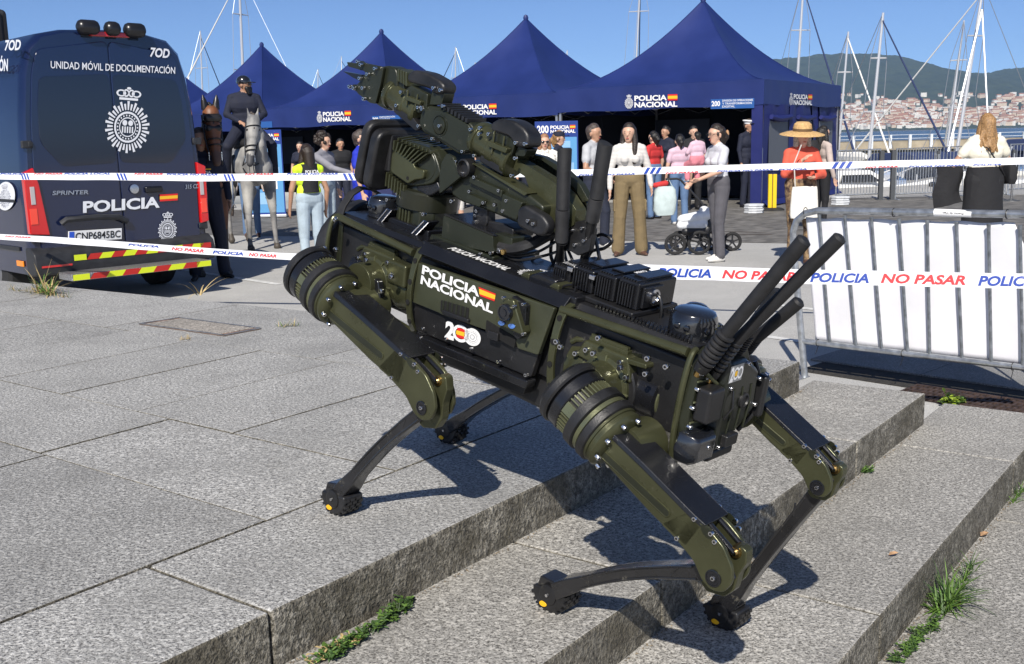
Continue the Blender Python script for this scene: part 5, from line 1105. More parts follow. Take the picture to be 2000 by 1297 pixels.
    if blink:
        m=Body(); m.seg(poll+n*.08+side*-.06-jw*.075,poll+n*.08+side*.06-jw*.075,.055,.055,0); m.seg(poll+n*.20+side*-.055-jw*.055,poll+n*.20+side*.055-jw*.055,.045,.045,0); m.build('blinder_mask',[TACK],e,.009,2)
        for k in(-1,1): m=MB(); m.lathe(poll+side*.062*k+V((0,0,.05)),(.12*k,.05,1),[(0,.05),(.1,.036),(.17,.008)],10); m.build('ear_cover',TACK,e)
    return e
GCOAT=mat('grey_horse_coat',(.42,.41,.38),.6,var=.4,vscale=3,c2=(.15,.15,.155)); GLEG=mat('grey_horse_legs',(.20,.195,.19),.6,var=.4,vscale=5); BAY=mat('bay_coat',(.15,.055,.022),.5,var=.35,vscale=4); BAYL=mat('bay_legs',(.03,.018,.012),.5); GMUZ=mat('grey_muzzle',(.06,.06,.065),.6); BMUZ=mat('bay_muzzle',(.09,.05,.035),.6)
gh=at_ground(517,487)
GH=horse('grey horse with black bridle standing in front of the fourth tent',gh,CAMYAW+.50,GCOAT,GLEG,GMUZ,HSH,(.26,.44,1.36),(.12,.28,2.00),[((-.17,-.12),(-.19,-.06,.62),(-.20,-.02)),((.17,-.12),(.21,-.02,.60),(.24,.05))],withers=1.70)
bh=at_depth(428,13.6)
horse('brown horse with black ear covers and blinder mask looking out from behind the van',bh,CAMYAW+.45,BAY,BAYL,BMUZ,HB,(-.02,.62,1.44),(-.02,.46,2.02),[((-.17,-.12),(-.17,-.06,.62),(-.17,-.02)),((.17,-.12),(.17,-.06,.60),(.17,.0))],withers=1.66,blink=True)
# saddle and rider
gm=GH.matrix_world
e=empty('saddle','black saddle with stirrups on the grey horse','saddle',matrix=gm.copy()); b=Body(); b.seg((0,-.80,1.64),(0,-.45,1.68),.20,.17,0,((0,0,1),.55)); b.seg((0,-.8,1.70),(0,-.9,1.76),.11,.09,0); 
for k in(-1,1): b.seg((.24*k,-.6,1.4),(.29*k,-.55,1.05),.10,.09,0,((1,0,0),.3))
b.build('seat',[BLKC],e,.014,3)
for k in(-1,1): m=MB(); m.tube([(.30*k,-.52,1.1),(.33*k,-.45,.72),(.29*k,-.45,.66),(.37*k,-.45,.66),(.33*k,-.45,.72)],.009,6); m.build('stirrup',CHROME,e)
rp=gm@V((0,-.62,.93))
RD=person('bearded mounted officer in black uniform, helmet and sunglasses riding the grey horse',rp,1.78,CAMYAW+.35,POL,POL,BLK,skin=SK2,hair=None,female=False,glasses='sun',head=(-1.0,0),arms=[((-.28,.06,1.14),(-.12,.34,1.02)),((.28,.06,1.14),(.12,.34,1.02))],legs=[((-.33,.34,.66),(-.36,.16,.22),0),((.33,.34,.66),(.36,.16,.22),0)],group='police officers',bulk=1.12)
Q=RD[2]; m=MB(); m.lathe(Q(0,-.015,.030),(0,0,1),[(0,.112),(.03,.116),(.07,.108),(.10,.083),(.122,.045),(.128,.008)],22); m.build('helmet',mat('helmet_black',(.012,.012,.014),.2,coat=1),RD[0])
b=Body(); Hr=Matrix.Rotation(.9,3,'Z'); 
q=lambda x,y,z: Q(0,0,0)+Hr@V((x,y,z))
for x in(-.05,0,.05): b.seg(q(x,.065,-.05),q(x*.6,.085,-.13),.036,.026,0)
b.build('beard',[HB],RD[0],.009,1); m=MB(); m.box(q(0,.13,.045),(.15,.07,.012),Hr); m.build('helmet_peak',BLK,RD[0],bevel=.004)
# ---------------------------------------------------------------- pram with bag
pp=at_ground(1366,497); pram=empty('pram','black framed pram with white seat cover and four spoked wheels','pram',loc=pp,rotz=0)
PBL=mat('pram_black',(.015,.015,.017),.45); PWH=cloth('pram_white',(.66,.68,.70))
sc_=2050/13.0
def pr(px,py,y=0.): P=atZ(px,py,pp.y/.984+y); return P-pp
for px,py,r,y,w_ in((1319,477,.145,-.2,.05),(1366,479,.16,-.25,.06),(1327,470,.14,.25,.05),(1430,484,.13,.1,.05),(1385,478,.14,.22,.05)):
    c=pr(px,py,y); c.z=r; w=MB(); w.tube([c+V((math.cos(a)*(r-.022),0,math.sin(a)*(r-.022))) for a in np.linspace(0,2*math.pi,25)],.022,8,caps=False); wo=w.build('wheel',mat('tyre',(.016,.016,.017),.85),pram)
    for k in range(5): a=2*math.pi*k/5+.3; m=MB(); m.tube([c,c+V((math.cos(a)*(r-.03),0,math.sin(a)*(r-.03)))],.011,6); m.build('spoke',PBL,wo)
    m=MB(); m.cyl(c-V((0,.03,0)),c+V((0,.03,0)),.026); m.build('hub',PBL,wo)
for a,b in(((1319,477),(1350,450)),((1350,450),(1385,478)),((1350,450),(1430,484)),((1345,462),(1400,470))):
    m=MB(); m.tube([pr(*a),pr(*b)],.014,8); m.build('chassis_bar',PBL,pram)
m=MB(); m.tube([pr(1385,420),pr(1372,398),pr(1330,352),pr(1322,349),pr(1300,350)],.014,8); m.build('push_handle',PBL,pram)
b=Body(); b.seg(pr(1335,428),pr(1380,418),.085,.10,0,((0,0,1),.75)); b.seg(pr(1330,440),pr(1372,438),.06,.08,0); b.seg(pr(1375,412),pr(1392,418),.07,.06,0); b.build('seat_cover',[PWH],pram,.012,3)
b=Body(); b.seg(pr(1340,452),pr(1380,450),.06,.06,0); b.seg(pr(1392,430),pr(1378,455),.07,.05,0); b.build('basket',[PBL],pram,.014,2)
bp=at_ground(1300,470); o=pr(1300,388); 
bag('changing_bag','pale blue grey changing bag hanging from the pram handle with a red cloth in it','bag',pp,[(pr(1300,364),.10,.06),(pr(1299,370),.135,.085),(pr(1298,390),.155,.11),(pr(1297,410),.15,.10),(pr(1298,420),.12,.08)],cloth('bag_pale_blue',(.42,.50,.50)),[pr(1290,366),pr(1306,350),pr(1314,366)])
b=Body(); b.seg(pr(1279,362),pr(1300,358),.035,.04,0); b.build('red_cloth',[REDT],None,.01,2,label='crumpled red cloth on top of the pale changing bag',cat='cloth',loc=pp)
# ================================================================ THE QUADRUPED ROBOT
_R=[rt,-up,fw]
def c2w(v): return _R[0]*v[0]+_R[1]*v[1]+_R[2]*v[2]
RFv=c2w((-.718,-.305,.626)).normalized(); RS=V((0,0,1)).cross(RFv).normalized(); RU=RFv.cross(RS)
RO=(atZ(610,545,2.05)+atZ(1105,775,1.64))/2-RS*.22
RF=Frame(RO,RFv,RS,RU)
rob=empty('quadruped_robot','olive green four legged police robot with robot arm climbing the stone steps','robot',matrix=RF.mat())
def met(name,c,rough,metal,coat=0,scr=.0,bump=.12,bs=220):
    m=mat(name,c,rough,metal,var=.14,vscale=14,bump=bump,bscale=bs,coat=coat); 
    n=m.node_tree; b=n.nodes['Principled BSDF']; L=n.links.new
    if scr:   # dust and thin scratches
        tc=n.nodes.new('ShaderNodeTexCoord'); t=n.nodes.new('ShaderNodeTexNoise'); t.inputs['Scale'].default_value=34; t.inputs['Detail'].default_value=9; t.inputs['Roughness'].default_value=.78; L(tc.outputs['Object'],t.inputs[0])
        r=n.nodes.new('ShaderNodeMapRange'); r.inputs[1].default_value=.60; r.inputs[2].default_value=.70; r.inputs[4].default_value=scr; L(t.outputs[0],r.inputs[0])
        mx=n.nodes.new('ShaderNodeMix'); mx.data_type='RGBA'; src=b.inputs['Base Color'].links[0].from_socket; L(src,mx.inputs[6]); mx.inputs[7].default_value=(.30,.28,.22,1); L(r.outputs[0],mx.inputs[0]); L(mx.outputs[2],b.inputs['Base Color'])
    return m
OLV=met('olive_anodised',(.074,.077,.040),.30,.55,scr=.2); OLD=met('olive_painted',(.021,.024,.0145),.36,.2,scr=.12); OLL=met('olive_light_ring',(.17,.178,.10),.30,.6); OLP=met('olive_panel',(.042,.046,.026),.42,.1,scr=.1)
BM=met('black_anodised',(.012,.0125,.015),.28,.25,coat=.25,scr=.12); BP_=met('black_plastic',(.012,.012,.013),.42,0,scr=.2); RBR=mat('robot_rubber',(.013,.013,.014),.46,var=.4,vscale=30,bump=.25,bscale=300); MATB=mat('antenna_black',(.012,.012,.013),.62,var=.25,vscale=40,bump=.2,bscale=200)
BOLT=mat('bolt_steel',(.72,.72,.74),.18,1); BRASS=mat('brass',(.55,.36,.13),.28,1); HOLE=mat('hole_shade',(.003,.003,.003),.9); LENS=mat('lens_glass',(.005,.006,.01),.03,coat=1); LEDB=mat('blue_window',(.05,.13,.36),.05,coat=1,var=.6,vscale=250); SHN=met('shin_black',(.022,.022,.024),.30,.35,coat=.3,scr=.8); GLB=met('gloss_black_pod',(.010,.011,.014),.14,.0,coat=1); CAB=mat('cable_black',(.010,.010,.011),.38)  # flat black material stands in for the shade inside holes, slots and openings
YD=mat('yellow_marker',(.85,.45,.01),.4)
def rs_(px,py,s): return RF.on(px,py,1,s)
def ru_(px,py,u): return RF.on(px,py,2,u)
def rf_(px,py,f): return RF.on(px,py,0,f)
def ps(name,pts,s0,s1,m,parent=None,r=.004,bevel=.0025,seg=2,mi=None,holes=None,label=None):
    P=[rs_(a,b,s0) for a,b in pts]; P=roundpoly(P,r) if r else P
    mb=MB(); mb.prism(P,(0,s1-s0,0)); return mb.build(name,m,parent or rob,bevel=bevel,seg=seg,label=label)
def pu(name,pts,u0,u1,m,parent=None,r=.004,bevel=.002):
    P=[ru_(a,b,u0) for a,b in pts]; P=roundpoly(P,r) if r else P
    mb=MB(); mb.prism(P,(0,0,u1-u0)); return mb.build(name,m,parent or rob,bevel=bevel)
def bx_(name,a,b,m,parent=None,bevel=.003,seg=2): mb=MB(); mb.bb(a,b); return mb.build(name,m,parent or rob,bevel=bevel,seg=seg)
def bolts(name,lst,parent=None,r=.0042,h=.006,ax=None):
    mb=MB()
    for c,d in lst:
        d=V(d).normalized(); c=V(c); mb.lathe(c-d*.002,d,[(0,r),(h,r),(h+.001,r*.85)],12,0); mb.lathe(c-d*.002,d,[(h+.0004,r*.45),(h+.0016,r*.45)],6,1)
    return mb.build(name,[BOLT,HOLE],parent or rob,kind='stuff')
S1=(0,1,0)
def bpx(lst,s): return [(rs_(a,b,s),S1) for a,b in lst]
# ---- body core and deck
bx_('inner_chassis',(-.47,-.10,-.045),(.40,.10,.085),BP_,bevel=.006)
bx_('belly_keel',(-.215,-.085,-.115),(.14,.085,-.04),BP_,bevel=.012,seg=3)
P=[V(p) for p in((-.225,.125,.100),(-.225,.108,.118),(.405,.108,.118),(.405,.125,.100))]
mb=MB(); mb.loft([[V((f,s,u)) for s,u in((.128,.098),(.110,.117),(-.110,.117),(-.128,.098),(-.11,.085),(.11,.085))] for f in(-.225,.140)]); mb.build('centre_deck',BM,rob,bevel=.002)
mb=MB(); mb.loft([[V((f,s,u)) for s,u in((.106,.100),(.098,.110),(-.098,.110),(-.106,.100),(-.1,.085),(.1,.085))] for f in(.140,.405)]); mb.build('front_deck',BM,rob,bevel=.002)
mb=MB(); mb.loft([[V((f,s,u)) for s,u in((.106,.098),(.098,.108),(-.098,.108),(-.106,.098),(-.1,.085),(.1,.085))] for f in(-.47,-.225)]); mb.build('rear_deck',BP_,rob,bevel=.002)
# ridges on the rear deck edge
mb=MB()
for k in range(26): f=-.265-k*.0075; mb.box((f,.088,.111),(.0035,.020,.006),Matrix.Rotation(.5,3,'Z')); 
for k in range(26): f=-.265-k*.0075; mb.box((f,-.060,.111),(.0035,.016,.006),Matrix.Rotation(-.5,3,'Z'))
mb.build('deck_ridges',BM,rob,kind='stuff')
# near side panel, lower black panel, skid; the far side mirrors them
for sg in(1,-1):
    s0,s1=(.130*sg,.118*sg)
    def mir(name,pts,a,b,m,r=.004,bevel=.002):
        P=[rs_(x,y,abs(a)) for x,y in pts]; P=[V((p.x,a,p.z)) for p in P]; P=roundpoly(P,r); mb=MB(); mb.prism(P,(0,b-a,0)); return mb.build(name,m,rob,bevel=bevel)
    mir('side_panel',[(813,512),(1083,602),(1050,694),(1010,681),(1006,662),(950,646),(948,645),(914,633),(907,630),(862,615),(858,612),(804,590)],.130*sg,.119*sg,OLP)
    mir('lower_panel',[(804,588),(1052,690),(1036,738),(800,640)],.121*sg,.108*sg,BP_)
    mir('skid_rail',[(796,648),(1030,745),(1026,760),(796,664)],.136*sg,.112*sg,BM)
    mir('belly_plate',[(802,650),(1030,746),(1022,772),(810,690)],.112*sg,.09*sg,BP_)
    mir('vent_recess',[(861,586),(916,602),(914,626),(860,608)],.1312*sg,.12*sg,HOLE,r=.003,bevel=0)
    for k in range(6): x=864+k*8.6; y=586.5+k*2.5; mir('vent_slat',[(x,y),(x+3.2,y+1),(x+1.6,y+21),(x-1.6,y+20)],.1325*sg,.127*sg,OLD,r=.001,bevel=.0006)
    mir('hinge_bar',[(863,605),(914,624),(913,632),(862,614)],.137*sg,.125*sg,BP_,r=.003)
    mir('hatch_recess',[(950,625),(1008,660),(1004,680),(948,648)],.1312*sg,.12*sg,HOLE,r=.002,bevel=0)
    mir('hatch_latch',[(952,645),(972,652),(971,668),(951,661)],.137*sg,.12*sg,BP_,r=.002)
# hoops around the body; black surface discs paint the shade of their holes
def hoop(name,f0,f1,prof,m,th=.006,bevel=.0015):
    for sg in(1,-1):
        mb=MB(); n=len(prof); rings=[]
        for i,(s,u) in enumerate(prof):
            a=V(prof[max(0,i-1)]+(0,)); b=V(prof[min(n-1,i+1)]+(0,)); d=(b-a).normalized(); nr=V((-d.y,d.x,0)); 
            if nr.x<0: nr=-nr
            k=(i/(n-1)); ff0=f0+(.004*math.sin(k*3.1)); ff1=f1-(.004*math.sin(k*3.1))
            rings.append([V((ff0,s*sg,u)),V((ff1,s*sg,u)),V((ff1,(s+nr.x*th)*sg,u+nr.y*th)),V((ff0,(s+nr.x*th)*sg,u+nr.y*th))])
        mb.loft(rings); o=mb.build(name,m,rob,bevel=bevel)
        hb=MB()
        for i in range(2,n-2,2): s,u=prof[i]; hb.lathe(V(((f0+f1)/2,(s+th*.9)*sg,u)),(0,sg,0),[(-.002,.0052),(.0022,.0052)],14)
        hb.build('lightening_hole',HOLE,o,kind='stuff')
pr=[(.098,.104),(.118,.098),(.126,.082),(.131,.062),(.134,.042),(.135,.022),(.134,.002),(.131,-.018),(.125,-.038),(.115,-.056),(.100,-.070)]
hoop('frame_hoop',.128,.148,pr,OLV); hoop('frame_hoop',-.236,-.214,pr,OLV)
mb=MB(); 
for f in(.138,-.226):
    mb2=MB(); mb2.bb((f-.010,-.11,.100),(f+.010,.11,.118)); mb2.build('hoop_bridge',BM,rob,bevel=.003)
def arch(name,f,rad,m,s_=.128,top=.100,bot=-.088,w=.010,parent=None):
    pts=[]
    for a in np.linspace(-.50*math.pi,.50*math.pi,20): pts.append(V((f+0,math.cos(a)**.75*s_*.16+s_*.84,(top+bot)/2+math.sin(a)*(top-bot)/2)))
    for sg in(1,-1): mb=MB(); mb.tube([V((p.x,p.y*sg,p.z)) for p in pts],rad,10); mb.build(name,m,parent or rob)
arch('end_hoop',.410,.0050,OLV,.128,.102,-.04); arch('end_hoop',-.478,.0052,OLV,.130,.108,-.080)
for a,b in(((660,428),(808,494)),((1097,604),(1344,688))):
    A=rs_(*a,.122); B=rs_(*b,.122); A.z=.106 if a[0]<900 else A.z
    for sg in(1,-1): mb=MB(); mb.tube([V((A.x,A.y*sg,A.z)),V((B.x,B.y*sg,B.z))],.0075,14); mb.build('side_rail',OLV,rob)
for sg in(1,-1): mb=MB(); mb.tube([V((-.24,.10*sg,-.075)),V((-.47,.10*sg,-.080))],.008,10); mb.build('lower_rail',OLV,rob); mb=MB(); mb.tube([V((.14,.10*sg,-.075)),V((.40,.10*sg,-.050))],.008,10); mb.build('lower_rail',OLV,rob)
# front end: rubber nose and handle
mb=MB(); rings=[]
for f,k in((.414,1.0),(.424,1.04),(.446,1.03),(.458,.92)):
    rings.append([V((f,math.cos(a)*.128*k*(1 if abs(math.cos(a))>.3 else 1),.030+math.sin(a)*.090*k)) for a in np.linspace(0,2*math.pi,28,endpoint=False)])
mb.loft(rings); mb.build('nose_bumper',RBR,rob,bevel=.002)
mb=MB(); mb.bb((.40,-.10,-.05),(.416,.10,.10)); mb.build('front_plate',OLD,rob,bevel=.004)
hp=[rf_(658,428,.405),rf_(668,400,.405),rf_(683,378,.405),rf_(702,366,.405),rf_(722,368,.405),rf_(738,378,.405),rf_(748,392,.405),rf_(756,402,.405)]
mb=MB(); rings=[]
for i,p in enumerate(hp): 
    d=(hp[min(i+1,7)]-hp[max(i-1,0)]).normalized(); nr=V((0,-d.z,d.y)); rings.append([p+nr*.0022+V((-.014,0,0)),p+nr*.0022+V((.006,0,0)),p-nr*.0022+V((.006,0,0)),p-nr*.0022+V((-.014,0,0))])
mb.loft(rings); mb.build('carry_handle',MATB,rob,bevel=.001)
# lidar / camera pods
def pod(fc,sc,u0,L,Wd,Hh,rot=0):
    mb=MB(); rings=[]
    for k,z in((1,0),(1.02,.2),(1.0,.72),(.90,.92),(.62,1.0)):
        rings.append([V((fc+math.cos(a)*L*k*(1 if abs(math.cos(a))<.8 else .95),sc+math.sin(a)*Wd*k,u0+Hh*z)) for a in [R(22.5)+i*math.pi/6 for i in range(12)]])
    mb.loft(rings); o=mb.build('sensor_pod',GLB,rob,bevel=.003,seg=3)
    for ds,df in((.5,.86),(-.5,.86),(.9,.1),(.9,-.35)):
        mb=MB(); d=V((math.copysign(1,-1) if fc<0 else 1,0,0)) if abs(ds)<.6 else V((0,1,0)); c=V((fc+(df*L if abs(ds)>.6 else (L*.97 if fc>0 else -L*.97)),sc+(ds*Wd if abs(ds)<.6 else Wd*.99),u0+Hh*.5)); mb.lathe(c,d,[(-.001,.0055),(.0015,.0055),(.002,.004)],12); mb.build('pod_window',LENS,o)
    return o
pod(.352,.035,.110,.030,.036,.042); pod(-.428,.050,.104,.040,.040,.046); 
mb=MB(); mb.sph((-.40,-.05,.115),(.034,.03,.03),14); mb.build('round_pod',GLB,rob)
bx_('pod_mount',(-.475,-.02,.100),(-.385,.07,.110),BM)
# ---- hip housings in the open bays
def hipset(fc,uc,sg,rear):
    o=MB(); o.lathe(V((fc,.035*sg,uc)),(0,sg,0),[(0,.045),(.02,.054),(.05,.056),(.066,.056),(.070,.050),(.085,.049),(.088,.042),(.125,.040)],36)
    hz=o.build('hip_gearbox',OLV,rob,bevel=.0008)
    ri=MB(); ri.lathe(V((fc,.098*sg,uc)),(0,sg,0),[(0,.0575),(.003,.060),(.014,.060),(.017,.0575)],36); ri.build('rubber_ring',RBR,hz)
    rb=MB()
    for k in range(12): a=2*math.pi*k/12; rb.box(V((fc+math.cos(a)*.0475,.1215*sg,uc+math.sin(a)*.0475)),(.010,.004,.0025),Matrix.Rotation(-a,3,'Y'))
    rb.build('ring_ribs',OLL,hz,kind='stuff')
    d=-1 if rear else 1
    f1=fc+.055*d
    a=MB(); a.lathe(V((fc+d*.035,.070*sg,uc)),(d,0,0),[(0,.040),(.012,.044),(.016,.044)],28); a.build('motor_collar',OLV,rob)
    a=MB(); a.lathe(V((fc+d*.050,.070*sg,uc)),(d,0,0),[(0,.0415),(.042,.0415),(.044,.038)],28); a.build('roll_motor',BM,rob)
    a=MB(); a.lathe(V((fc+d*.094,.070*sg,uc)),(d,0,0),[(0,.034),(.003,.034),(.005,.026),(.016,.026),(.018,.030),(.022,.030)],24); a.build('motor_neck',OLL,rob)
    e=-d
    a=MB(); a.lathe(V((fc+e*.045,.070*sg,uc)),(e,0,0),[(0,.050),(.02,.052),(.045,.046),(.052,.030)],28); a.build('drive_housing',OLV,rob)
    # top bracket with cooling fins
    f0,f1=sorted((fc+.052*e,fc+.040*d)); z=uc+.062
    b=MB(); P=[V((f0-.012,.045*sg,uc+.02)),V((f0,.045*sg,z)),V((f1,.045*sg,z)),V((f1+.016,.045*sg,uc+.03))]; b.prism(P,(0,.075*sg,0)); b.build('hip_bracket',OLV,rob,bevel=.005,seg=3)
    h=MB(); h.bb((f0+.008,.055*sg,z-.004),(f1-.004,.112*sg,z+.006)); ho=h.build('fin_block',OLV,rob,bevel=.001)
    h=MB()
    for k in range(11): s=(.058+k*.005)*sg; h.bb((f0+.010,s,z+.006),(f1-.006,s+.002*sg,z+.0115))
    h.build('cooling_fins',OLV,ho,kind='stuff')
    bolts('bolts',[(V((f,s*sg,u)),(0,sg,0)) for f,s,u in((f0-.004,.122,uc+.030),(f0+.012,.122,z-.012),(f1-.01,.122,z-.014),(f1+.012,.120,uc+.034),(fc+d*.045,.118,uc-.052),(fc-d*.05,.118,uc-.045))],r=.0048)
    cb=MB(); cb.tube([V((f1,.09*sg,z-.005)),V((f1+.03*1,.1*sg,z-.012)),V((f1+.04,.10*sg,z-.02))],.005,8); cb.build('conduit',OLV,rob)
for sg in(1,-1): hipset(-.325,-.004,sg,True); hipset(.265,.004,sg,False)
bx_('bay_box',(.17,.03,.015),(.225,.125,.062),OLV,bevel=.006); 
ps('motor_clamp',[(693,547),(726,542),(738,548),(742,590),(722,604),(700,600),(690,570)],.150,.135,BM,r=.008,bevel=.003)
bolts('bolts',bpx([(702,536),(716,508),(765,540),(756,610),(657,487),(745,568),(712,595),(656,428),(636,485)],.152),r=.0048)
bolts('bolts',bpx([(1088,667),(1096,677),(1160,690),(1212,718),(1302,716),(1262,730),(1170,660),(1266,700)],.140),r=.0048)
ps('support_tube',[(1225,700),(1262,712),(1262,722),(1225,711)],.12,.09,OLV,r=.003); ps('bay_block',[(1226,684),(1258,690),(1256,704),(1228,698)],.10,.06,OLD)
# the body is narrower on the far side: its centre line lies towards the near flank
NOSQ=set()
def squash():
    for o in list(rob.children_recursive):
        if o.name in NOSQ: continue
        NOSQ.add(o.name)
        if o.type!='MESH' or o.data is None: continue
        ys=[v.co.y for v in o.data.vertices]
        if not ys or min(ys)>-.041: continue
        if max(ys)<-.0: 
            for v in o.data.vertices: v.co.y+=.088 if min(ys)<-.10 or o.name.startswith(('hip','roll','motor','drive','fin','cool','ring','rubber','bolts','conduit')) else .05
        else:
            for v in o.data.vertices:
                if v.co.y<.05: v.co.y=.05+(v.co.y-.05)*.5
squash()
# legs -----------------------------------------------------------------
REFS=.200; A0=rs_(620,576,REFS); A1=rs_(775,722,REFS); TX=(A1-A0).normalized(); NX=V((TX.z,0,-TX.x)); NX=NX if NX.z>0 else -NX
def tv(px,py,s=REFS+.034): p=rs_(px,py,s); d=p-V((A0.x,s,A0.z)); return (d.dot(TX),d.dot(NX))
KREF=tv(822,797,.234); TH=[tv(*q) for q in((637,562),(700,616),(779,688),(805,706),(829,734),(845,770),(848,800),(838,822),(820,822),(806,808),(790,774),(758,738),(720,705),(641,626),(626,600))]
THB=[tv(*q) for q in((637,562),(700,616),(779,688),(796,704),(778,756),(758,738),(720,705),(641,626),(626,600))]; THC=[tv(*q) for q in((770,681),(779,688),(805,706),(829,734),(845,770),(848,800),(838,822),(820,822),(806,808),(790,774),(758,738),(735,718))]
#print('KREF',KREF,'TH0',TH[0],TH[-2])
def leg(hip,knee,foot,sg,ground_n=(0,0,1),label=None,toe=0,bow=1):
    h=V(hip);k=V(knee);ft=V(foot); d=k-h; L=d.length; ref=math.hypot(*KREF); sc_=L/ref
    lat=V((0,sg,0)); lat=(lat-d.normalized()*lat.dot(d.normalized())).normalized()
    dn=d.normalized(); up_=lat.cross(dn); up_=up_ if up_.z>0 else -up_
    al=math.atan2(KREF[1],KREF[0])
    # rotate so that KREF direction maps on dn
    T=(dn*math.cos(al)-up_*math.sin(al)); N=(up_*math.cos(al)+dn*math.sin(al))
    Tq=lambda t,v,l: h+T*(t*sc_)+N*(v*sc_)+lat*l
    hw=.032
    g=MB(); P=roundpoly([Tq(t,v,-hw) for t,v in THB],.006); g.prism(P,lat*(2*hw)); th=g.build('thigh',OLV,rob,bevel=.006,seg=3,label=label)
    for q in(1,-1): g=MB(); g.prism(roundpoly([Tq(t,v,q*(hw if q*sg>0 else .021)) for t,v in THC],.008),lat*(-q*.0080)); g.build('knee_cheek',OLV,th,bevel=.0028,seg=3)
    # dark cover along the top edge of the thigh
    cv=[TH[0],TH[1],TH[2],tv(797,703)]; g=MB(); rings=[]
    for i,(t,v) in enumerate(cv):
        w=.0335 if i<3 else .0335-.001*(i-2); rings.append([Tq(t+.0,v-.006,-w),Tq(t,v+.0045,-w*.94),Tq(t,v+.0045,w*.94),Tq(t,v-.006,w)])
    rings[0]=[p-T*.0 for p in rings[0]]; g.loft(rings); g.build('thigh_cover',BM,rob,bevel=.002)
    for q in(1,-1):
        a=Tq(*tv(640,611),q*(hw+.0004)); b=Tq(*tv(742,694),q*(hw+.0004)); dd=(b-a).normalized(); nn=dd.cross(lat).normalized(); r=.0072*sc_
        lo=[a+nn*r]+[a-dd*math.sin(x)*r+nn*math.cos(x)*r for x in np.linspace(0,math.pi,8)]+[b+dd*math.sin(x)*r-nn*math.cos(x)*r for x in np.linspace(0,math.pi,8)]
        g=MB(); g.tube(lo+[lo[0]],.0013,5,caps=False); g.build('groove_rim',OLV,th)
        g=MB(); g.prism([p-lat*q*.001 for p in lo[1:]],lat*q*.0016); g.build('groove_shade',OLD,th,smooth=0)  # flat inlay, slot shade put into its dark olive colour
        # lens shaped inlay near the knee, its dark colour painting a hollow's shade
        c=Tq(*tv(793,700),q*(hw+.0002)); c2=Tq(*tv(806,716),q*(hw+.0002)); dq=(c2-c).normalized(); nq=dq.cross(lat).normalized(); ln=(c2-c).length
        g=MB(); g.prism([c+dq*ln*(.5-.5*math.cos(x))*1.3+nq*math.sin(x)*.0062 for x in np.linspace(0,2*math.pi,18,endpoint=False)],lat*q*.001); g.build('recess',OLD,th,smooth=0)
        kk=Tq(*KREF,0)+lat*q*hw
        g=MB(); g.lathe(kk,lat*q,[(0,.0130),(.002,.0130),(.0025,.0112),(.0012,.0108),(.0012,.0060),(.0022,.0055),(.0022,.003)],28); g.build('knee_disc',BM,th)
        bolts('bolts',[(kk+lat*q*.001,lat*q)]+[(Tq(*tv(x,y),q*hw),lat*q) for x,y in((782,692),(808,712),(763,738),(629,607))]+[(Tq(*tv(x,y),q*hw*.99),lat*q) for x,y in((815,726),(836,748))][:1],th,r=.0040,h=.004)
    # drum of the knee motor, coaxial with the thigh
    cl=Tq((TH[0][0]+TH[-2][0])/2,(TH[0][1]+TH[-2][1])/2,0); ax=-T
    def lt(name,prof,m,par=rob,n=40,off=0): g=MB(); g.lathe(cl+ax*off,ax,prof,n); return g.build(name,m,par,bevel=0)
    dr=lt('flange',[(-.012,.030),(-.008,.044),(-.004,.0500),(0,.0530),(.004,.0530),(.005,.0510),(.009,.0510),(.010,.0535),(.014,.0535)],OLV)
    lt('rubber_band',[(.014,.054),(.016,.0575),(.028,.0580),(.031,.054)],RBR,dr); lt('olive_band',[(.031,.0525),(.032,.0545),(.039,.0545),(.040,.0525)],OLL,dr)
    lt('rubber_band',[(.040,.054),(.042,.0585),(.058,.0580),(.060,.054)],RBR,dr); lt('fin_core',[(.058,.047),(.080,.047)],BP_,dr)
    g=MB(); q0=ax.orthogonal().normalized(); q1=ax.cross(q0)
    for i in range(46):
        a=2*math.pi*i/46; rd=q0*math.cos(a)+q1*math.sin(a); tn=ax.cross(rd); c=cl+ax*.069+rd*.0495; M=Matrix((rd,tn,ax)).transposed(); g.box(c,(.008,.0022,.019),M)
    g.build('drum_fins',OLL,dr,kind='stuff')
    cdir=(RF.loc(CAM)-cl); rd=(cdir-ax*cdir.dot(ax)).normalized(); rd=(rd*.92+ (ax.cross(rd))*(-.39*sg)).normalized(); g=MB(); g.box(cl+ax*.069+rd*.052,(.004,.017,.019),Matrix((rd,ax.cross(rd),ax)).transposed()); g.build('blank_tag',OLL,dr)
    lt('black_collar',[(.079,.0525),(.081,.0550),(.098,.0550),(.100,.050),(.103,.048)],BM,dr)
    lt('end_cap',[(.103,.0550),(.106,.0580),(.116,.0575),(.124,.050),(.128,.034),(.129,.004)],RBR,dr)
    bolts('bolts',[(cl+ax*(-.010)+(q0*math.cos(a)+q1*math.sin(a))*.0475,T+(q0*math.cos(a)+q1*math.sin(a))*.15) for a in [2*math.pi*i/9+.3 for i in range(9)]],dr,r=.0042)
    # hip joint to the body
    hj=cl+T*.022; g=MB(); tgt=V((hj.x,.150*sg,hj.z)); g.lathe(hj,(0,-sg,0),[(0,.035),(max(.055,abs(hj.y)-.125),.040)],24); g.build('hip_joint',OLV,rob)
    # knee crank, push rods, shin and foot
    K=Tq(*KREF,0); tvc=lambda x,y: tv(x,y,REFS+.010); ey=Tq(*tvc(855,744),0)
    g=MB(); P=[Tq(*tvc(*q),-.009) for q in((838,800),(845,770),(848,744),(860,730),(870,738),(872,762),(864,788),(862,820),(850,838),(824,836),(812,818))]; g.prism(roundpoly(P,.004),lat*.018); g.build('knee_crank',OLV,rob,bevel=.002)
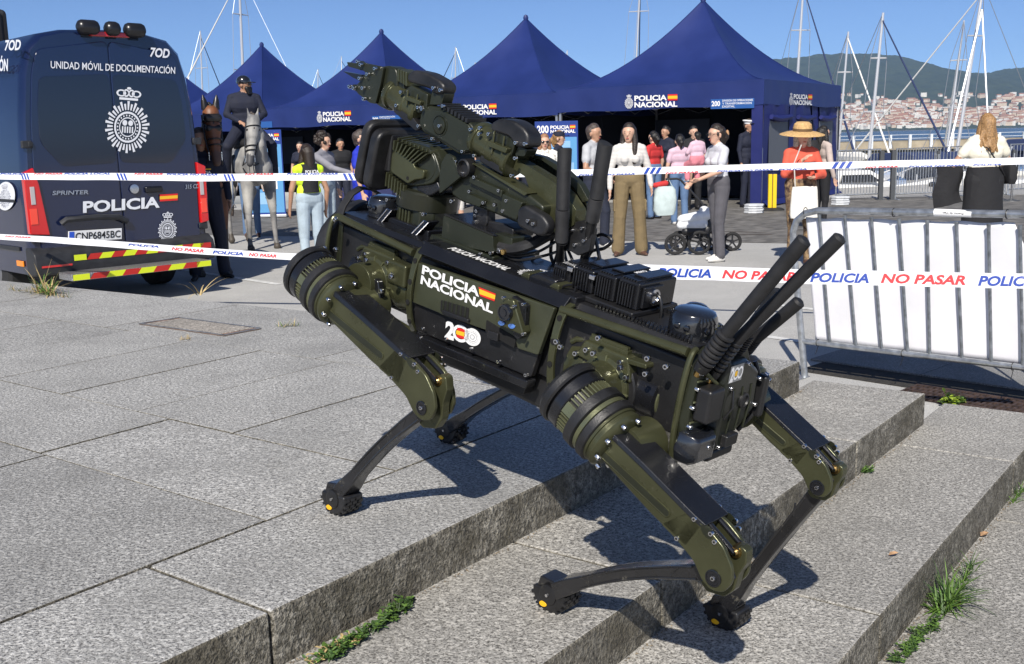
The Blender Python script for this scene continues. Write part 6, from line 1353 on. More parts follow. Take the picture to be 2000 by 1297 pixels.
    g=MB(); g.lathe(ey-lat*.013,lat,[(0,.0085),(.004,.0095),(.022,.0095),(.026,.0085)],20); g.build('rod_eye',BRASS,rob); g=MB(); g.lathe(ey-lat*.016,lat,[(0,.0045),(.032,.0045)],14); g.build('rod_pin',BOLT,rob)
    for q in(.013,-.013): g=MB(); g.tube([Tq(*tv(790,700),q),ey+lat*q],.0042,10); g.build('push_rod',BM,rob)
    sd=(ft-K); sl=sd.length; sn=sd.normalized(); su=(sn.cross(lat)).normalized(); 
    back=(K-h).normalized(); su=su if su.dot(V((0,0,1)))>0 else -su
    def SH(t,w,hh): 
        c=K.lerp(ft,t)+su*(.020*bow*math.sin(math.pi*t)); return [c+lat*w+su*hh,c+lat*w-su*hh,c-lat*w-su*hh,c-lat*w+su*hh]
    g=MB(); g.loft([SH(-.05,.009,.009),SH(.05,.0135,.014),SH(.16,.0155,.0125),SH(.35,.0145,.0105),SH(.55,.014,.0098),SH(.75,.0155,.0108),SH(.88,.020,.015),SH(.97,.023,.016)]); sh_=g.build('shin',SHN,rob,bevel=.003,seg=2)
    for q in(1,-1):   # raised edge ribs of the shin channel
        for w_ in(.0085,-.0085):
            g=MB(); g.tube([K.lerp(ft,t)+su*(.020*bow*math.sin(math.pi*t)+w_*(1.1 if t<.3 else 1))+lat*q*.0150 for t in np.linspace(.12,.86,9)],.0022,6); g.build('shin_rib',SHN,sh_)
        g=MB(); g.tube([K.lerp(ft,.18)+su*.016+lat*q*.0145,K.lerp(ft,.24)+su*.006+lat*q*.0145],.002,5); g.build('shin_web',SHN,sh_)
        bolts('bolts',[(K.lerp(ft,.02)+su*(-.006)+lat*q*.017,lat*q),(K.lerp(ft,-.03)+su*.004+lat*q*.013,lat*q)],sh_,r=.0036)
    gn=V(ground_n); fo=V((1,0,0)); fo=(fo-gn*fo.dot(gn)).normalized(); 
    fe=MB(); R0=.037; prof=[]
    n=20
    for i in range(n):
        a=-math.pi*1.08+ (math.pi*1.16)*i/(n-1); prof.append((math.cos(a)*R0,math.sin(a)*R0*.92))
    P=[ft+fo*x+gn*y-lat*.024 for x,y in prof]; fe.prism(P,lat*.048); fo_=fe.build('foot',RBR,rob,bevel=.004,seg=3)
    lg=MB()
    for i in range(1,n-1):
        a=-math.pi*1.06+(math.pi*1.12)*i/(n-1)
        for q in(-.013,.002,.015):
            c=ft+(fo*math.cos(a)+gn*math.sin(a)*.92)*(R0+.001)+lat*(q+(.003 if i%2 else -.003)); M=Matrix((fo*math.cos(a)+gn*math.sin(a),lat,(fo*math.cos(a)+gn*math.sin(a)).cross(lat))).transposed(); lg.box(c,(.006,.010,.006),M)
    lg.build('tread_lugs',RBR,fo_,kind='stuff')
    for q in(1,-1):
        g=MB(); g.lathe(ft-gn*.002+lat*q*.024,lat*q,[(-.002,.019),(.002,.019),(.003,.016),(.003,.005),(.0045,.004)],22); g.build('side_disc',BP_,fo_)
        g=MB(); g.lathe(ft-gn*.002+lat*q*.027,lat*q,[(0,.003),(.002,.003)],10); g.build('disc_bolt',BOLT,fo_)
        c=ft-gn*.021+fo*(.010 if toe>=0 else -.006)+lat*q*.0245; g=MB(); g.prism([c+fo*math.cos(a)*.0085-gn*math.sin(a)*.0052 for a in np.linspace(0,2*math.pi,16,endpoint=False)],lat*q*.003); g.build('yellow_oval',YD,fo_,bevel=.0008)
    # clamp that holds the foot
    g=MB(); top=K.lerp(ft,.90)+su*.005; g.prism([ft+fo*.030+gn*.006-lat*.021,ft+fo*.020+gn*.028-lat*.021,top-lat*.021+sn*(-.01),ft-fo*.030+gn*.012-lat*.021,ft-fo*.016-gn*.004-lat*.021],lat*.042); g.build('foot_clamp',SHN,rob,bevel=.003)
    return th
GN=RF.loc(RO+V((0,0,1)))
def kc(px,py,s,sg=1): p=rs_(px,py,s+.034); return V((p.x,s,p.z))
nf_h,nf_k=A0,kc(822,797,REFS)
def at_tread(px,py,z,lift=.036): p=onz(px,py,z); return RF.loc(p)+GN*lift
NF=at_tread(670,1000,.85); NR=at_tread(1088,1188,.75); FR_=at_tread(1420,1222,.65); FF=at_tread(882,862,.85)
leg(nf_h,nf_k,NF,1,GN,bow=.6)
leg(rs_(1140,829,.185),kc(1392,1130,.185),NR,1,GN,bow=.8)
leg(rs_(1405,742,-.135),kc(1595,953,-.135),FR_,-1,GN,bow=.1)
leg(V((.337,-.135,-.035)),V((.0,-.15,-.145)),FF,-1,GN,bow=.5)
# ---- lettering and camera on the near side
def rdec(name,build,BL,BR,TL,mats,s=.1312,TR=None):
    bl,br,tl=rs_(*BL,s),rs_(*BR,s),rs_(*TL,s); d=Decal(); build(d); return d.build(name,mats,pgram(bl,br,tl),rob)
def pol(d):
    d.text('NACIONAL',0,0,1,.42,0,.035); d.text('POLICIA',0.0,.53,.80,.42,0,.035)
    d.poly([(.775,.98),(1.0,.98),(1.0,.90),(.785,.90)],1); d.poly([(.785,.90),(1.0,.90),(1.0,.70),(.80,.66)],2); d.poly([(.80,.66),(1.0,.70),(1.0,.60),(.815,.58)],1)
rdec('police_lettering',pol,(821,553),(962,612),(826,516),[WHT,RED,YEL])
def two(d,wm=0):
    d.text('2',0,.06,.27,.88,wm,.05); d.ring(.45,.5,.235,.155,wm,28,1,asp=2.0); d.rect(.32,.40,.58,.62,2); d.rect(.34,.24,.56,.40,1); d.rect(.34,.62,.56,.78,1)
    d.ring(.78,.5,.235,.165,wm,28,1,asp=2.0); d.disc(.78,.5,.16,wm,20,1,asp=2.0); 
    d.ring(.78,.5,.13,.115,3,20,1,asp=2.0); d.ring(.78,.5,.07,.05,3,16,1,asp=2.0)
rdec('anniversary_sticker',lambda d:two(d),(868,660),(936,681),(871,625),[WHT,RED,YEL,mat('sticker_grey',(.3,.3,.3),.5)],s=.1222)
cam_=ps('side_camera',[(984,585),(1002,585),(1021,650),(1018,655),(966,632),(970,618),(977,592)],.152,.130,OLV,r=.006,bevel=.003)
c=rs_(989,610,.153); mb=MB(); mb.lathe(c,(0,1,0),[(-.004,.0150),(.005,.0150),(.008,.0135),(.0082,.0115),(.004,.0105)],32); mb.build('lens_ring',GLB,cam_); mb=MB(); mb.lathe(c+V((0,.0055,0)),(0,1,0),[(0,.0115),(.001,.0115),(.0012,.007),(.0025,.0065)],24); mb.build('lens',LENS,cam_)
for x,y in((980,631),(1000,637)):
    c=rs_(x,y,.1525); mb=MB(); mb.prism([c+V((math.cos(a)*.0075,0,math.sin(a)*.0042-math.cos(a)*.001)) for a in np.linspace(0,2*math.pi,16,endpoint=False)],(0,.0016,0)); mb.build('blue_window',LEDB,cam_)
ps('camera_back_plate',[(1000,577),(1028,596),(1024,655),(1010,664),(1002,655)],.142,.131,BM,r=.004)
bolts('bolts',bpx([(985,581),(1024,594),(1024,652),(1006,598)],.152),cam_,r=.0030)
bolts('bolts',bpx([(822,660),(872,662),(921,682),(975,706),(1029,732),(826,642)],.134),rob,r=.0034)
# deck screws and printing on the dark centre deck
bolts('deck_screws',[(V((f,s,.1165)),(0,0,1)) for f in(.12,.05,-.02,-.09,-.16) for s in(.092,-.092)],rob,r=.0028,h=.0015)
def dk(d): d.text('POLICIA NACIONAL',0,0,1,1,0,.03)
bl=V((.085,.104,.1176))
d=Decal(); dk(d); br=bl+V((-.15,0,0)); tl=bl+V((0,-.020,0)); d.build('deck_lettering',[WHT],pgram(bl,br,tl),rob)
d=Decal(); badge(d,0,0,1,1); a=V((-.075,.100,.1178)); d.build('deck_emblem',[WHT],pgram(a,a+V((-.055,0,0)),a+V((0,-.070,0))),rob)
# ---- arm turret, payload box, rest post
t0=V((.262,-.002,0))
bx_('turret_plinth',(.185,-.07,.108),(.325,.062,.122),BM,bevel=.003)
mb=MB(); mb.loft([[V((t0.x+x*k,t0.y+y*k,u)) for x,y in((.062,-.035),(.062,.035),(.035,.060),(-.040,.060),(-.062,.035),(-.062,-.035),(-.035,-.06),(.035,-.06))] for u,k in((.118,.90),(.150,.88))]); mb.build('turret_base',OLD,rob,bevel=.003)
mb=MB(); mb.lathe(t0+V((0,0,.148)),(0,0,1),[(0,.055),(.002,.064),(.034,.066),(.038,.062),(.040,.050),(.052,.048)],44); mb.build('turret_drum',met('black_olive',(.020,.022,.014),.32,.3,coat=.2),rob)
for k in range(4): mb=MB(); mb.bb((.250+k*.009,.0535,.122),(.254+k*.009,.0565,.146)); mb.build('cooling_rib',OLV,rob)
for px0,px1 in(((733,437),(757,408)),((801,460),(829,431))):
    a=rs_(*px0,.074); b=rs_(*px1,.066); w=V((-.013,0,0)); mb=MB(); mb.prism([a,a+w,b+w,b],(0,-.030,0)); o=mb.build('gusset',BM,rob,bevel=.0015)
    e1=V((0,.0012,0)); mb=MB(); mb.tube([a+e1,a+w+e1,b+w+e1,b+e1,a+e1],.0012,5); mb.build('bright_edge',BOLT,o)
bolts('bolts',bpx([(758,390),(829,418),(884,393),(812,470),(880,478),(735,440)],.066),rob,r=.004)
pay=ps('payload_box',[(866,421),(962,462),(964,494),(902,482),(838,470),(842,458),(862,462)],.070,-.02,OLD,r=.003)
mb=MB(); mb.bb((-.005,-.055,.112),(.155,.074,.122)); mb.build('payload_flange',OLD,rob,bevel=.002)
P=[rs_(x,y,.070) for x,y in((866,421),(962,462))]; mb=MB()
for k in range(34): p=P[0].lerp(P[1],(k+.5)/34); mb.lathe(p+V((0,-.004,.0005)),(0,0,1),[(0,.0022),(.003,.0022)],8)
mb.build('edge_studs',BP_,pay,kind='stuff')
mb=MB(); mb.prism([P[0]+V((0,-.006,-.001)),P[1]+V((0,-.006,-.001)),P[1]+V((0,-.085,-.001)),P[0]+V((0,-.085,-.001))],(0,0,.002)); mb.build('payload_lid',BM,pay,smooth=0)
bolts('bolts',bpx([(851,477),(893,487),(940,496),(960,494)],.074),pay,r=.0032)
ps('rest_post',[(923,398),(936,396),(951,402),(951,437),(945,447),(921,440)],.035,.010,RBR,r=.008,bevel=.004); bolts('bolts',bpx([(933,412),(930,421),(928,433)],.036),rob,r=.0036)
ps('rest_block',[(945,430),(985,437),(1003,448),(1000,466),(975,462),(945,452)],.03,-.03,RBR,r=.005,bevel=.003)
ps('connector_block',[(966,455),(1000,466),(1000,490),(962,492)],.055,.0,OLD,r=.003)
for k in range(3): mb=MB(); c=rs_(968+k*9,486+k*3,.058); mb.lathe(c,(0,1,0),[(0,.005),(.006,.005)],10); mb.build('gland',BRASS if k!=1 else BOLT,rob)
# ---- shoulder
sh=ps('shoulder_gearbox',[(771,276),(800,276),(835,288),(848,300),(856,322),(860,340),(846,358),(835,362),(800,365),(757,350),(764,300)],.052,-.0,OLD,r=.006,bevel=.004)
ps('shoulder_face',[(774,292),(806,318),(812,330),(828,332),(826,350),(808,352),(796,360),(762,336),(764,300)],.062,.05,OLV,sh,r=.006,bevel=.003)
mb=MB()
for k in range(9):
    a=rs_(776+k*8,274+k*3.2,.055); b=rs_(774+k*5,292+k*3.4,.055); q=MB(); 
    for s_,L_ in((0,1),): mb.prism([a+V((0,0,0)),a+V((-.0035,0,0)),b+V((-.0035,0,0)),b],(0,.010,0)); mb.prism([a,a+V((-.0035,0,0)),a+V((-.0035,-.055,.006)),a+V((0,-.055,.006))],(0,0,.005))
for k in range(7):
    a=rs_(760+k*5.6,336+k*4.2,.055); mb.prism([a,a+V((-.003,0,0)),a+V((-.003,0,-.028)),a+V((0,0,-.028))],(0,.008,0))
mb.build('cooling_fins',OLV,sh,kind='stuff')
for x,y in((806,314),(796,348)): mb=MB(); c=rs_(x,y,.0622); mb.lathe(c,(0,1,0),[(-.001,.0038),(.0004,.0038)],12); mb.build('socket_hole',HOLE,sh)
ps('shoulder_neck',[(780,340),(850,345),(860,372),(840,384),(776,376)],.045,-.045,BM,r=.008,bevel=.004)
mb=MB(); c=rs_(846,322,.03); mb.lathe(c+V((0,-.08,0)),(0,1,0),[(0,.036),(.085,.038),(.09,.036),(.10,.033),(.103,.030)],36); mb.build('shoulder_drum',OLD,rob)
# rubber bumper plates in front of the shoulder
for i,(f0,f1,k) in enumerate(((.388,.366,1.0),(.360,.334,.93))):
    cz=.244 if i==0 else .236; P=roundpoly([V((f0,s,u)) for s,u in((-.085,cz-.068*k),(.088,cz-.075*k),(.088*1.0,cz+.063*k),(-.085,cz+.063*k))],.030*k,6); tilt=Matrix.Rotation(R(-9),3,'Y')
    c=V((f0,0,cz)); P=[c+tilt@(p-c) for p in P]; mb=MB(); mb.prism(P,tilt@V((f1-f0,0,0))); mb.build('rubber_bumper',RBR,rob,bevel=.008,seg=4)
mb=MB(); mb.bb((.325,-.05,.205),(.37,.055,.285)); mb.build('bumper_mount',BP_,rob,bevel=.006)
# ---- lower link
ps('link_bracket',[(872,300),(884,306),(900,345),(866,372),(858,378),(858,345),(862,318)],.058,.050,OLD,r=.002,bevel=.001)
ps('lower_link',[(905,312),(918,316),(1030,378),(1062,404),(1050,452),(1008,436),(940,408),(898,394),(880,380),(880,350),(895,335)],.044,.0,OLD,r=.008,bevel=.006)
ps('link_rib',[(918,345),(980,372),(979,386),(915,356)],.053,.046,OLD,r=.002); ps('link_clamp',[(981,378),(1020,396),(1008,430),(975,416)],.055,.04,OLD,r=.003)
ps('link_edge',[(915,315),(930,322),(1030,378),(1024,382)],.0495,.02,OLV,r=.001,bevel=.001)
mb=MB(); c=rs_(912,328,.05); mb.lathe(c,(0,1,0),[(-.01,.017),(.010,.017),(.012,.014),(.004,.012)],26); mb.build('pivot_ring',BP_,rob)
ps('actuator_block',[(914,378),(945,392),(936,404),(908,394)],.055,.03,OLD,r=.002)
bolts('bolts',bpx([(885,311),(891,316),(904,339),(927,346),(975,372),(918,374),(990,392),(983,412),(967,400),(945,396)],.054),rob,r=.0034,h=.0045)
pad=ps('elbow_pad',[(1022,400),(1060,422),(1071,440),(1064,460),(1050,462),(1007,441),(1010,408)],.070,.045,RBR,r=.012,bevel=.006,seg=3)
ps('pad_slot',[(1029,425),(1048,431),(1047,444),(1028,437)],.0712,.068,HOLE,pad,r=.006,bevel=0); bolts('bolts',bpx([(1033,431),(1043,437)],.071),pad,r=.0034)
# ---- elbow and curved covers
def curved(name,outer,inner,s0,s1,m,bevel=.004): return ps(name,outer+inner[::-1],s0,s1,m,r=.002,bevel=bevel,seg=3)
curved('elbow_cover',[(1008,312),(1040,330),(1075,352),(1105,380),(1125,410),(1120,440),(1095,452),(1068,450)],[(1002,330),(1025,345),(1035,372),(1042,395),(1055,405),(1068,420),(1072,435),(1070,446)],.022,-.006,OLV,.008)
curved('far_elbow_cover',[(1012,300),(1050,308),(1095,332),(1128,362),(1146,395),(1146,425),(1120,448),(1095,450)],[(1008,312),(1045,332),(1078,352),(1105,380),(1115,395),(1118,412),(1110,430),(1098,440)],-.030,-.050,met('dark_green_gloss',(.018,.026,.022),.25,.3,coat=.5),.008)
curved('upper_cover_edge',[(1018,296),(1060,306),(1100,330),(1132,360),(1150,392)],[(1022,302),(1058,313),(1094,338),(1122,368),(1138,395)],-.012,-.028,OLD,.003)
mb=MB(); c=rs_(1092,424,.012); mb.lathe(c,(0,-1,0),[(0,.030),(.055,.030)],30); mb.build('elbow_drum',OLV,rob)
# ---- upper link: two motor joints with black caps, gear box, gripper
def motor(c0,c1,r,m=OLV): 
    mb=MB(); a,b=rs_(*c0,0.016),rs_(*c1,0.016); d=(b-a); L=d.length; mb.lathe(a,d,[(0,r*.92),(.006,r*1.02),(.014,r*1.02),(.016,r*.90),(L*.45,r*.90),(L*.47,r*.96),(L*.62,r*.96),(L*.64,r*.9),(L-.014,r*.9),(L-.012,r*1.03),(L-.003,r*1.03),(L,r*.9)],32); return mb.build('wrist_motor',m,rob,bevel=.0006)
motor((935,268),(1010,316),.033); motor((766,182),(828,220),.031)
ps('motor_rib_box',[(950,262),(975,248),(1008,270),(1000,300),(985,322),(945,300)],.040,.01,OLD,r=.004); ps('motor_rib_box',[(788,178),(802,166),(835,184),(832,215),(818,222),(786,205)],.040,.01,OLD,r=.004)
for a,b in(((966,256),(960,300)),((985,266),(978,314)),((797,176),(794,205)),((816,184),(810,216))):
    mb=MB(); mb.tube([rs_(*a,.047),rs_(*b,.047)],.0022,6); mb.build('motor_rib',OLV,rob)
ps('clamp_ear',[(955,276),(990,290),(987,300),(952,286)],.053,.04,OLV,r=.003); ps('clamp_ear',[(790,186),(822,198),(819,206),(788,194)],.050,.038,OLV,r=.003)
ps('lower_guard',[(938,302),(984,328),(980,342),(936,316)],.042,.012,BP_,r=.004); ps('lower_guard',[(770,206),(806,230),(822,250),(812,256),(768,218)],.042,.012,BP_,r=.004)
ps('rubber_cap',[(957,241),(974,231),(1000,235),(1021,249),(1031,264),(1031,289),(1005,288),(994,268),(957,256)],.044,.004,RBR,r=.009,bevel=.008,seg=4)
ps('rubber_cap',[(794,145),(806,136),(832,142),(858,157),(867,168),(863,185),(846,184),(838,174),(794,160)],.042,.004,RBR,r=.009,bevel=.008,seg=4)
ps('cap_box',[(845,170),(868,182),(862,205),(838,205)],.036,.008,OLD,r=.003); ps('cap_box',[(1012,285),(1030,292),(1024,306),(1005,304)],.036,.008,OLD,r=.003)
bolts('bolts',bpx([(847,172),(861,176)],.045),rob,r=.0036,h=.0045); bolts('bolts',bpx([(1008,279),(1026,281)],.047),rob,r=.0036,h=.0045)
gb=ps('joint_gearbox',[(822,214),(836,206),(868,212),(918,240),(928,255),(932,268),(924,298),(905,300),(896,303),(850,272),(824,258),(817,240)],.040,.002,OLD,r=.006,bevel=.005)
ps('gearbox_plate',[(826,220),(838,212),(866,217),(914,243),(926,268),(918,293),(900,297),(850,266),(826,252)],.043,.038,OLD,gb,r=.005,bevel=.0015)
mb=MB(); c=rs_(859,245,.0432); mb.lathe(c,(0,1,0),[(-.002,.0205),(.001,.0205),(.0012,.0185),(-.0002,.018),(-.0002,.0165),(.0025,.0160),(.003,.0148)],32); mb.build('round_plate',OLD,gb)
mb=MB()
for k in range(8): a=rs_(880+k*7,206+k*4.1,.02); mb.box(a,(.006,.05,.008))
mb.build('cable_chain',BP_,gb,kind='stuff')
bolts('bolts',bpx([(817,210),(818,246),(859,246),(845,271),(904,296),(920,253),(927,304),(866,207),(825,213),(955,262),(937,262)],.049),rob,r=.0034,h=.0045)
bolts('bolts',bpx([(784,180),(775,206),(824,210),(1007,309),(1000,343),(938,250)],.046),rob,r=.0036,h=.0045)
ps('gripper_block',[(716,135),(755,140),(748,200),(726,196),(706,176)],.030,.004,BM,r=.004)
gr=ps('gripper_body',[(742,130),(758,128),(772,133),(776,150),(774,195),(768,214),(758,217),(738,207),(728,198),(735,165)],.032,-.002,OLD,r=.008,bevel=.004)
for k in range(4): ps('body_rib',[(776+k*5,134+k*2),(779+k*5,135+k*2),(780+k*5,160+k*3),(776+k*5,158+k*3)],.034,-.004,OLV,gr,r=.001,bevel=.0008)
ps('gripper_back',[(772,140),(788,148),(790,190),(780,208),(770,205)],.028,.0,OLD,gr,r=.003)
for s0,s1 in((.040,.034),(.002,-.004)):
    ps('gripper_plate',[(700,118),(712,123),(749,131),(743,165),(733,203),(722,201),(700,184),(690,172),(702,160),(714,142),(706,136)],s0,s1,OLD,r=.004,bevel=.0015)
for pts in([(677,121),(694,124),(702,118),(716,128),(706,138),(698,135),(680,130)],[(669,139),(690,143),(705,146),(716,156),(706,160),(690,152)],[(690,164),(700,172),(712,176),(716,188),(702,182),(684,172)]):
    for s0,s1 in((.032,.022),(.012,.002)): ps('gripper_finger',pts,s0,s1,BM if pts[0][0]==669 else OLD,r=.003,bevel=.002)
bolts('bolts',bpx([(700,120),(706,126),(719,145),(704,153),(710,172),(712,193),(684,169),(692,172),(734,134)],.045),rob,r=.0038)
# ---- top antennas with bracket
def ant(name,pts,s,radii,m=MATB,n=14):
    P=[rs_(x,y,s_) if not isinstance(s,(int,float)) else rs_(x,y,s) for (x,y),s_ in zip(pts,s if not isinstance(s,(int,float)) else [s]*len(pts))]
    mb=MB(); mb.tube(P,radii,n); return mb.build(name,m,rob)
SLV=mat('antenna_sleeve',(.035,.035,.037),.5,var=.3,vscale=30)
ant('top_antenna',[(1103,289),(1103,291),(1099,410)],.050,[.0105,.0125,.0118]); ant('antenna_sleeve',[(1099,408),(1097,470)],[.050,.034],[.0124,.0118],SLV); ant('antenna_stem',[(1097,470),(1095,478),(1094,500),(1094,535)],[.034,.03,.01,-.02],[.012,.008,.008,.007],BP_)
ant('top_antenna',[(1183,280),(1182,282),(1165,388)],.030,[.0115,.0132,.0124]); ant('antenna_sleeve',[(1165,386),(1157,430)],[.030,.018],[.0130,.0122],SLV); ant('antenna_stem',[(1157,430),(1150,470),(1140,510),(1118,545)],[.018,.01,-.01,-.03],[.010,.008,.008,.008],BP_)
ps('antenna_bracket',[(1090,432),(1110,436),(1150,428),(1158,450),(1150,492),(1128,500),(1112,490),(1090,492)],.018,.004,BP_,r=.004,bevel=.002)
bolts('bolts',bpx([(1118,450),(1138,446),(1124,478),(1142,470)],.019),rob,r=.003)
ant('antenna_elbow',[(1094,535),(1098,548),(1115,556),(1135,560)],-.02,[.010,.012,.011,.009],BP_)
# ---- rear antennas
def whip(a,b,c,s,r0,r1):
    ant('rear_antenna',[c,b],s,[r1*.92,r1]); t=ant('antenna_tip',[b,(b[0]+3,b[1]-3)],s,[r1,r1*.6]); 
    P0=rs_(*a,s); P1=rs_(*c,s); mb=MB(); prof=[]; L=(P1-P0).length; n=7
    mb.lathe(P0,P1-P0,[(0,r0),(L*.18,r0*1.05)],16); 
    for k in range(n): x=L*(.2+.8*k/n); mb.lathe(P0+(P1-P0).normalized()*x,P1-P0,[(0,r0*1.0),(L*.03,r0*1.18),(L*.075,r0*1.18),(L*.10,r0*.95)],16)
    mb.lathe(P0,P1-P0,[(L*.2,r0*.86),(L,r0*.86)],14); o=mb.build('flex_base',RBR,rob); mb=MB(); mb.lathe(P0-(P1-P0).normalized()*.012,P1-P0,[(0,.006),(.012,.006)],12); mb.build('connector',BRASS,o)
whip((1368,722),(1570,470),(1420,650),.115,.0125,.0112); whip((1392,734),(1640,465),(1440,665),.085,.0090,.0100)
whip((1440,690),(1520,570),(1460,655),.02,.0085,.0085); whip((1455,690),(1560,590),(1478,660),-.04,.0085,.0105)
ant('antenna_rod',[(1425,690),(1518,568)],.05,[.0075,.0075]) 
# ---- radio stack on the rear deck
bx_('radio_tray',(-.335,-.045,.108),(-.145,.085,.118),BP_)
for f0,f1,h0,lab in((-.145,-.185,.030,0),(-.190,-.235,.040,1),(-.240,-.282,.043,1),(-.287,-.330,.046,2)):
    o=bx_('radio_module',(f1,-.035,.118),(f0,.070,.118+h0),BM,bevel=.003); mb=MB()
    for k in range(6): f=f0-.006-k*(abs(f1-f0)-.010)/6; mb.bb((f-.0016,.070,.122),(f+.0008,.0755,.118+h0-.005)); mb.bb((f-.0016,-.03,.118+h0),(f+.0008,.068,.118+h0+.003))
    mb.build('cooling_fins',BM,o,kind='stuff')
    mb=MB(); mb.bb((f1+.004,-.03,.118+h0+.003),(f0-.010,.045,.118+h0+.006)); mb.build('module_lid',BM,o,bevel=.002)
a=V((-.148,.060,.1515)); 
mb=MB(); mb.bb((-.182,-.01,.149),(-.150,.055,.1505)); mb.build('white_label',mat('sticker_white',(.8,.8,.8),.4),rob)
d=Decal(); d.text('N6CRS',0,0,1,1,0,.02); d.build('label_text',[BLK],pgram(V((-.158,.045,.1510)),V((-.158,.0,.1510)),V((-.168,.045,.1510))),rob)
d=Decal(); d.text('MIMO',0,0,1,1,0,.02); d.build('radio_text',[WHT],pgram(V((-.300,.040,.1706)),V((-.300,.010,.1706)),V((-.292,.040,.1706))),rob)
mb=MB(); mb.bb((-.336,.010,.122),(-.330,.062,.158)); o=mb.build('round_socket_plate',BM,rob,bevel=.002); mb=MB(); mb.lathe((-.336,.036,.140),(-1,0,0),[(0,.014),(.004,.014),(.0045,.010),(.002,.009)],20); mb.build('socket',BOLT,o)
for f,s in((-.187,.074),(-.237,.076)): mb=MB(); mb.box((f,s,.150),(.012,.006,.008)); mb.build('bright_clip',BOLT,rob,bevel=.001)
# clamp blocks at the front of the radio stack
for x in(0,1): ps('clamp_end',[(1012+58*x,540+20*x),(1024+58*x,530+22*x),(1034+58*x,535+22*x),(1030+58*x,560+22*x),(1012+58*x,556+22*x)],.10,.06,OLV,r=.003)
ps('clamp_roll',[(1030,538),(1050,532),(1068,540),(1086,548),(1084,574),(1060,570),(1030,560)],.098,.02,BM,r=.006,bevel=.004)
# ---- cables
def cable(px,s,r=.0028,name='cable',m=None): 
    P=[rs_(x,y,ss) for (x,y),ss in zip(px,s if hasattr(s,'__len__') else [s]*len(px))]; Q=[]
    for i in range(len(P)-1):
        p0,p1,p2,p3=P[max(i-1,0)],P[i],P[i+1],P[min(i+2,len(P)-1)]
        for t in np.linspace(0,1,6,endpoint=False): Q.append(.5*((2*p1)+(-p0+p2)*t+(2*p0-5*p1+4*p2-p3)*t*t+(-p0+3*p1-3*p2+p3)*t**3))
    Q.append(P[-1]); mb=MB(); mb.tube(Q,r,7); return mb.build(name,m or CAB,rob)
cable([(965,478),(995,486),(1030,480),(1065,462),(1090,448)],[.05,.05,.04,.0,-.03],.011,'cable_sleeve',MATB)
cable([(970,488),(1005,500),(1050,492),(1088,470)],[.05,.04,.02,-.02]); cable([(975,492),(1010,508),(1060,500),(1092,490)],[.05,.04,.02,-.02])
cable([(1092,445),(1078,470),(1076,500),(1084,520)],-.02,.0035); cable([(1110,440),(1102,480),(1110,520),(1130,545)],-.03); cable([(1120,440),(1098,470),(1085,505),(1075,540)],-.02)
cable([(1150,440),(1140,480),(1152,470),(1175,458),(1195,470),(1180,485),(1155,492),(1145,520),(1150,545)],-.04,.0032); cable([(1160,450),(1170,500),(1178,530)],-.03,.0035); cable([(1110,490),(1120,520),(1105,545),(1090,560)],-.0)
for k in range(3): cable([(1255+k*4,574+k*3),(1280+k*3,578),(1292,600+k*3),(1285,622+k*3),(1262,618+k*4),(1250,604+k*4)],.01+.01*k,.0028)
cable([(1290,620),(1310,628),(1330,636)],.0,.004); cable([(1118,600),(1100,590),(1092,575),(1100,560),(1118,556)],.09,.002); cable([(1125,560),(1118,590),(1130,600)],.085,.002)
cable([(1020,528),(1045,505),(1062,500)],[.02,.0,-.03],.002)
# far side blue box edge seen past the deck
for o in rob.children_recursive: NOSQ.add(o.name)
# ---- rear end: plate, connectors, printing
mb=MB(); mb.loft([[V((f,s*k,u)) for s,u in((-.030,-.050),(-.040,.0),(-.034,.070),(-.01,.105),(.08,.107),(.118,.085),(.128,.0),(.112,-.062),(.08,-.085),(.02,-.080))] for f,k in((-.470,1),(-.490,1.0),(-.496,.98))]); mb.build('rear_plate',OLD,rob,bevel=.003)
mb=MB(); P=[(.074,-.062),(.074,.05),(.068,.098),(.020,.094),(-.028,.066),(-.036,-.006),(.010,-.034),(.044,-.062)]; cy,cz=.025,.018
mb.loft([[V((f,cy+(s_-cy)*k,cz+(u-cz)*k)) for s_,u in P] for f,k in((-.490,1),(-.512,.97),(-.520,.88))]); rb_=mb.build('rear_battery_cover',met('dark_rear_cover',(.012,.014,.010),.34,.2,coat=.2),rob,bevel=.004,seg=3)
for z in(-.040,-.008,.026,.060): mb=MB(); mb.tube([V((-.4975,.072,z)),V((-.4975,.120,z+.004))],.0018,6); mb.build('plate_rib',OLL,rob)
bolts('bolts',[(V((-.497,s_,u)),(-1,0,0)) for s_,u in((.112,.082),(.118,.052),(.122,.022),(.120,-.010),(.114,-.042),(.098,-.068),(.03,-.070),(.04,.100))],rob,r=.0038)
mb=MB(); mb.bb((-.524,.076,.0),(-.496,.118,.056)); mb.build('side_cover',BP_,rob,bevel=.006,seg=3)
mb=MB(); mb.loft([[V((f,s_*k+.108,u*k-.040)) for s_,u in((-.030,-.024),(.030,-.024),(.036,.0),(.028,.024),(-.034,.022))] for f,k in((-.490,1.05),(-.516,1.0),(-.528,.75))]); o=mb.build('lower_connector',GLB,rob,bevel=.005,seg=3); bolts('bolts',[(V((-.525,.104,-.036)),(-1,0,0))],o,r=.0034)
mb=MB(); mb.bb((-.528,-.052,-.020),(-.494,-.038,.052)); mb.build('far_side_latch',BP_,rob,bevel=.005,seg=3)
mb=MB(); mb.bb((-.512,-.005,-.080),(-.475,.070,-.062)); mb.build('rear_bumper',BP_,rob,bevel=.006,seg=3)
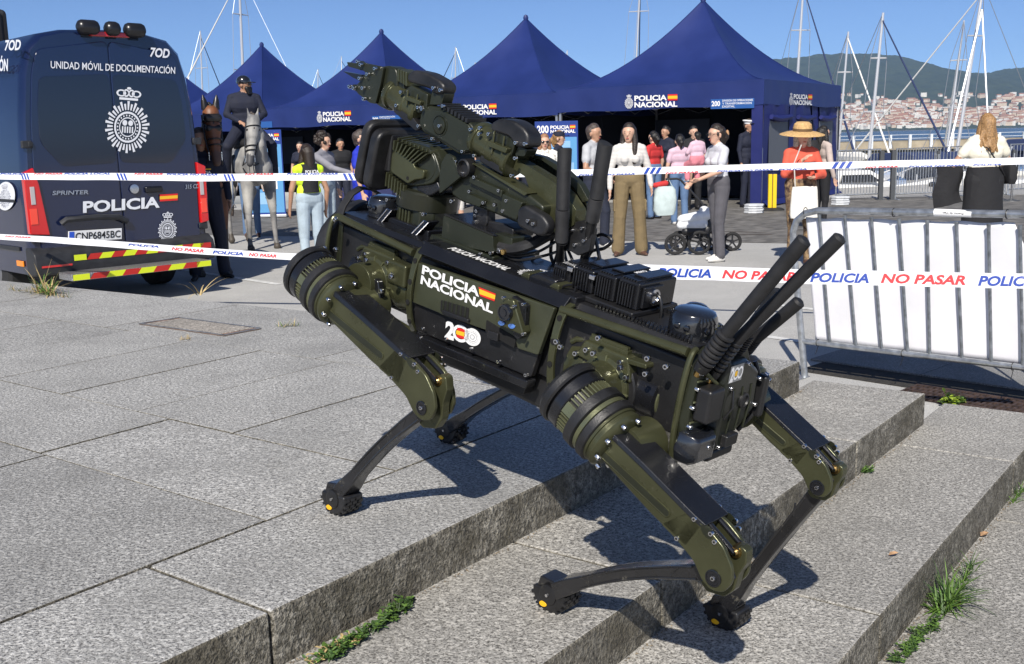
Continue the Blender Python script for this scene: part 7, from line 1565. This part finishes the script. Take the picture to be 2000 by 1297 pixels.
for t,s_,u in(('LTE',.122,.076),('WIFI',.100,.062)):
    d=Decal(); d.text(t,0,0,1,1,0,.02); d.build('port_text',[WHT],pgram(V((-.4985,s_,u)),V((-.4985,s_-.014,u-.004)),V((-.4985,s_,u+.006))),rob)
mb=MB(); mb.tube([V((-.500,.126,.090)),V((-.506,.078,.056))],.0032,8); mb.build('port_rail',OLL,rob)
a=V((-.5215,.072,.060)); b=V((-.5215,.034,.060)); c=V((-.5215,.072,.088))
d=Decal(); d.rect(0,0,1,1,0); d.build('rear_sticker_base',[mat('sticker_silver',(.35,.36,.37),.35,.5)],pgram(a,b,c),rb_)
e_=V((-.0008,0,0)); d=Decal(); d.text('2',.03,.1,.26,.8,0,.05); d.ring(.47,.5,.2,.13,0,20,1,asp=1.9); d.rect(.38,.35,.56,.65,2); d.ring(.78,.5,.2,.13,0,20,1,asp=1.9); d.build('rear_sticker',[WHT,RED,YEL],pgram(a+e_,b+e_,c+e_),rb_)
for s0 in(.045,.02,-.005): mb=MB(); mb.tube([V((-.520,s0,-.030)),V((-.5215,s0-.003,.01)),V((-.520,s0,.045))],.002,6); mb.build('cover_rib',OLD,rb_)
mb=MB(); mb.bb((-.530,.020,-.050),(-.515,.055,-.030)); mb.build('cover_latch',BP_,rb_,bevel=.003)
mb=MB(); mb.lathe((-.519,.012,.020),(-1,0,0),[(0,.013),(.005,.013),(.006,.010),(.003,.009)],22); mb.build('round_port',BP_,rb_)
bolts('bolts',[(V((-.519,s_,u)),(-1,0,0)) for s_,u in((-.026,.050),(-.028,.005),(.060,-.050),(.06,.050),(.02,.084))],rb_,r=.0034)
mb=MB(); mb.tube([V((-.500,-.04,.07)),V((-.52,-.046,.03)),V((-.518,-.044,-.01)),V((-.50,-.03,-.05))],.004,8); mb.build('rear_hose',CAB,rob)
mb=MB(); mb.tube([V((-.522,.064,.0)),V((-.530,.058,.02)),V((-.522,.052,.045))],.002,6); mb.build('pull_loop',CAB,rob)
# ================================================================ WEEDS, LEAVES, HAZE
GRS=mat('weed_green',(.085,.16,.025),.6,var=.35,vscale=30); GRS2=mat('weed_dark',(.04,.085,.018),.6,var=.35,vscale=30); DRY=mat('dry_grass',(.42,.32,.15),.8,var=.3,vscale=30); DLF=mat('dry_leaf',(.36,.22,.12),.7,var=.3,vscale=40)
rw=random.Random(21)
def blade(m,b,d,L,w,mi,droop=.5,n=4):
    side=V((-d.y,d.x,0)); side=side.normalized() if side.length>.01 else V((1,0,0)); pts=[]
    for k in range(n+1):
        t=k/n; p=b+d*(L*t)+V((0,0,-droop*L*t*t*.6)); ww=w*(1-t)**.7; pts.append((p-side*ww,p+side*ww))
    o=[p for a in pts for p in a]; m.add(o,[(2*k,2*k+1,2*k+3,2*k+2) for k in range(n)],mi)
def leafq(m,c,d,L,w,mi):
    d=d.normalized(); s_=d.cross(V((0,0,1))); s_=s_.normalized() if s_.length>.01 else V((1,0,0)); u=V((0,0,L*.12))
    m.add([c,c+d*L*.35+s_*w+u,c+d*L*.75+s_*w*.7+u,c+d*L,c+d*L*.75-s_*w*.7+u,c+d*L*.35-s_*w+u],[(0,1,2,3),(0,3,4,5)],mi)
def weed(name,label,pts,n,L,kind,mats,cat='weed',spread=.05,group=None):
    m=MB()
    for _ in range(n):
        b=pts[0].lerp(pts[1],rw.random())+V((rw.gauss(0,spread*.4),rw.gauss(0,spread*.4),0)); a=rw.uniform(0,6.28); el=rw.uniform(.15,1.25); d=V((math.cos(a)*math.cos(el),math.sin(a)*math.cos(el),math.sin(el)))
        if kind=='grass': blade(m,b,d,L*rw.uniform(.4,1.1),L*.022,rw.randrange(len(mats)),rw.uniform(.1,.8))
        elif kind=='leafy':
            st=b+d*L*rw.uniform(.2,.6); m.tube([b,b.lerp(st,.5)+V((0,0,.003)),st],.0009,4,len(mats)-1)
            for k in range(4): e=rw.uniform(0,6.28); leafq(m,b.lerp(st,rw.uniform(.4,1)),V((math.cos(e),math.sin(e),rw.uniform(-.1,.6))),L*rw.uniform(.16,.34),L*.07,rw.randrange(len(mats)))
    return m.build(name,mats,smooth=0,recalc=False,label=label,cat=cat,group=group)
def T1(px,py): return onz(px,py,.7515)
def T2(px,py): return onz(px,py,.6515)
def T3(px,py): return onz(px,py,.5515)
weed('weed','leafy green weed clump growing in the corner under the first step',(T1(640,1290),T1(800,1182)),150,.040,'leafy',[GRS,GRS2],spread=.012)
weed('weed','yellowing weed at the bottom edge of the photograph under the first step',(T1(610,1297),T1(700,1250)),40,.04,'leafy',[GRS,GRS2,DRY],spread=.014)
weed('grass_tuft','largest grass tuft, growing under the third step at the right',(T3(1838,1200),T3(1862,1165)),150,.115,'grass',[GRS,GRS,GRS2],cat='grass tuft',spread=.014)
weed('grass_tuft','long row of grass in the joint below the third step above the largest tuft',(T3(1868,1155),T3(1900,1105)),80,.07,'grass',[GRS,GRS2],cat='grass tuft',spread=.012)
weed('weed','leafy weed at the bottom right below the third step',(T3(1745,1297),T3(1830,1215)),120,.036,'leafy',[GRS,GRS2],spread=.012)
weed('grass_tuft','small grass tuft at the right edge under the third step',(T3(1975,985),T3(1998,955)),60,.06,'grass',[GRS2,GRS],cat='grass tuft',spread=.01)
weed('weed','tiny green weed at the foot of the second riser',(T2(1685,925),T2(1697,918)),30,.035,'leafy',[GRS,GRS2],spread=.008)
weed('weed','small yellow green plant standing by the drain grating',(ong(1855,795),ong(1868,790)),60,.14,'leafy',[mat('lime_leaf',(.30,.40,.04),.6),GRS],spread=.03)
P_=lambda x,y: onz(x,y,ZP+.002)
weed('grass_tuft','tall dry grass tuft at the left back of the platform below the van',(P_(78,570),P_(98,576)),75,.20,'grass',[DRY,DRY,GRS],cat='grass tuft',spread=.035)
weed('grass_tuft','flat dry grass in the joint at the left back of the platform',(P_(20,566),P_(135,582)),120,.07,'grass',[DRY,GRS2],cat='grass tuft',spread=.03)
weed('grass_tuft','small dry tuft in the paving joint left of the robot hip motor',(P_(545,638),P_(580,636)),60,.05,'grass',[DRY,GRS],cat='grass tuft',spread=.02)
weed('grass_tuft','thin dry stalks at the back edge of the platform beside the van shadow',(P_(385,578),P_(392,570)),6,.22,'grass',[DRY],cat='grass tuft',spread=.02)
weed('grass_tuft','short dry tuft in the joint in front of the access cover',(P_(352,664),P_(372,662)),40,.035,'grass',[DRY],cat='grass tuft',spread=.015)
for i,(p,l,a,L) in enumerate([(T2(1410,885),'thin brown twig on the second tread behind the rear leg',.4,.10),(T1(690,1262),'curled brown leaf among the weeds under the first step',1.1,.03),(T3(1915,1050),'dry orange leaf in the joint below the third step',.5,.03),(T2(1735,1088),'small yellow leaf on the third tread near the grass',.2,.025),(T3(1865,1190),'pale dry leaf lying in the largest grass tuft',.9,.03)]):
    m=MB()
    if i==0: m.tube([p+V((0,0,.003)),p+V((.04,.02,.006)),p+V((.09,.02,.003))],.0016,5)
    else:
        d=V((math.cos(a),math.sin(a),.15)); leafq(m,p+V((0,0,.004)),d,L,L*.32,0)
    m.build('twig' if i==0 else 'dry_leaf',DLF,smooth=0,recalc=False,label=l,cat='twig' if i==0 else 'leaf')
# small dirt along the foot of the risers: joined ground litter
m=MB(); 
for k in range(1,4):
    z=ZP-.1*k+.002
    for _ in range(420):
        a=rw.uniform(.6,3.3); b=EDG[k-1]+.0-abs(rw.gauss(0,.006))-.002; c=AB(a,b,z); r=rw.uniform(.0008,.0025); m.sph(c,(r,r*1.3,r*.7),4)
m.build('joint_grit',mat('grit',(.20,.16,.11),.9,var=.5,vscale=80),kind='stuff',smooth=0)
def haze():
    hz=bpy.data.materials.new('haze_air'); hz.use_nodes=True; n=hz.node_tree; n.nodes.remove(n.nodes['Principled BSDF']); v=n.nodes.new('ShaderNodeVolumePrincipled'); v.inputs['Density'].default_value=6.5e-5; v.inputs['Color'].default_value=(.42,.68,1,1); v.inputs['Anisotropy'].default_value=.0
    n.links.new(v.outputs[0],n.nodes['Material Output'].inputs['Volume']); m=MB(); m.bb((-7000,-60,-8),(7000,6600,520)); m.build('haze',hz,kind='stuff',smooth=0)
haze()
